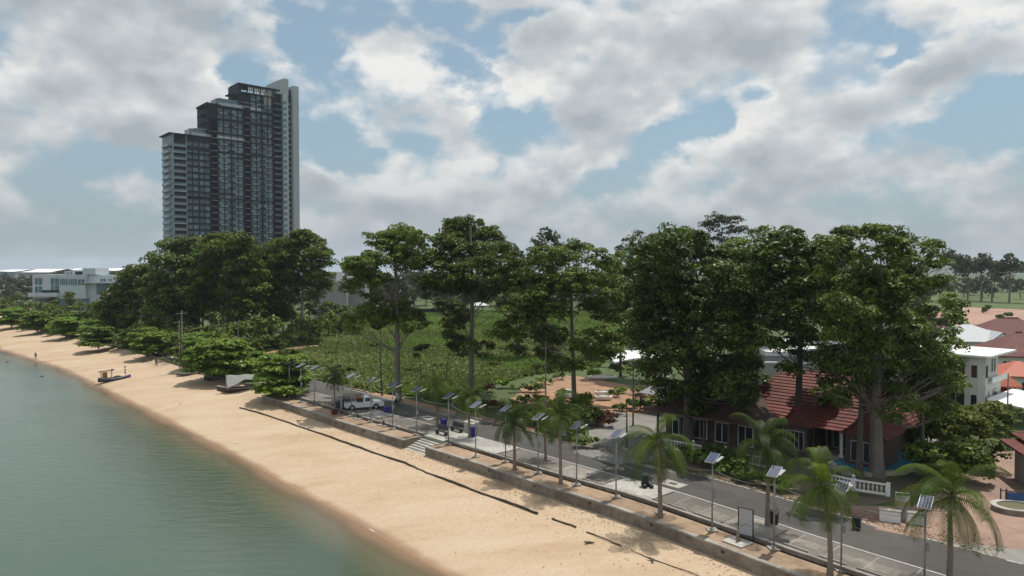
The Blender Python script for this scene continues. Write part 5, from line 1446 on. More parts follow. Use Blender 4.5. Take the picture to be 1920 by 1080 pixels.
# ---- houses of the estate at the right edge
def estate_house(label, px, py_eave, py_ridge, Y, w, d, roofm, rz, wallm=None, gable=None):
    c = P(px, py_eave, Y); h = P(px, py_ridge, Y).z - c.z
    t = thing('estate_house', label, 'house', (c.x, Y, 0), rz)
    wall_box(t, 'wall', -w/2, w/2, 0, d, 0, c.z, wallm or M_white)
    b = MB(); a, e = hip_roof(b, -w/2, w/2, 0, d, c.z, h, .9)
    b.build('roof', roofm, t)
    r = MB(); r.tube([a, e], .2, 5); r.build('ridge', roofm, t)
    for k in range(3): window(t, -w/2+w*(k+.5)/3, 0, c.z-1.6, 1.2, 1.3, 'y', bars=1)
    if gable:
        gx, gw, gz = gable
        g = MB(); z0 = c.z-.1
        A = (gx-gw, -1.6, z0); B_ = (gx+gw, -1.6, z0); T = (gx, -1.6, z0+gz); Tb = (gx, d*.4, z0+gz); Ab = (gx-gw, d*.4, z0); Bb = (gx+gw, d*.4, z0)
        g.quad(A, T, Tb, Ab); g.quad(T, B_, Bb, Tb); g.build('gable_roof', roofm, t)
        g = MB(); g.tri((gx-gw+.25, -1.45, z0), (gx+gw-.25, -1.45, z0), (gx, -1.45, z0+gz-.2)); g.build('gable_wall', wallm or M_white, t)
        wall_box(t, 'gable_bay', gx-gw+.3, gx+gw-.3, -1.4, 0, 0, z0, wallm or M_white)
    return t
M_roofgrey = mat('light_grey_roof', (.42, .44, .45), .6, noise=.06, scale=2)
estate_house('estate house with light grey hip roof and two small gables above the white flat roof', 1838, 640, 612, 135, 13, 12, M_roofgrey, math.radians(-12), gable=(3.2, 2.4, 2.0))
estate_house('estate house with maroon roof behind the light grey roof, left side', 1745, 628, 600, 158, 14, 12, M_roofdark, math.radians(-10))
estate_house('maroon roofed estate house partly hidden left of the slim stacked tree', 1712, 646, 618, 142, 12, 10, M_roofdark, math.radians(-10))
estate_house('large maroon hip roof at the right edge of the view', 1915, 640, 600, 150, 17, 13, M_roofdark, math.radians(-14), gable=(3, 3, 2.2))
estate_house('white walled estate house with maroon eave at the right edge', 1935, 668, 628, 118, 11, 10, M_roofdark, math.radians(-14))
estate_house('small white house with reddish lean-to roof behind the orange pavilion', 1925, 705, 680, 105, 6, 6, M_rooforange, math.radians(-14))
# orange roofed two tier pavilion
def tier_pavilion():
    Y = 95; c = P(1878, 735, Y)
    t = thing('orange_pavilion', 'small pavilion with two-tier orange tiled roof right of the white house', 'pavilion', (c.x+1.0, Y, 0), math.radians(-10))
    for z, w, h in ((P(1878, 735, Y).z, 1.7, .8), (P(1878, 724, Y).z, 1.3, 1.5)):
        b = MB(); hip_roof(b, -w, w, 0, w*1.7, z, h, .3); b.build('roof_tier', M_rooforange, t)
    z = P(1878, 735, Y).z
    for x in (-1.5, 1.5):
        for y in (.2, 2.6): wall_box(t, 'post', x-.1, x+.1, y, y+.2, 0, z, M_white)
    t2 = thing('small_orange_awning', 'narrow orange tiled awning roof on the end of the white house', 'awning', tuple(P(1861, 735, 99).xy)+(P(1861, 735, 99).z,), math.radians(-10))
    for z in (0, .8): 
        b = MB(); b.quad((-.6, -.6, z-.1), (.7, -.6, z-.1), (.6, .3, z+.5), (-.5, .3, z+.5)); b.quad((-.6, -.6, z-.18), (-.6, -.6, z-.1), (-.5, .3, z+.5), (-.5, .3, z+.4)); b.build('tile_course', M_rooforange, t2)
tier_pavilion()

# ---- gatehouse with double maroon roof, right edge
def gatehouse():
    Y = G(1895, 925, 0).y
    c = P(1905, 880, Y)
    t = thing('gatehouse', 'grey gatehouse with two-tier maroon tiled roof at the right edge', 'gatehouse', (c.x+3.2, Y, 0), math.radians(-18))
    z = P(1905, 853, Y).z
    wall_box(t, 'wall', -1.5, 4, 0, 4.2, 0, z, M_grey)
    for zz, x0, h in ((z+.05, -2.2, .9), (P(1905, 840, Y).z+.1, -1.3, 1.6)):
        b = MB(); hip_roof(b, x0, 4, -.5, 4.6, zz, h, .3); b.build('roof_tier', M_roofred, t)
    wall_box(t, 'wall_cap', -1.7, 4.1, -.6, 0, 1.55, 1.75, M_conc); wall_box(t, 'flower_box', -1.6, 4.0, -.55, -.05, 1.25, 1.55, M_grey)
    window(t, .6, 0, 2.35, 1.6, .9, 'y', fr=M_white); window(t, .4, 0, .75, 1.7, 1.1, 'y', fr=M_white, bars=2); window(t, 2.8, 0, .75, 1.5, 1.1, 'y', fr=M_white, bars=2)
    # blue sliding barrier
    p = G(1876, 945, 0)
    g = thing('sliding_gate', 'blue panelled sliding gate with dark end frame before the gatehouse', 'gate', (p.x, p.y, 0), math.radians(-24))
    MB().box((3.2, 0, .62), (5.8, .06, .85)).build('blue_panel', mat('blue_panel', (.035, .095, .24), .5, noise=.15, scale=3), g)
    for x in (0, .38): MB().box((x, 0, .62), (.09, .09, 1.35)).build('end_post', M_dark, g)
    MB().box((3.0, 0, 1.12), (6.1, .08, .07)).build('top_rail', M_dark, g); MB().box((3.0, 0, .12), (6.1, .08, .09)).build('bottom_rail', M_dark, g)
    MB().box((4.5, -.04, .7), (1.6, .012, .10)).build('pale_lettering_band', mat('faded_blue', (.12, .22, .38), .5), g)
    # round planter
    p = G(1905, 958, 0)
    r = thing('round_planter', 'round stone planter ring with pale rim at the entrance', 'planter', (p.x, p.y, 0))
    def ring(r0, r1, z0, z1, nme, m):
        b = MB(); n = 28
        for i in range(n):
            a0, a1 = 2*math.pi*i/n, 2*math.pi*(i+1)/n
            f = lambda r_, a, z: (r_*math.cos(a), r_*math.sin(a)*.8, z)
            b.quad(f(r1, a0, z0), f(r1, a1, z0), f(r1, a1, z1), f(r1, a0, z1)); b.quad(f(r0, a0, z1), f(r1, a0, z1), f(r1, a1, z1), f(r0, a1, z1)); b.quad(f(r0, a1, z0), f(r0, a0, z0), f(r0, a0, z1), f(r0, a1, z1))
        b.build(nme, m, r)
    ring(1.4, 1.75, 0, .38, 'stone_ring', M_conc_d); ring(1.36, 1.8, .38, .46, 'rim', M_conc_l)
    b = MB(); b.poly([(1.38*math.cos(a), 1.1*math.sin(a), .36) for a in np.linspace(0, 2*math.pi, 24, endpoint=False)]); b.build('soil', mat('mossy_soil', (.13, .12, .07), .95), r)
    # lane pillar
    p = G(1853, 872, 0)
    q = thing('gate_pillar', 'grey gate pillar with white side posts in the shaded lane', 'pillar', (p.x, p.y, 0))
    MB().box((0, 0, 1.0), (.7, .5, 2.0)).build('pillar_block', M_grey, q); MB().box((-.6, 0, .95), (.14, .14, 1.9)).build('white_post', M_white, q); MB().box((0, 0, 2.05), (.85, .65, .12)).build('cap', M_conc, q)
gatehouse()

# ---- hotel and buildings far left / beyond
def hotel():
    Y = 330.0
    X = lambda px: P(px, 540, Y).x
    Z = lambda py: P(100, py, Y).z
    x0 = X(61)
    t = thing('white_hotel', 'long white three storey hotel with blue-green glazing far along the shore', 'hotel', (x0, Y, 0), 0)
    M_h = mat('hotel_white', (.50, .55, .58), .7, noise=.05, scale=.2); M_hg = mat('hotel_glass', (.10, .17, .19), .2, noise=.25, scale=.3)
    r = lambda px: X(px)-x0
    wall_box(t, 'main_block', 0, r(160), 0, 16, Z(560), Z(515), M_h); wall_box(t, 'right_wing', r(160), r(219), 2, 16, 0, Z(516), M_h)
    wall_box(t, 'ground_floor', r(64), r(162), .5, 14, 0, Z(560), M_hg)
    wall_box(t, 'terrace_band', r(60), r(112), -3, 0, Z(556), Z(549), M_h); wall_box(t, 'recess_shade_strip', r(78), r(111), -.2, .1, Z(549), Z(544), M_tdark)  # last box is a flat dark strip painting a recess's shade
    wall_box(t, 'roof_pavilion', r(114), r(135), 3, 12, Z(515), Z(508), M_h); wall_box(t, 'lift_block', r(153), r(177), 1, 12, Z(515), Z(503), M_h); wall_box(t, 'roof_canopy', r(135), r(155), 2, 12, Z(509), Z(507.5), M_h)
    wall_box(t, 'dark_opening', r(136), r(153), 2.2, 2.5, Z(514), Z(509), M_tdark); wall_box(t, 'wing_glazing', r(177), r(218), 1.6, 2, Z(552), Z(532), M_hg); wall_box(t, 'wing_balcony', r(160), r(222), -1, 2, Z(531), Z(529), M_h)
    for (a, c, b1, b2) in ((66,79,522,533.5),(66,79,537,549),(96,110,522,533.5),(96,110,535,544),(113,119,523,534),(121,127,523,534),(130,136,523,534),(138,144,523,534),(147,159,524,534),(117,121,510,514),(124,128,510,514),(184,194,523,528),(199,206,523.5,527),(214,219,523.5,528)):
        f = MB(); f.box(((r(a)+r(c))/2, -.1 if a < 160 and b1 > 516 else (1.9 if a > 160 else 2.9), (Z(b1)+Z(b2))/2), (r(c)-r(a), .25, Z(b1)-Z(b2)))
        o = f.build('window', M_hg, t)
        m_ = MB(); m_.box(((r(a)+r(c))/2, -.26 if a < 160 and b1 > 516 else (1.74 if a > 160 else 2.74), (Z(b1)+Z(b2))/2), (.22, .08, Z(b1)-Z(b2))); m_.build('mullion', M_h, o)
    t = thing('low_white_building', 'low white flat-roofed building left of the hotel', 'building', (X(6), 300, 0)); wall_box(t, 'wall', 0, 8, 0, 8, 0, P(20, 551, 300).z, M_tspan); wall_box(t, 'roof', -.4, 8.6, -.5, 8.4, P(20, 551, 300).z, P(20, 549, 300).z, M_white)
    # white pointed marquee
    c = P(204, 556, 300); t = thing('white_marquee', 'white pointed marquee tent right of the hotel', 'tent', (c.x, 300, 0))
    b = MB(); z0 = P(204, 552, 300).z; z1 = P(204, 535, 300).z; w = 2.0; n = 6
    for k in range(n):
        f0, f1 = k/n, (k+1)/n; a0, a1 = w*(1-f0)**1.7, w*(1-f1)**1.7
        for i in range(4):
            s_ = ((-1,-1),(1,-1),(1,1),(-1,1)); p, q = s_[i], s_[(i+1) % 4]
            b.quad((p[0]*a0, p[1]*a0, z0+(z1-z0)*f0), (q[0]*a0, q[1]*a0, z0+(z1-z0)*f0), (q[0]*a1, q[1]*a1, z0+(z1-z0)*f1), (p[0]*a1, p[1]*a1, z0+(z1-z0)*f1))
    b.build('canopy', M_whiter, t)
    for p in ((-1.9,-1.9),(1.9,-1.9)): MB().box((p[0], p[1], z0/2), (.15, .15, z0)).build('post', M_white, t)
    # warehouse roofs on the horizon
    for i, (a, c, b1, b2, Yw, lab) in enumerate(((-10, 12, 506.5, 509, 900, 'white warehouse roof at the far left horizon edge'), (13, 27, 506.5, 509.5, 860, 'second white warehouse roof on the left horizon'), (43, 94, 505.5, 510.5, 820, 'longest white warehouse roof on the left horizon'), (119, 134, 504.5, 507.5, 880, 'white warehouse roof behind the hotel'), (179, 219, 504.2, 507.5, 900, 'white warehouse roof right of the hotel lift block'))):
        X2 = lambda px: P(px, 540, Yw).x
        t = thing('warehouse', lab, 'warehouse', (X2(a), Yw, 0)); w = X2(c)-X2(a); za, zb = P(a, b2, Yw).z, P(a, b1, Yw).z
        wall_box(t, 'wall', 0, w, 0, 60, 0, za, M_tspan)
        b = MB(); b.quad((-1, -2, za), (w+1, -2, za), (w+1, 30, zb+.8), (-1, 30, zb+.8)); b.quad((-1, 30, zb+.8), (w+1, 30, zb+.8), (w+1, 62, za), (-1, 62, za)); b.build('roof', M_whiter, t)
    # grey cubic building at the right end of the grove
    Yb = 262; X3 = lambda px: P(px, 540, Yb).x; Z3 = lambda py: P(620, py, Yb).z
    t = thing('grey_cubic_building', 'plain pale grey cubic building right of the grove', 'building', (X3(588), Yb, 0)); r = lambda px: X3(px)-X3(588)
    M_g2 = mat('pale_grey_wall', (.33, .325, .32), .8, noise=.05, scale=.2)
    wall_box(t, 'main_block', 0, r(650), 0, 14, 0, Z3(527), M_g2); wall_box(t, 'upper_block', r(604), r(628), 2, 12, Z3(527), Z3(510), M_g2); wall_box(t, 'rear_block', r(650), r(678), 5, 14, 0, Z3(521), M_g2); wall_box(t, 'rear_roof', r(646), r(680), 4, 14, Z3(521), Z3(519), M_white)
    MB().box((r(655), -.05+4.9, (Z3(529)+Z3(552))/2), (r(660)-r(650), .2, Z3(529)-Z3(552))).build('dark_opening', M_tdark, t)
    for x in (634, 641, 646): MB().box((r(x), -.06, (Z3(533)+Z3(560))/2), (.12, .1, Z3(533)-Z3(560))).build('joint', M_tspan, t)
    # white blob tents beyond the field
    for lab, px, py, w, Yt in (('white tent roof beyond the field, right of the domed tree trunk', 899, 573, 34, 300), ('small white shed roof beneath the left grove edge', 670, 580, 18, 270), ('tiny white roof in the shade of the grove', 547, 601, 8, 200)):
        c = P(px, py, Yt); k = w/FPX*Yt
        t = thing('field_tent', lab, 'tent', (c.x, Yt, 0)); z0 = c.z; z1 = P(px, py-w*.17, Yt).z
        b = MB(); b.quad((-k/2, 0, z0), (k/2, 0, z0), (k*.15, k*.15, z1), (-k*.2, k*.15, z1)); b.tri((k/2, 0, z0), (k/2, k*.4, z0), (k*.15, k*.15, z1)); b.quad((k/2, k*.4, z0), (-k/2, k*.4, z0), (-k*.2, k*.15, z1), (k*.15, k*.15, z1)); b.tri((-k/2, k*.4, z0), (-k/2, 0, z0), (-k*.2, k*.15, z1)); b.build('roof', M_whiter, t)
        for x in (-k/2+.2, k/2-.2): MB().box((x, .2, z0/2), (.15, .15, z0)).build('post', M_steel, t)
    # pale monument post in the far field
    for lab, px, y0, y1, Yt, w in (('pale concrete pillar at the far side of the field', 838, 572, 590, 300, 1.3),):
        c = P(px, y1, Yt); t = MB().box((0, 0, 2), (w, w, 6.0)).build('field_pillar', M_conc_l); t.location = (c.x, Yt, 0); tag(t, lab, 'pillar')
hotel()
# long low wall beyond the field
fw = MB(); a, c = P(700, 590, 300), P(880, 590, 312)
wl2 = MB().box((0, 0, 1), ((c-a).length, .3, 1.8)).build('field_wall', M_tdark); wl2.location = ((a.x+c.x)/2, (a.y+c.y)/2, 0); wl2.rotation_euler.z = math.atan2(c.y-a.y, c.x-a.x); tag(wl2, 'low dark boundary wall along the far side of the green field', 'wall')

# ---- ground of the right side
strip('entrance_apron', sd(G(1640, 990))[0], SE, 12.75, 19, .0, M_lot)
sheet('side_road', [(1075,848),(1100,832),(1105,815),(1100,795),(1120,778),(1165,770),(1180,778),(1255,768),(1300,778),(1290,820),(1230,865),(1150,870)], .003, M_lot)
sheet('house_garden', [(1215,850),(1290,810),(1500,800),(1700,800),(1760,850),(1720,930),(1600,955),(1450,930),(1330,895)], -.004, mat('dark_garden_soil', (.10, .095, .06), .95, col2=(.16, .13, .09), scale=.5, stain=.3))  # dark soil mottled with a lighter brown
sheet('entrance_pavers', [(1640,992),(1700,960),(1735,930),(1770,912),(1830,880),(1850,868),(1830,856),(1860,846),(1960,842),(2100,900),(2200,1000),(1960,1035),(1740,1012)], .002, M_pink)
sheet('verge_pavers', [(1500,948),(1600,948),(1700,950),(1735,970),(1735,1010),(1650,992),(1600,974)], .001, M_pink)
ff = patch('red_field', [(1690,622),(1700,600),(1740,578),(1780,572),(1850,578),(1920,580),(2050,584),(2150,600),(2050,612),(1920,612),(1850,606),(1790,612)], .0, mat('graded_red_soil', (.38, .235, .175), .95, noise=.15, scale=.05, stain=.15), 8, .8)
patch('grass_rise', [(1640,575),(1700,560),(1800,553),(1920,553),(2100,556),(2300,575),(2050,583),(1850,577),(1760,573)], .0, M_fieldg, 9, .8)
for i, (x, y) in enumerate([(1876,598),(1885,596),(1893,595),(1849,583),(1844,587),(1852,580),(1778,590)]):
    bush('tiny field shrub '+['right end of the lower three','middle of the lower three','left end of the lower three','middle of the upper trio','lowest of the upper trio','topmost of the upper trio','alone by the slim stacked tree'][i], x, y, 2.2, 2.2, LM_dark, seed=200+i, name='field_shrub', size=.6, group='shrubs on the red field')
# ------------------------------------------------------------------ street furniture
M_cell = mat('solar_cell', (.04, .05, .10), .12, spec=1.0, coat=1.0)
M_alu = mat('aluminium', (.55, .56, .57), .35, .6)
M_pole = mat('pole_grey', (.26, .27, .27), .5, .3, noise=.1, scale=4)
NORTH = math.atan2(.785, .62)
def lamp_proto(H=5.3):
    t = thing('solar_lamp', 'x', 'solar lamp', (0, 0, 0), 0, 'solar street lamps along the sea wall')
    MB().tube([(0, 0, 0), (0, 0, H-.12)], [.062, .05], 10).build('pole', M_pole, t, smooth=True)
    MB().box((0, 0, .03), (.75, .75, .10)).box((0, 0, .12), (.3, .3, .08)).build('footing', M_conc, t)
    R0 = Matrix.Rotation(NORTH-math.pi/2, 3, 'Z') @ Matrix.Rotation(math.radians(19), 3, 'X')
    b = MB(); b.box((0, 0, H), (.70, 1.30, .045), rot=R0)
    fr = b.build('solar_panel', M_alu, t)
    c = MB()
    for i in range(4):
        for j in range(8):
            c.box(Vector((0, 0, H)) + R0 @ Vector((-.2475+i*.165, -.5775+j*.165*1.0, .028)), (.155, .155, .012), rot=R0)
    c.build('solar_cells', M_cell, fr)
    MB().box((0, 0, H-.1), (.14, .3, .12)).build('panel_bracket', M_steel, t)
    # lamp head on a short rising arm toward the road
    a = Vector((.36, .34, 0)).normalized()
    MB().tube([(0, 0, H-.55), tuple(a*.6+Vector((0, 0, H-.38)))], .025, 6).build('arm', M_pole, t)
    q = a*1.0+Vector((0, 0, H-.28)); an = math.atan2(a.y, a.x)
    MB().box(q, (.85, .24, .07), rot=Matrix.Rotation(an, 3, 'Z') @ Matrix.Rotation(math.radians(-14), 3, 'Y')).build('lamp_head', M_alu, t)
    MB().box((0.12, 0, 2.6), (.2, .22, .42)).build('control_box', M_steel, t)
    return t
LAMPS = [(523,742,'solar lamp at the far start of the sea wall, beside the compact sea almond tree'),(542.5,746,'solar lamp second from the sea almond tree end of the sea wall'),(564.5,754,'solar lamp third from the sea almond end of the wall'),
 (590,760,'solar lamp between third lamp and the windswept palm'),(659,780,'solar lamp standing in front of the tailgate of the white pickup'),(695.5,791,'solar lamp in front of the bonnet of the white pickup'),(736,804,'solar lamp right of the blue sack, before the grey trunk'),
 (781,815,'solar lamp at the left top corner of the beach stairs'),(841,833,'solar lamp between the two dark benches, right of the beach stairs'),(892,856,'solar lamp on a pale slab in front of the blue bin'),(948,866,'solar lamp just left of the first paver-strip palm'),
 (1009,887,'solar lamp left of the full bright palm with panel above its fronds'),(1081,909,'solar lamp just right of the full bright palm, panel behind fronds'),(1155,932,'solar lamp with clear panel before the side road mouth'),
 (1237,962,'solar lamp hidden directly behind the tall palm'),(1335,994,'solar lamp with blue panel before the green hedge'),(1451,1029,'solar lamp beside the second black bin, right of the white board'),(1577,1069,'solar lamp right of the leaning palm, panel over its fronds'),(1733,1108,'solar lamp nearest the camera with steep bright panel frame')]
lp = lamp_proto()
for i, (x, y, lab) in enumerate(LAMPS):
    p = G(x, y, 0)
    if i == 0: lp.location = p; lp['label'] = lab
    else: copy_thing(lp, lab, p)
# overhead cable strung from lamp to lamp
def cable(label, pts, sag=.35, r=.018, m=None):
    b = MB()
    for a, c in zip(pts[:-1], pts[1:]):
        a, c = Vector(a), Vector(c); n = 8
        b.tube([a.lerp(c, k/n)-Vector((0, 0, sag*4*(k/n)*(1-k/n))) for k in range(n+1)], r, 4, cap=False)
    return tag(b.build('cable', m or M_pole), label, 'cable')
cable('thin pale cable strung between the solar lamps at two thirds height', [tuple(G(x, y, 0)+Vector((.1, .1, 4.4))) for x, y, _ in LAMPS[5:]])
cable('lower thin cable strung between the solar lamps', [tuple(G(x, y, 0)+Vector((.1, .1, 3.0))) for x, y, _ in LAMPS[8:]], .25, .014)

# utility poles
def upole(label, x, y, ytop, cross=True, r=.14, m=None, arms=1, Y=None):
    B = G(x, y, 0) if Y is None else Vector((P(x, 540, Y).x, Y, 0)); H = P(x, ytop, B.y).z
    t = thing('utility_pole', label, 'utility pole', B, road_ang(sd(B)[0])+math.pi/2)
    MB().tube([(0, 0, 0), (0, 0, H)], [r, r*.6], 8).build('pole', m or M_conc_d, t)
    for k in range(arms):
        if cross:
            MB().box((0, 0, H-.5-k*.9), (2.0, .1, .12)).build('crossarm', M_steel, t)
            for xx in (-.9, -.3, .3, .9): MB().tube([(xx, 0, H-.44-k*.9), (xx, 0, H-.22-k*.9)], .05, 6).build('insulator', M_roofdark, t)
    return B, H
q1 = upole('dark utility pole with low crossarm in front of the white canopy house', 1187, 798, 672, True, .13, arms=1)
MB_ = G(1187, 798, 0)
q2 = upole('grey concrete pole rising in front of the spreading tree', 1023, 862-60, 640, False, .1)
q3 = upole('short dark post at the corner of the side road', 1175, 838, 755, False, .1, M_barkd)
q4 = upole('utility pole pair member nearest the dark grove, right one', 342, 690, 583, True, .14, M_conc)
q5 = upole('utility pole pair member nearest the dark grove, left one', 337, 690, 600, True, .12, M_conc)
q6 = upole('leaning utility pole before the field corner', 447, 672, 602, False, .12, M_conc)
q7 = upole('utility pole right of the massive tree, by the carport', 1888, 830, 700, False, .1, M_conc)
q8 = upole('thin pole left of the hotel shore trees', 152, 612, 560, True, .12, M_conc)
q9 = upole('thin pole beside the grove edge shadow', 265, 650, 590, True, .12, M_conc)
for (A, a), (B_, b_), lab in ((q8, q9, 'power line from the shore pole to the grove'), (q9, q4, 'power line before the grove'), (q4, q6, 'power line from pole pair to the field corner'), (q6, (G(715, 735, 0), 7.5), 'power line along the field edge'), ((G(715, 735, 0), 7.5), q2, 'power line past the grey trunk'), (q2, q1, 'power line before the red soil garden'), (q1, (G(1560, 880, 0), 7.5), 'power line crossing before the red roofed house'), ((G(1560, 880, 0), 7.5), (G(1990, 1000, 0), 7.5), 'power line leaving over the entrance lane')):
    cable(lab, [tuple(A+Vector((0, 0, a-.4))), tuple(B_+Vector((0, 0, b_-.4)))], .7, .022, M_dark)

# ---- pickup with cage of crates
def pickup():
    B = G(682, 771, 0); a = math.radians(20)
    t = thing('pickup_truck', 'white pickup truck carrying brown crates under a dark rack', 'pickup', (G(681, 766, 0).x, G(681, 766, 0).y, 0), a)
    M_car = mat('car_white', (.78, .78, .78), .25, spec=.6, coat=.5)
    # body side profile (x forward, z up), lofted across the width
    prof = [(-2.65,.45),(-2.65,1.02),(-.12,1.02),(-.08,1.08),(.0,1.60),(.12,1.69),(.62,1.68),(.80,1.60),(1.36,1.08),(2.35,.96),(2.62,.80),(2.66,.45)]
    low = [(x, .40) for x, z in prof]
    b = MB(); W = .90
    n = len(prof)
    def half(x, z): return W*(1-.16*max(0, (z-1.05)/.65)) * (.96 if abs(x) > 2.5 else 1)
    top = []
    for s_ in (-1, 1):
        top.append([(x, s_*half(x, z), z) for x, z in prof])
    for i in range(n-1):
        b.quad(top[0][i], top[0][i+1], top[1][i+1], top[1][i])
    for k, s_ in enumerate((-1, 1)):
        pts = top[k]; base = [(prof[0][0], s_*W*.96, .40)]+[]+[(prof[-1][0], s_*W*.96, .40)]
        # lower side panel with wheel arches
        for (x0, x1) in ((-2.65, -2.02), (-1.18, 1.18), (2.02, 2.66)):
            b.quad((x0, s_*W, .36), (x1, s_*W, .36), (x1, s_*W, .98), (x0, s_*W, .98))
        for cx in (-1.6, 1.6):
            m_ = 8
            for j in range(m_):
                a0, a1 = math.pi*j/m_, math.pi*(j+1)/m_
                p0 = (cx-.42*math.cos(a0), .36+.42*math.sin(a0)); p1 = (cx-.42*math.cos(a1), .36+.42*math.sin(a1))
                b.quad((p0[0], s_*W, p0[1]), (p1[0], s_*W, p1[1]), (p1[0], s_*W, .98), (p0[0], s_*W, .98))
        b.poly([p for p in pts[2:10]])
        b.poly([(-2.65, s_*W, .98), (2.35, s_*W, .96), (1.32, s_*half(1.32, 1.08), 1.08), (-.12, s_*half(0, 1.02), 1.02), (-2.65, s_*half(0, 1.02), 1.02)])
    b.quad((-2.65, -W, .36), (-2.65, W, .36), (-2.65, W, 1.02), (-2.65, -W, 1.02)); b.quad((2.66, -W*.96, .36), (2.66, W*.96, .36), (2.66, W*.96, .8), (2.66, -W*.96, .8))
    b.quad((-2.65, -W, .38), (2.66, -W, .38), (2.66, W, .38), (-2.65, W, .38))
    b.build('body', M_car, t)
    g = MB()
    for s_ in (-1, 1):
        o = .012*s_
        g.quad((.12, s_*.885+o, 1.12), (1.18, s_*.885+o, 1.10), (.76, s_*.79+o, 1.58), (.16, s_*.79+o, 1.60))
    g.build('side_window', M_glass, t)
    MB().quad((.83, -.72, 1.575), (1.33, -.80, 1.105), (1.33, .80, 1.105), (.83, .72, 1.575)).build('windscreen', M_glass, t).location = (.02, 0, .012)
    wm = MB().tube([(0, -.12, 0), (0, .12, 0)], .36, 16).mesh('wheel', M_black); rm = MB().tube([(0, -.125, 0), (0, .125, 0)], .21, 12).mesh('rim', M_alu)
    for x in (-1.6, 1.6):
        for y in (-.84, .84):
            w = inst('wheel', wm, t, (x, y, .36)); inst('rim', rm, w, (0, 0, 0))
    for y in (-.68, .68):
        MB().box((2.655, y, .74), (.04, .34, .16)).build('headlight', M_tglass2, t); MB().box((-2.66, y*1.15, .82), (.04, .14, .3)).build('tail_light', mat('tail_light', (.3, .02, .02), .3), t)
    MB().box((2.68, 0, .6), (.04, .9, .16)).build('grille', M_black, t); MB().box((2.72, 0, .45), (.08, 1.6, .14)).build('bumper', M_car, t)
    for s_ in (-1, 1): MB().box((1.0, s_*1.0, 1.18), (.14, .2, .14)).build('mirror', M_car, t)
    # rack over the bed
    r = MB()
    for x in (-2.55, -1.4, -.2):
        for y in (-.8, .8): r.tube([(x, y, 1.0), (x, y, 2.0)], .025, 5)
    for y in (-.8, 0, .8): r.tube([(-2.6, y, 2.0), (-.15, y, 2.0)], .025, 5)
    for x in (-2.55, -1.4, -.2): r.tube([(x, -.8, 2.0), (x, .8, 2.0)], .025, 5)
    r.build('rack', M_dark, t)
    def crates():
        rg = random.Random(2)
        for k, (x, y, z, w, m_, lab) in enumerate(((-.5,-.35,1.3,.6,M_roofdark,'brown crate behind the cab of the pickup'),(-.5,.35,1.3,.6,M_barkd,'dark crate behind the cab of the pickup, far side'),(-1.2,-.3,1.35,.7,M_conc_d,'tan sack-like crate in the middle of the pickup bed'),(-2.0,.1,1.3,.8,M_dark,'black crate at the tailgate end of the pickup bed'),(-.7,-.1,1.72,.7,M_soil,'orange-brown crate on top behind the cab'))):
            p = t.matrix_basis @ Vector((x, y, z)); o = MB().box((0, 0, 0), (w, w*.9, .38)).build('crate', m_); o.location = p; o.rotation_euler.z = a+rg.uniform(-.2, .2); tag(o, lab, 'crate')
    crates()
    # dark goods stacked behind the tailgate
    B2 = t.matrix_basis @ Vector((-3.3, .1, 0))
    s = thing('goods_pile', 'dark pile of covered goods and folded chairs behind the pickup', 'goods pile', B2, a)
    rg = random.Random(5)
    for k in range(9): MB().box((rg.uniform(-.6, .5), rg.uniform(-.8, .8), .2+.14*k), (rg.uniform(.5, .9), rg.uniform(.5, .9), .3), rz=rg.uniform(-.6, .6)).build('bundle', M_dark if k % 3 else M_barkd, s)
    c = G(640, 772, 0)
    sg = thing('white_banner', 'narrow upright white banner board left of the pickup', 'banner', c, a+1.1)
    MB().box((0, 0, 1.05), (.75, .05, 1.7)).build('board', M_tpale, sg)
    for x in (-.36, .36): MB().tube([(x, 0, 0), (x, 0, 1.95)], .02, 5).build('post', M_steel, sg)
pickup()

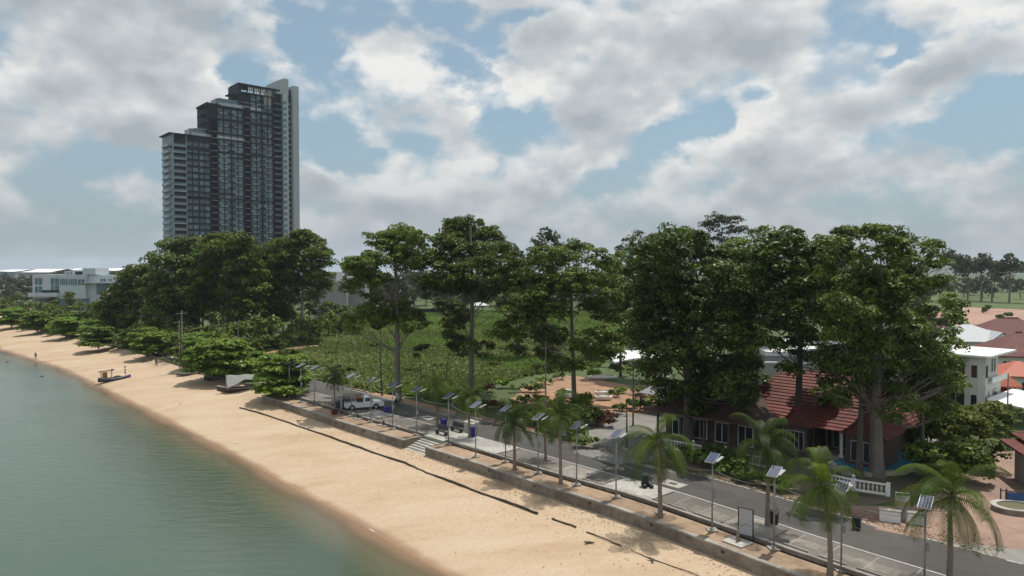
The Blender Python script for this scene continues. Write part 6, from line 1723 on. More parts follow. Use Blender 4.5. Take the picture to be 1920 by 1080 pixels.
# ---- person on motorcycle in the tree shade
def body_mesh(name, joints, edges, mats, root=0, sub=2):
    me = bpy.data.meshes.new(name); me.from_pydata([j[:3] for j in joints], edges, [])
    for m_ in mats: me.materials.append(m_)
    o = bpy.data.objects.new(name, me)
    sk = o.modifiers.new('skin', 'SKIN'); sk.use_smooth_shade = True
    me2 = o.data
    if not me2.skin_vertices: 
        bpy.context.collection.objects.link(o); bpy.context.view_layer.objects.active = o
    lay = o.data.skin_vertices[0].data
    for i, j in enumerate(joints): lay[i].radius = (j[3], j[4] if len(j) > 4 else j[3]); lay[i].use_root = (i == root)
    sb = o.modifiers.new('sub', 'SUBSURF'); sb.levels = sub; sb.render_levels = sub
    return o
M_skin = mat('skin', (.22, .13, .085), .6)
def person(label, loc, rz, pose='stand', shirt=(.3, .3, .32), trousers=(.05, .05, .07), h=1.68):
    t = thing('person', label, 'person', loc, rz)
    k = h/1.7
    if pose == 'stand':
        J = [(0,0,.92,.14,.10),(0,0,1.12,.13,.095),(0,.01,1.34,.16,.10),(0,.01,1.46,.06,.06),(0,.02,1.53,.055),
             (-.10,0,.86,.085),(-.11,.05,.48,.062),(-.11,-.03,.09,.042),(-.11,.10,.04,.04,.03),(.10,0,.86,.085),(.12,-.06,.48,.062),(.12,-.12,.10,.042),(.12,.0,.04,.04,.03),
             (-.20,.0,1.38,.055),(-.26,.03,1.10,.042),(-.27,.12,.86,.032),(-.275,.15,.78,.032,.018),(.20,.0,1.38,.055),(.26,-.04,1.10,.042),(.27,.04,.86,.032),(.275,.07,.78,.032,.018),(0,.03,1.62,.085,.10),(0,.03,1.70,.07,.085)]
    else:  # seated astride, hands forward
        J = [(0,0,.82,.14,.11),(0,.05,1.02,.13,.10),(0,.10,1.24,.16,.10),(0,.12,1.36,.06,.06),(0,.14,1.42,.055),
             (-.12,.06,.80,.085),(-.20,.44,.78,.066),(-.20,.36,.38,.045),(-.20,.48,.32,.04,.03),(.12,.06,.80,.085),(.20,.44,.78,.066),(.20,.36,.38,.045),(.20,.48,.32,.04,.03),
             (-.20,.10,1.28,.055),(-.27,.30,1.06,.042),(-.25,.55,1.02,.032),(-.24,.62,1.02,.03,.02),(.20,.10,1.28,.055),(.27,.30,1.06,.042),(.25,.55,1.02,.032),(.24,.62,1.02,.03,.02),(0,.16,1.50,.085,.10),(0,.16,1.59,.07,.085)]
    J = [tuple(v*k for v in j) for j in J]
    E = [(0,1),(1,2),(2,3),(3,4),(0,5),(5,6),(6,7),(7,8),(0,9),(9,10),(10,11),(11,12),(2,13),(13,14),(14,15),(15,16),(2,17),(17,18),(18,19),(19,20),(4,21),(21,22)]
    M_b = bpy.data.materials.new('figure_clothing'); M_b.use_nodes = True
    nt = M_b.node_tree; L = nt.links.new; b = nt.nodes['Principled BSDF']; b.inputs['Roughness'].default_value = .8
    tc = nn(nt, 'ShaderNodeTexCoord'); sp = nn(nt, 'ShaderNodeSeparateXYZ'); L(tc.outputs['Object'], sp.inputs[0])
    cr = nn(nt, 'ShaderNodeValToRGB'); cr.color_ramp.interpolation = 'CONSTANT'
    dv = nn(nt, 'ShaderNodeMath', operation='DIVIDE'); dv.inputs[1].default_value = 1.75*k; L(sp.outputs['Z'], dv.inputs[0]); L(dv.outputs[0], cr.inputs[0])
    e = cr.color_ramp.elements; e[0].position = 0; e[0].color = (.14, .085, .055, 1); e[1].position = .12 if pose == 'stand' else .2; e[1].color = (*trousers, 1)
    q = cr.color_ramp.elements.new(.55 if pose == 'stand' else .5); q.color = (*shirt, 1); q = cr.color_ramp.elements.new(.85 if pose == 'stand' else .79); q.color = (.22, .13, .085, 1)
    L(cr.outputs[0], b.inputs['Base Color'])
    o = body_mesh('body', J, E, [M_b]); 
    if o.name not in COL.objects: COL.objects.link(o)
    o.parent = t
    hc = J[22]
    if pose == 'stand': MB().ball((hc[0], hc[1]-.015, hc[2]+.005), .105*k, 12, 8, sc=(.88, 1, .95), zmin=-.2).build('hair', M_black, t, smooth=True)
    else: MB().ball((hc[0], hc[1], hc[2]), .135*k, 12, 8, sc=(.95, 1.05, .98), zmin=-.5).build('helmet', M_white, t, smooth=True)
    return t
def motorbike():
    B = G(744, 760, 0); a = math.radians(-62)
    t = thing('motorcycle', 'dark small motorcycle ridden toward the camera in the tree shade', 'motorcycle', B, a)
    for x in (-.6, .62):
        b = MB(); n = 16; R1 = .28
        pts = [(x+R1*math.cos(2*math.pi*i/n), 0, R1+.02+R1*math.sin(2*math.pi*i/n)) for i in range(n+1)]
        b.tube(pts, .045, 6, cap=False); w = b.build('wheel', M_black, t)
    MB().box((-.25, 0, .72), (.7, .24, .1)).build('seat', M_black, t, bevel=.03)
    b = MB(); b.tube([(-.6, 0, .32), (-.3, 0, .5), (.1, 0, .42), (.35, 0, .55), (.48, 0, .95)], [.06, .1, .12, .09, .06], 8); b.box((-.1, 0, .45), (.4, .2, .3)); b.build('frame', M_dark, t)
    MB().tube([(.62, .06, .3), (.48, .06, .95)], .025, 6).tube([(.62, -.06, .3), (.48, -.06, .95)], .025, 6).build('fork', M_steel, t)
    MB().tube([(.38, -.3, 1.02), (.48, 0, .98), (.38, .3, 1.02)], .018, 6).build('handlebar', M_dark, t)
    MB().ball((.56, 0, .92), .09, 8, 6).build('headlight', M_alu, t); MB().box((-.72, 0, .55), (.25, .14, .04)).build('mudguard', M_dark, t)
    person('rider in a white top and pale helmet seated on the dark motorcycle', tuple(B+Vector((math.cos(a)*-.22, math.sin(a)*-.22, 0))), a-math.pi/2, 'sit', (.7, .7, .7), (.04, .04, .05))
motorbike()
person('person in dark clothes walking along the waterline of the far beach', tuple(G(67, 674, -2.2)), .4, 'stand', (.06, .045, .04), (.03, .03, .03))
person('person in dark clothes walking on the sand near the dry branches', tuple(G(293, 687, -1.0)), 1.4, 'stand', (.05, .055, .08), (.05, .05, .06))
person('small figure standing on the sand at the edge of the far trees', tuple(G(270, 665, -.9)), 2.2, 'stand', (.2, .2, .22), (.05, .05, .06)) if False else None

# ---- boats
def hull(label, name, loc, rz, L_=6.0, W=1.6, H=.8, cols=((.05, .06, .09), (.12, .10, .22)), sheer=.5):
    t = thing(name, label, 'boat', loc, rz)
    n = 14; sec = []
    for i in range(n+1):
        f = i/n; x = -L_/2+L_*f
        w = W/2*(.72+.28*math.sin(math.pi*min(1, f*1.15)))*(1-max(0, (f-.62)/.38)**2.0)+.02
        zt = H+sheer*max(0, (f-.45)/.55)**2 + .08*max(0, (.15-f)/.15); zb = .0+.55*H*max(0, (f-.78)/.22)**1.5
        sec.append([(x, -w, zt), (x, -w*.92, zb+(zt-zb)*.45), (x, -w*.45, zb+.04), (x, 0, zb), (x, w*.45, zb+.04), (x, w*.92, zb+(zt-zb)*.45), (x, w, zt)])
    b = MB()
    for i in range(n):
        for j in range(6): b.quad(sec[i][j], sec[i][j+1], sec[i+1][j+1], sec[i+1][j])
    b.poly(sec[0]); 
    m_ = mat(name+'_paint', cols[0], .6, col2=cols[1], scale=.9)
    b.build('hull', m_, t)
    d = MB()
    for i in range(1, n-1):
        a, c = sec[i], sec[i+1]; zd = .22
        d.quad((a[0][0], a[0][1]*.9, a[0][2]-zd), (c[0][0], c[0][1]*.9, c[0][2]-zd), (c[6][0], c[6][1]*.9, c[6][2]-zd), (a[6][0], a[6][1]*.9, a[6][2]-zd))
    d.build('deck', M_conc_d, t)
    g = MB()
    for j in (0, 6): g.tube([(s[j][0], s[j][1], s[j][2]) for s in sec], .045, 5)
    g.build('gunwale', M_offwhite, t)
    return t, sec
def fishing_boat():
    p = G(215, 714, -2.0)
    t, sec = hull('small blue fishing boat with brown cabin roof stranded at the waterline', 'fishing_boat', (p.x, p.y, -2.15), math.radians(22), 5.4, 1.5, .75, ((.035, .04, .06), (.10, .09, .2)), .55)
    for x in (-2.2, -.5):
        for y in (-.5, .5): MB().tube([(x, y, .6), (x, y, 2.05)], .04, 5).build('canopy_post', M_barkd, t)
    b = MB(); b.box((-1.35, 0, 2.1), (2.6, 1.4, .08), rot=Matrix.Rotation(math.radians(-5), 3, 'Y')); b.build('canopy', mat('brown_canvas', (.13, .08, .045), .9), t)
    MB().box((-1.6, 0, 1.25), (.7, .8, 1.1)).build('wheelhouse', mat('ochre_wood', (.28, .17, .06), .8, noise=.3), t)
    MB().tube([(1.9, 0, 1.0), (1.7, .1, 2.9)], [.05, .03], 5).build('mast', M_barkd, t)
    fl = MB()
    for z in (1.6, 2.1, 2.7): fl.box((1.75, .08, z), (.24, .05, .28))
    fl.build('mast_flags', M_dark, t)
    b = MB(); b.ball((.5, 0, .85), .6, 10, 6, sc=(1.2, .8, .5), zmin=-.1); b.build('net_heap', mat('fishing_net', (.03, .06, .055), .95, noise=.4, scale=9), t)
    MB().box((-.4, 0, 2.28), (.4, .4, .22)).build('roof_box', M_barkd, t)
fishing_boat()
def beached():
    p = G(372, 704, -.9); hull('low grey boat with scattered gear under the single-stem sea almond tree', 'rowing_boat', (p.x, p.y, -.85), math.radians(8), 7.5, 1.5, .55, ((.10, .11, .13), (.16, .15, .15)))
    p = G(392, 706, -.9); hull('long purple-blue beached boat pointing left at the sea almond shade', 'longtail_boat', (p.x+2, p.y+2, -.85), math.radians(203), 9, 1.4, .6, ((.09, .14, .30), (.22, .12, .2)))
    p = G(405, 716, -.9); hull('dark beached boat just left of the tarpaulin boat', 'longtail_boat', (p.x+1.5, p.y+1, -.85), math.radians(198), 7.5, 1.4, .6, ((.03, .035, .05), (.05, .07, .09)))
    p = G(447, 735, -1.0); t, sec = hull('beached boat covered by a grey-white tarpaulin next to the compact sea almond tree', 'covered_boat', (p.x, p.y, -.95), math.radians(205), 6.5, 1.8, .7, ((.05, .03, .03), (.09, .07, .05)))  # hull colours darkened to stand for the shade under the tarpaulin
    # tarpaulin on a ridge rope, own thing because it rests on the boat
    tp = thing('tarpaulin', 'grey-white tarpaulin draped over a ridge above the beached boat', 'tarpaulin', (p.x+.4, p.y+.3, -.9), math.radians(22))
    n = 14; m_ = 8; V = []; F = []
    rg = np.random.default_rng(3)
    for i in range(n+1):
        for j in range(m_+1):
            u, v = i/n, j/m_
            x = -2.4+4.9*u+.25*(1-v)*(.5-u); y = -1.7+3.3*v
            z = (.35+1.45*min(1, u*1.7))*(1-v)+(2.25-.15*u)*v-.35*math.sin(math.pi*u)*math.sin(math.pi*v)+.05*math.sin(u*13+v*6)+.04*math.sin(v*17+u*4)
            V.append((x, y, z+.3))
            if i < n and j < m_: F.append((i*(m_+1)+j, (i+1)*(m_+1)+j, (i+1)*(m_+1)+j+1, i*(m_+1)+j+1))
    me = bpy.data.meshes.new('tarpaulin_sheet'); me.from_pydata(V, [], F); me.materials.append(mat('tarpaulin', (.21, .215, .19), .75, noise=.12, scale=1)); me.polygons.foreach_set('use_smooth', [True]*len(F))
    o = link(bpy.data.objects.new('sheet', me), tp); sm_ = o.modifiers.new('thick', 'SOLIDIFY'); sm_.thickness = .03
    for x in (-2.3, 2.4): MB().tube([(x, 1.5, 0), (x, 1.5, 2.6)], .04, 5).build('prop', M_barkd, tp)
    # green tarpaulin cone
    q = G(482, 716, -.4)
    g = thing('green_tarpaulin', 'green tarpaulin bunched into a peak right of the grey tarpaulin', 'tarpaulin', (q.x, q.y, -.5))
    b = MB(); n = 12
    for k, (z0, r0, z1, r1) in enumerate(((0, 1.3, .7, .95), (.7, .95, 1.4, .45), (1.4, .45, 2.3, .05))):
        for i in range(n):
            a0, a1 = 2*math.pi*i/n, 2*math.pi*(i+1)/n; w = lambda a: 1+.16*math.sin(a*5+k)
            b.quad((r0*math.cos(a0)*w(a0), r0*math.sin(a0)*w(a0), z0), (r0*math.cos(a1)*w(a1), r0*math.sin(a1)*w(a1), z0), (r1*math.cos(a1)*w(a1), r1*math.sin(a1)*w(a1), z1), (r1*math.cos(a0)*w(a0), r1*math.sin(a0)*w(a0), z1))
    b.build('peak', mat('green_tarp', (.02, .16, .09), .6), g)
    MB().tube([(-.1, 0, 0), (-.1, 0, 3.0)], .04, 5).build('prop_pole', M_rooforange, g)
    q = G(462, 705, -.3); s = thing('grey_shelter', 'low grey sheet shelter behind the tarpaulin boat', 'shelter', (q.x, q.y, -.3), math.radians(15))
    MB().quad((-4, -1.5, 1.6), (4, -1.5, 1.4), (4, 2, 2.0), (-4, 2, 2.1)).quad((-4, 2, 2.05), (4, 2, 1.95), (4, -1.5, 1.35), (-4, -1.5, 1.55)).build('roof', M_steel, s)
    for x in (-3.8, 3.8):
        for y in (-1.3, 1.8): MB().tube([(x, y, 0), (x, y, 1.6)], .05, 5).build('post', M_barkd, s)
    # dry branch heaps
    for lab, x, y, sd_ in (('heap of dry grey branches under the wide sea almond tree', 278, 678, 3), ('tall dry palm-leaf screen on the sand edge', 312, 685, 4)):
        q = G(x, y, -.8); rg = random.Random(sd_); b = MB()
        for k in range(46):
            a = rg.uniform(0, 6.28); l = rg.uniform(1, 3.2); z = rg.uniform(.05, 1.2 if sd_ == 3 else 3.0); x0, y0 = rg.uniform(-2, 2), rg.uniform(-1, 1)
            b.tube([(x0, y0, z*.3), (x0+math.cos(a)*l, y0+math.sin(a)*l*.5, z)], [.05, .02], 4)
        o = b.build('branch_heap', mat('dry_branch', (.17, .14, .11), .95)); o.location = (q.x, q.y, -.85); tag(o, lab, 'branches')
beached()

# ---- long dark geotextile hose on the sand
def hose():
    pts1 = [(450,764),(500,778),(560,799),(640,826),(700,848),(760,868),(800,886),(850,904),(905,925),(960,944),(1008,962)]
    pts2 = [(1035,972),(1080,988)]; pts3 = [(1100,997),(1165,1023)]; pts4 = [(1182,1031),(1230,1050),(1312,1080),(1400,1112)]
    z = lambda p: -.92
    labs = ['long dark hose lying half buried across the sand', 'short exposed length of the dark hose in the sand', 'second short exposed length of the dark hose', 'last length of the dark hose running out of the bottom of the frame']
    for pts, r, lab in zip((pts1, pts2, pts3, pts4), (.10, .065, .05, .03), labs):
        W = []
        for x, y in pts:
            p = G(x, y, -1.05); s, d = sd(p); f = (Ud(s)-d)/(Ud(s)-Wd(s)); zz = -.95+(WZ+.95)*(.42*f+.58*f**3)
            p = G(x, y, zz+.08); W.append(p)
        # densify
        D = []
        for a, c in zip(W[:-1], W[1:]):
            for k in range(5): D.append(a.lerp(c, k/5)+Vector((.05*math.sin(k*3+a.x), 0, .03*math.sin(a.x+k))))
        D.append(W[-1])
        b = MB(); b.tube(D, r, 7); tag(b.build('hose', mat('dark_geotextile', (.06, .048, .038), .95, noise=.4, scale=4), smooth=True), lab, 'hose')
hose()

# ---- benches, bins, boards
def bench(label, x, y, rot=0):
    B = G(x, y, .09); a = road_ang(sd(B)[0])+rot
    t = thing('bench', label, 'bench', B, a, 'dark benches by the stairs')
    M_b = mat('dark_stone', (.035, .035, .036), .4, noise=.2, scale=6)
    MB().box((0, 0, .42), (2.0, .48, .09)).build('seat', M_b, t)
    MB().box((0, .26, .80), (2.0, .08, .58), rot=Matrix.Rotation(math.radians(-8), 3, 'X')).build('backrest', M_b, t)
    for s_ in (-.8, .8): MB().box((s_, 0, .19), (.16, .42, .38)).build('leg', M_b, t)
    for s_ in (-.97, .97): MB().box((s_, .02, .5), (.07, .46, .08)).build('end_rail', M_grey, t)
bench('left dark stone bench on the pale landing above the stairs', 828, 815)
bench('right dark stone bench on the pale landing, next to palm and blue bin', 856, 809)
def bin_(label, x, y, m, h=.95, r=.28, square=True, z=0.0, bags=False):
    B = G(x, y, z); t = thing('litter_bin', label, 'bin', B, road_ang(sd(B)[0])+.2)
    if square:
        MB().box((0, 0, h/2+.04), (r*2, r*1.8, h), taper=1.12).build('bin_body', m, t, bevel=.03); MB().box((0, 0, h+.07), (r*2.3, r*2.1, .08)).build('lid', m, t, bevel=.02)
        for s_ in (-.2, .2): MB().tube([(s_-.03, .24, .09), (s_+.03, .24, .09)], .08, 8).build('wheel', M_black, t)
    else:
        MB().tube([(0, 0, .0), (0, 0, h)], [r*.9, r*1.05], 16).build('bin_body', m, t)
        for z_ in (.25, .55, .85): MB().tube([(0, 0, h*z_-.02), (0, 0, h*z_+.02)], r*1.08, 16).build('hoop', M_black, t)
        MB().tube([(0, 0, h), (0, 0, h+.05)], r*1.1, 16).build('rim', m, t)
    if bags:
        for k, (dx, dy, rr) in enumerate(((.45, -.1, .24), (-.1, -.45, .25), (.5, -.5, .2))):
            o = MB().ball((0, 0, .17), rr, 10, 6, sc=(1, 1, .8)).build('rubbish_bag', M_black, smooth=True); o.location = B+Vector((dx, dy, 0)); tag(o, ['black rubbish bag leaning right of the dark green bin', 'black rubbish bag in front of the dark green bin', 'small black rubbish bag furthest from the dark green bin'][k], 'rubbish bag')
    return t
bin_('blue wheeled bin behind the benches at the road edge', 832, 802, M_pvc)
bin_('blue wheeled bin on the landing right of the right bench', 888, 820, M_pvc, 1.05)
bin_('dark green ribbed drum bin on the pale kerb island', 1209, 912, mat('dark_green_plastic', (.012, .028, .02), .5), 1.0, .33, False, .12, True)
bin_('black drum bin beside the palm right of the white board', 1451, 984, M_black, 1.0, .32, False)
bin_('dark bin in shade near the white wall', 1606, 992, M_black, .8, .25)
bb = G(727, 774, .0); t = thing('blue_sacks', 'pair of bright blue sacks at the corner of the kerb island', 'sacks', (bb.x, bb.y, .1), 0)
for dx, s_ in ((-.3, 1), (.3, 1.15)): MB().box((dx, 0, .35*s_), (.5, .5, .7*s_), rz=dx, taper=.75).build('sack', M_pvc, t, bevel=.08)
c = G(627, 777, -.03); t = thing('red_pot', 'dark red pot at the foot of the windswept palm', 'pot', (c.x, c.y, -.03)); MB().tube([(0, 0, 0), (0, 0, .7)], [.35, .45], 12).build('pot', mat('red_cloth', (.13, .02, .02), .8), t); MB().tube([(0, 0, .7), (0, 0, .76)], .5, 12).build('rim', M_barkd, t)
# small stump posts on slabs along the paver strip
for i, (x, y) in enumerate([(671, 785), (719, 798)]):
    p = G(x, y, -.03); t = thing('stump_post', ['short dark stump on a thin slab behind the sea wall, below the pickup', 'short dark stump on a thin slab, left of the beach stairs'][i], 'stump', p, road_ang(sd(p)[0]))
    MB().box((0, 0, .05), (1.6, .9, .08)).build('slab', M_conc, t); MB().tube([(0, 0, .05), (.03, 0, .65)], [.16, .11], 7).build('stump', M_barkd, t)
# white display board
p = G(1397, 1008, 0); t = thing('white_board', 'large upright blank white board in dark frame on the paver strip', 'board', (G(1398, 1012, 0).x, G(1398, 1012, 0).y, 0), math.radians(-38))
zt = P(1398, 950, p.y).z
MB().box((0, 0, (zt+.35)/2), (.95, .05, zt-.35)).build('panel', mat('board_face', (.40, .41, .43), .5), t)
for x in (-.52, .52): MB().box((x, 0, zt/2), (.06, .08, zt)).build('frame_post', M_dark, t)
MB().box((0, 0, zt), (1.1, .06, .05)).build('top_bar', M_dark, t)
MB().tube([(-.4, -.04, .9), (.1, -.04, 1.15), (.42, -.04, 1.0)], .01, 4).build('wire', M_dark, t)
p = G(1383, 1018, -.03); t = thing('wooden_post', 'short rough wooden post on a square slab before the white board', 'post', p, road_ang(sd(p)[0])); MB().box((0, 0, .06), (1.6, 1.4, .10)).build('slab', M_conc_l, t); MB().tube([(0, 0, .1), (.02, 0, .9)], [.14, .09], 7).build('stump', M_palmbark, t); MB().tube([(.12, .1, .1), (-.05, .1, 1.3)], [.04, .03], 5).build('stake', M_barkd, t)

# ---- balustrade with white posts and its globe lamps
def balustrade(label, pts, zb=0.0):
    A = G(*pts[0], zb); t = thing('balustrade', label, 'balustrade', A)
    loc = lambda v: Vector(v)-A
    bal = MB().tube([(0, 0, 0), (0, 0, .12), (0, 0, .3), (0, 0, .55), (0, 0, .62)], [.06, .05, .09, .045, .06], 7).mesh('baluster', M_offwhite)
    for q0, q1 in zip(pts[:-1], pts[1:]):
        a, c = G(*q0, zb), G(*q1, zb); L_ = (c-a).length; an = math.atan2(c.y-a.y, c.x-a.x); n = int(L_/.32)
        for z, h in ((.12, .16), (.92, .12)):
            MB().box(loc((a+c)/2)+Vector((0, 0, z)), (L_, .18, h), rz=an).build('rail', M_white, t)
        for k in range(n): inst('baluster', bal, t, loc(a.lerp(c, (k+.5)/n))+Vector((0, 0, .22)))
        m_ = max(1, int(L_/3.6))
        for k in range(m_+1):
            v = loc(a.lerp(c, k/m_)); MB().box(v+Vector((0, 0, .55)), (.3, .3, 1.1), rz=an).build('pier', M_white, t)
            if k % 2 == 0: MB().ball(v+Vector((0, 0, 1.25)), .14, 10, 6).build('globe', M_white, t, smooth=True)
balustrade('white balustrade with globe piers in front of the red roofed house', [(1236, 838), (1300, 850), (1360, 862), (1440, 878)], .0)
balustrade('white balustrade between the blue pool and the road', [(1535, 905), (1600, 920), (1665, 930)], .35)
# low white wall with the sign
p0, p1 = G(1648, 975, 0), G(1733, 985, 0)
for (x0, y0, x1, y1, lab) in ((1649, 975, 1688, 980, 'low whitewashed wall block left of the menu board post'), (1701, 981, 1735, 985, 'low whitewashed wall block right of the menu board post')):
    a, c = G(x0, y0, 0), G(x1, y1, 0); an = math.atan2(c.y-a.y, c.x-a.x)
    t = thing('low_wall', lab, 'low wall', (a+c)/2, an); MB().box((0, 0, .42), ((c-a).length, .5, .84)).build('wall_block', M_white, t); MB().box((0, 0, .87), ((c-a).length+.1, .6, .06)).build('coping', M_conc, t)
a = G(1695, 978, 0); t = thing('menu_board', 'green and white menu sign board above the low whitewashed wall', 'sign', a+Vector((.0, .25, 0)), math.radians(-20))
MB().box((0, 0, .5), (.5, .3, 1.0)).build('base_pillar', M_grey, t)
z0, z1 = P(1695, 953, a.y).z, P(1695, 926, a.y).z
MB().box((0, 0, (z0+z1)/2), (.98, .06, z1-z0)).build('board', M_offwhite, t)
MB().box((0, -.04, z1-.1), (.94, .02, .2)).build('green_header', mat('sign_green', (.10, .22, .06), .5), t); MB().box((0, -.04, z0+.24), (.94, .02, .42)).build('ochre_panel', mat('sign_ochre', (.34, .27, .13), .6), t)
rg = random.Random(8)
for k in range(4): MB().box((rg.uniform(-.1, .1), -.045, z1-.32-k*.09), (rg.uniform(.4, .75), .012, .03)).build('text_line', M_grey, t)

for x, y, lab in ((1038, 826, 'grey information board at the far kerb, left of the pair behind the full bright palm'), (1057, 829, 'grey information board at the far kerb, right of the pair behind the full bright palm')):
    q = G(x, y, 0); t = thing('information_board', lab, 'sign', q, road_ang(sd(q)[0])); MB().box((0, 0, 1.25), (.75, .05, 1.1)).build('board', M_tpale, t)
    for xx in (-.34, .34): MB().tube([(xx, 0, 0), (xx, 0, 1.85)], .025, 5).build('post', M_steel, t)
# ---- pool, sun terrace, inflatables
def pool():
    z = .35
    pts = [(1560,868),(1590,858),(1640,850),(1690,845),(1728,852),(1722,868),(1690,880),(1640,886),(1590,882)]
    A = [G(x, y, z) for x, y in pts]
    t = thing('swimming_pool', 'blue kidney-shaped swimming pool behind the twin trunks', 'pool', A[0])
    w = MB(); w.poly([tuple(p-A[0]) for p in A]); m_ = mat('pool_water', (.04, .26, .42), .05, noise=.15, scale=2, bump=.15, bscale=3); w.build('water', m_, t).location = (0, 0, .02)
    c = sum(A, Vector())/len(A); rim = MB()
    for i in range(len(A)):
        p, q = A[i], A[(i+1) % len(A)]; po, qo = p+(p-c).normalized()*.5, q+(q-c).normalized()*.5
        rim.quad(tuple(p-A[0]+Vector((0, 0, .06))), tuple(q-A[0]+Vector((0, 0, .06))), tuple(qo-A[0]+Vector((0, 0, .06))), tuple(po-A[0]+Vector((0, 0, .06))))
        rim.quad(tuple(po-A[0]+Vector((0, 0, .06))), tuple(qo-A[0]+Vector((0, 0, .06))), tuple(qo-A[0]-Vector((0, 0, .4))), tuple(po-A[0]-Vector((0, 0, .4))))
    rim.build('rim', M_conc_l, t)
    te = sheet('pool_terrace', [(1690,838),(1740,822),(1790,826),(1800,850),(1770,872),(1725,885),(1690,884)], .02, M_conc_l)
    g = G(1722, 846, 0); o = thing('green_float', 'bright green inflatable pool float on the pale terrace', 'pool float', (g.x, g.y, 1.2), .5)
    b = MB(); b.ball((0, 0, 0), .5, 12, 8, sc=(1.3, .7, .6)); b.build('float_body', mat('float_green', (.10, .50, .28), .3), o, smooth=True); MB().tube([(.5, 0, .1), (.8, 0, .5), (.75, 0, .8)], [.14, .12, .14], 8).build('float_neck', mat('float_pale', (.5, .7, .5), .3), o)
    MB().tube([(0, 0, -1.2), (0, 0, 0)], .05, 6).build('stand', M_steel, o)
    for i, (x, y, lab) in enumerate(((1700, 838, 'white sun lounger on the pool terrace, left one'), (1712, 832, 'white sun lounger on the pool terrace, right one'))):
        g = G(x, y, 0); o = thing('sun_lounger', lab, 'sun lounger', (g.x, g.y, .05), .6+i*.3); MB().box((0, 0, .3), (1.3, .6, .08)).build('seat', M_white, o); MB().box((.85, 0, .5), (.6, .6, .07), rot=Matrix.Rotation(math.radians(-40), 3, 'Y')).build('backrest', M_white, o)
        for xx in (-.5, .5): MB().box((xx, 0, .13), (.06, .5, .26)).build('leg', M_white, o)
pool()

# ---- white canopy house, boat planters in the red garden
def canopy_house():
    Y = 139.0; X = lambda px: P(px, 540, Y).x; Z = lambda py: P(1180, py, Y).z; x0 = X(1150)
    t = thing('canopy_house', 'white boat-shaped garden building with curved canopy roof and grey base', 'garden building', (x0, Y, 0)); r = lambda px: X(px)-x0
    b = MB(); n = 12
    for i in range(n):
        f0, f1 = i/n, (i+1)/n; g = lambda f: (r(1150)+(r(1240)-r(1150))*f, Z(677)+ (Z(670)-Z(677))*f+.5*math.sin(math.pi*f))
        (xa, za), (xb, zb) = g(f0), g(f1)
        b.quad((xa, -2, za), (xb, -2, zb), (xb, 5, zb+.7), (xa, 5, za+.7)); b.quad((xa, -2, za-.25), (xb, -2, zb-.25), (xb, -2, zb), (xa, -2, za)); b.quad((xa, 5, za+.4), (xb, 5, zb+.4), (xb, -2, zb-.25), (xa, -2, za-.25))
    b.build('canopy_roof', M_whiter, t)
    for px in (1164, 1181, 1194, 1215): MB().box((r(px), -1.6, (Z(677)+Z(694))/2), (.3, .3, Z(677)-Z(694))).build('post', M_white, t)
    wall_box(t, 'window_band', r(1166), r(1230), 0, 3, Z(692), Z(680), M_tdark); wall_box(t, 'cabin_wall', r(1162), r(1238), -.3, 4, 0, Z(692), M_offwhite)
    # hull-like base
    pts = [(r(1150), -1), (r(1160), -2.6), (r(1185), -3.4), (r(1215), -3.2), (r(1240), -2), (r(1240), 3), (r(1150), 3)]
    b = MB(); b.prism(pts, 0, Z(702)); b.build('grey_base', M_grey, t)
    for k in range(5): MB().box((r(1170+k*11), -3.5, Z(708)), (.5, .12, .6)).build('porthole', M_tdark, t)
    b = MB(); b.box((r(1196), -2.6, Z(700)), (1.6, .6, .8)); b.build('purple_flowers', mat('purple_flowers', (.12, .05, .14), .9, noise=.5, scale=4), t)
    Y2 = 165; t2 = thing('grey_block_building', 'plain grey block building with white parapet behind the canopy house', 'building', (P(1188, 540, Y2).x, Y2, 0)); z1 = P(1200, 644, Y2).z
    wall_box(t2, 'wall', 0, 16, 0, 8, 0, z1, M_grey); wall_box(t2, 'parapet', -.2, 16.2, -.2, 8.2, z1, z1+.35, M_white); wall_box(t2, 'lower_terrace', -2.5, 6, -3, 0, 0, P(1200, 664, Y2).z, M_offwhite)
    window(t2, 11, 0, z1-1.5, 2, 1.2)
    for lab, px, py, w in (('long white boat-shaped planter on the red soil', 1130, 712, 5.2), ('upper white tubular planter by the round shrub', 1131, 742, 2.6), ('lower white tubular planter by the round shrub', 1131, 751, 2.6), ('white tubular planter left of the spreading tree trunk', 1063, 738, 1.7), ('lower white planter left of the spreading tree trunk', 1064, 747, 1.7), ('white planter near the grey base', 1240, 712, 2.4)):
        p = G(px, py, 0); t3 = thing('white_planter', lab, 'planter', (p.x, p.y, 0), math.radians(-4))
        b = MB(); n = 12; b.tube([(-w/2+w*i/n, 0, .42) for i in range(n+1)], [.42*math.sin(math.pi*(.12+.76*i/n))**.5 for i in range(n+1)], 10); b.build('planter_body', M_white, t3, smooth=True)
        MB().box((0, 0, .82), (w*.7, .35, .06)).build('soil_line', M_soil, t3)
        for x in (-w*.3, w*.3): MB().box((x, 0, .08), (.2, .5, .16)).build('foot', M_conc_d, t3)
canopy_house()
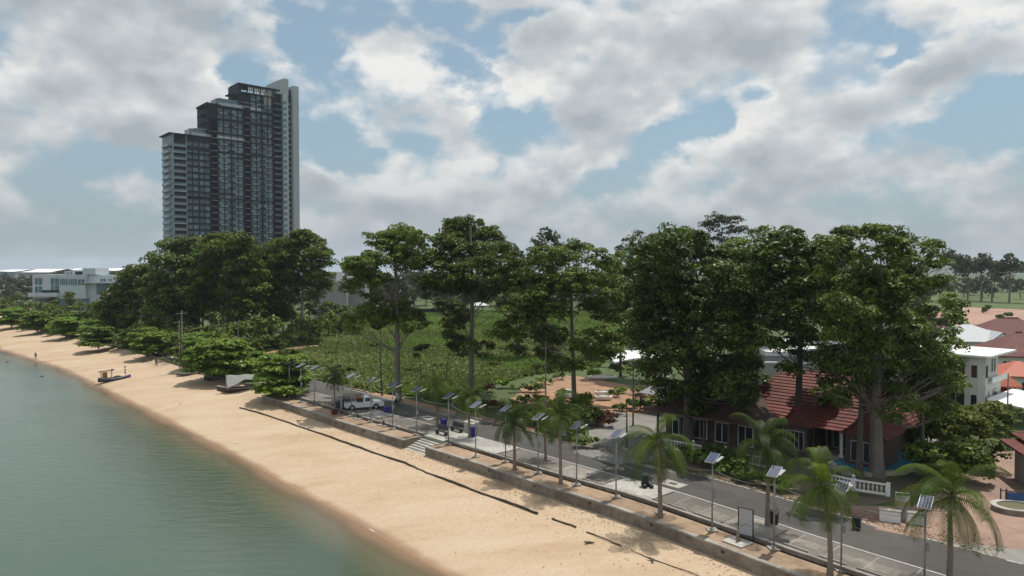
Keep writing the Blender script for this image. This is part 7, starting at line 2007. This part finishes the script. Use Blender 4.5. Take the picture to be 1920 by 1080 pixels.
# parked cars glimpsed through the leaves
def car(label, x, y, col, rz, z=0):
    p = G(x, y, z); t = thing('parked_car', label, 'car', (p.x, p.y, z), rz)
    prof = [(-2.1,.35),(-2.15,.8),(-1.7,.95),(-1.1,1.38),(.3,1.42),(1.0,.98),(1.95,.85),(2.15,.6),(2.12,.35)]
    b = MB(); W = .85; L0 = [(x_, -W*(1-.18*max(0, z_-.9)/.5), z_) for x_, z_ in prof]; L1 = [(a_, -b_, c_) for a_, b_, c_ in L0]
    for i in range(len(prof)-1): b.quad(L0[i], L0[i+1], L1[i+1], L1[i])
    b.poly(L0); b.poly(L1); b.quad(L0[0], L0[-1], L1[-1], L1[0]); b.build('body', mat('car_paint', col, .3, coat=.5), t)
    g = MB()
    for s_ in (-1, 1): g.quad((-1.35, s_*.84, 1.0), (.75, s_*.84, 1.0), (.2, s_*.73, 1.34), (-1.0, s_*.73, 1.34))
    g.build('side_window', M_glass, t); MB().quad((.34, -.66, 1.42), (.98, -.76, 1.02), (.98, .76, 1.02), (.34, .66, 1.42)).build('windscreen', M_glass, t).location = (.02, 0, .01)
    wm = MB().tube([(0, -.1, 0), (0, .1, 0)], .31, 14).mesh('wheel', M_black)
    for xx in (-1.3, 1.3):
        for yy in (-.8, .8): inst('wheel', wm, t, (xx, yy, .31))
car('white car half hidden among far shore trees', 136, 622, (.7, .7, .7), .3)
car('white car under shore trees left of the grove', 162, 618, (.72, .72, .72), .5)
car('white van-like car in shade before the grove', 252, 640, (.5, .5, .52), .4)
car('pale car in the shade behind the single-stem sea almond', 318, 662, (.55, .5, .5), .6)
car('dark blue car by the grey house', 1535, 700, (.03, .04, .09), -.3)
# debris on the sand and in water
M_drift = mat('driftwood', (.10, .075, .055), .9)
def debris():
    rg = random.Random(9)
    L2 = [(425, 834), (445, 832), (78, 706), (14, 679), (630, 962), (760, 976), (1105, 1018), (1222, 1050), (340, 758), (560, 790)]
    for i, (x, y) in enumerate(L2):
        z = WZ if i in (2, 3) else -1.9 if i < 2 else -1.2
        p = G(x, y, z); s, d = sd(p)
        if i not in (2, 3):
            f = (Ud(s)-d)/(Ud(s)-Wd(s)); z = -.95+(WZ+.95)*(.42*f+.58*f**3); p = G(x, y, z+.05)
        b = MB()
        for k in range(3): a = rg.uniform(0, 6.28); b.tube([(0, 0, .05), (math.cos(a)*.4, math.sin(a)*.4, .1)], [.09, .04], 5)
        o = b.build('driftwood', M_drift if i not in (1, 4) else M_offwhite); o.location = p
        tag(o, ['dark driftwood at the edge of the dry sand', 'pale driftwood at the edge of the dry sand', 'dark float bobbing in the water nearer the shore', 'dark float bobbing in the water near the left edge', 'pale scrap on the sand', 'small dark stick on the middle sand', 'small dark stick below the hose', 'small dark stick near the bottom', 'small dark stick on the far sand', 'small stick near the hose start'][i], 'driftwood', None)
    # pebbles and clods in the trampled band below the wall
    rng = np.random.default_rng(12); Q = []
    for k in range(3000):
        s = rng.uniform(SW0-4, -12); off = -rng.exponential(1.6)-.15; p = R(s, off, 0); f = -off/(Ud(s)-Wd(s)); z = -.95+(WZ+.95)*(.42*f+.58*f**3)+.03
        r = .02+.04*rng.random(); c = np.array([p.x, p.y, z]); a = rng.random()*6.28; u = np.array([math.cos(a), math.sin(a), 0])*r; v = np.array([-math.sin(a), math.cos(a), 0])*r*.8; h = np.array([0, 0, r*.9])
        Q += [[c-u-v, c+u-v, c+h, c+h], [c+u-v, c+u+v, c+h, c+h], [c+u+v, c-u+v, c+h, c+h], [c-u+v, c-u-v, c+h, c+h]]
    V = np.array(Q)[:, :3]; tag(link(bpy.data.objects.new('sand_clods', quads_mesh('sand_clods', V, M_sand))), kind='stuff')
debris()
# dry leaves beneath the roadside trees
M_litter = leaf_mat('leaf_litter', (.12, .07, .03), (.28, .19, .10), trans=.1)
def litter():
    rng = np.random.default_rng(14); n = 2600; C = []
    for k in range(n):
        s = rng.uniform(-75, -12); off = 12.6+abs(rng.normal())*1.6; p = R(s, off, .015); C.append((p.x, p.y, .015))
    C = np.array(C); N_ = np.tile([0, 0, 1.], (n, 1))+rng.normal(size=(n, 3))*.2; N_ /= np.linalg.norm(N_, axis=1)[:, None]
    tag(link(bpy.data.objects.new('leaf_litter', quads_mesh('leaf_litter', leaves(C, N_, .16, rng), M_litter, rng.random(n)))), kind='stuff')
litter()
# hills on the right horizon
def hills():
    m = mat('hill_forest', (.05, .07, .04), .95, noise=.3, scale=.01)
    b = MB(); n = 40
    def prof(x): return 0 if x < 1650 else (46*math.exp(-((x-1960)/60)**2)+26*math.exp(-((x-1800)/80)**2))
    for i in range(n):
        xa, xb = 1640+i*18, 1658+i*18
        for (Y, f0, Y2, f1) in ((3400, 0, 3700, .7), (3700, .7, 4000, 1), (4000, 1, 4600, 0)):
            A = P(xa, 540, Y); B_ = P(xb, 540, Y); C_ = P(xb, 540, Y2); D = P(xa, 540, Y2)
            q = lambda v, x, f: (v.x, v.y, -1+prof(x)*1.9*f)
            b.quad(q(A, xa, f0), q(B_, xb, f0), q(C_, xb, f1), q(D, xa, f1))
    tag(b.build('hills', m, smooth=True), kind='structure')
hills()
# ------------------------------------------------------------------ haze
def haze():
    m = bpy.data.materials.new('haze'); m.use_nodes = True
    nt = m.node_tree; nt.nodes.clear()
    out = nn(nt, 'ShaderNodeOutputMaterial'); v = nn(nt, 'ShaderNodeVolumePrincipled')
    v.inputs['Color'].default_value = (.78, .86, .95, 1); v.inputs['Density'].default_value = .00011; v.inputs['Anisotropy'].default_value = .25
    nt.links.new(v.outputs[0], out.inputs['Volume'])
    o = MB().box((0, 0, 63), (19000, 19000, 140)).build('haze', m)
    tag(o, kind='stuff')
haze()
# ------------------------------------------------------------------ equal labels told apart by place
def tell_apart():
    by = {}
    for o in SC.objects:
        if o.parent is None and o.get('label'): by.setdefault(o['label'], []).append(o)
    ords = ['leftmost', 'second', 'third', 'fourth', 'fifth', 'sixth', 'seventh', 'eighth', 'ninth', 'tenth']
    for lab, os_ in by.items():
        if len(os_) == 2:
            a, b = sorted(os_, key=lambda o: o.matrix_world.translation.y if False else o.location.y)
            a['label'] = 'nearer: ' + lab if len(lab.split()) < 16 else lab; b['label'] = 'farther: ' + lab if len(lab.split()) < 16 else lab
        elif 2 < len(os_) <= 10:
            for k, o in enumerate(sorted(os_, key=lambda o: to_px(o.location)[0])):
                o['label'] = (ords[k] + (' from left, ' if k else ', ')) + lab
tell_apart()

for o in SC.objects:
    w = (o.get('label') or '').split()
    if len(w) > 16: print('LONG', len(w), o.name, o['label'])
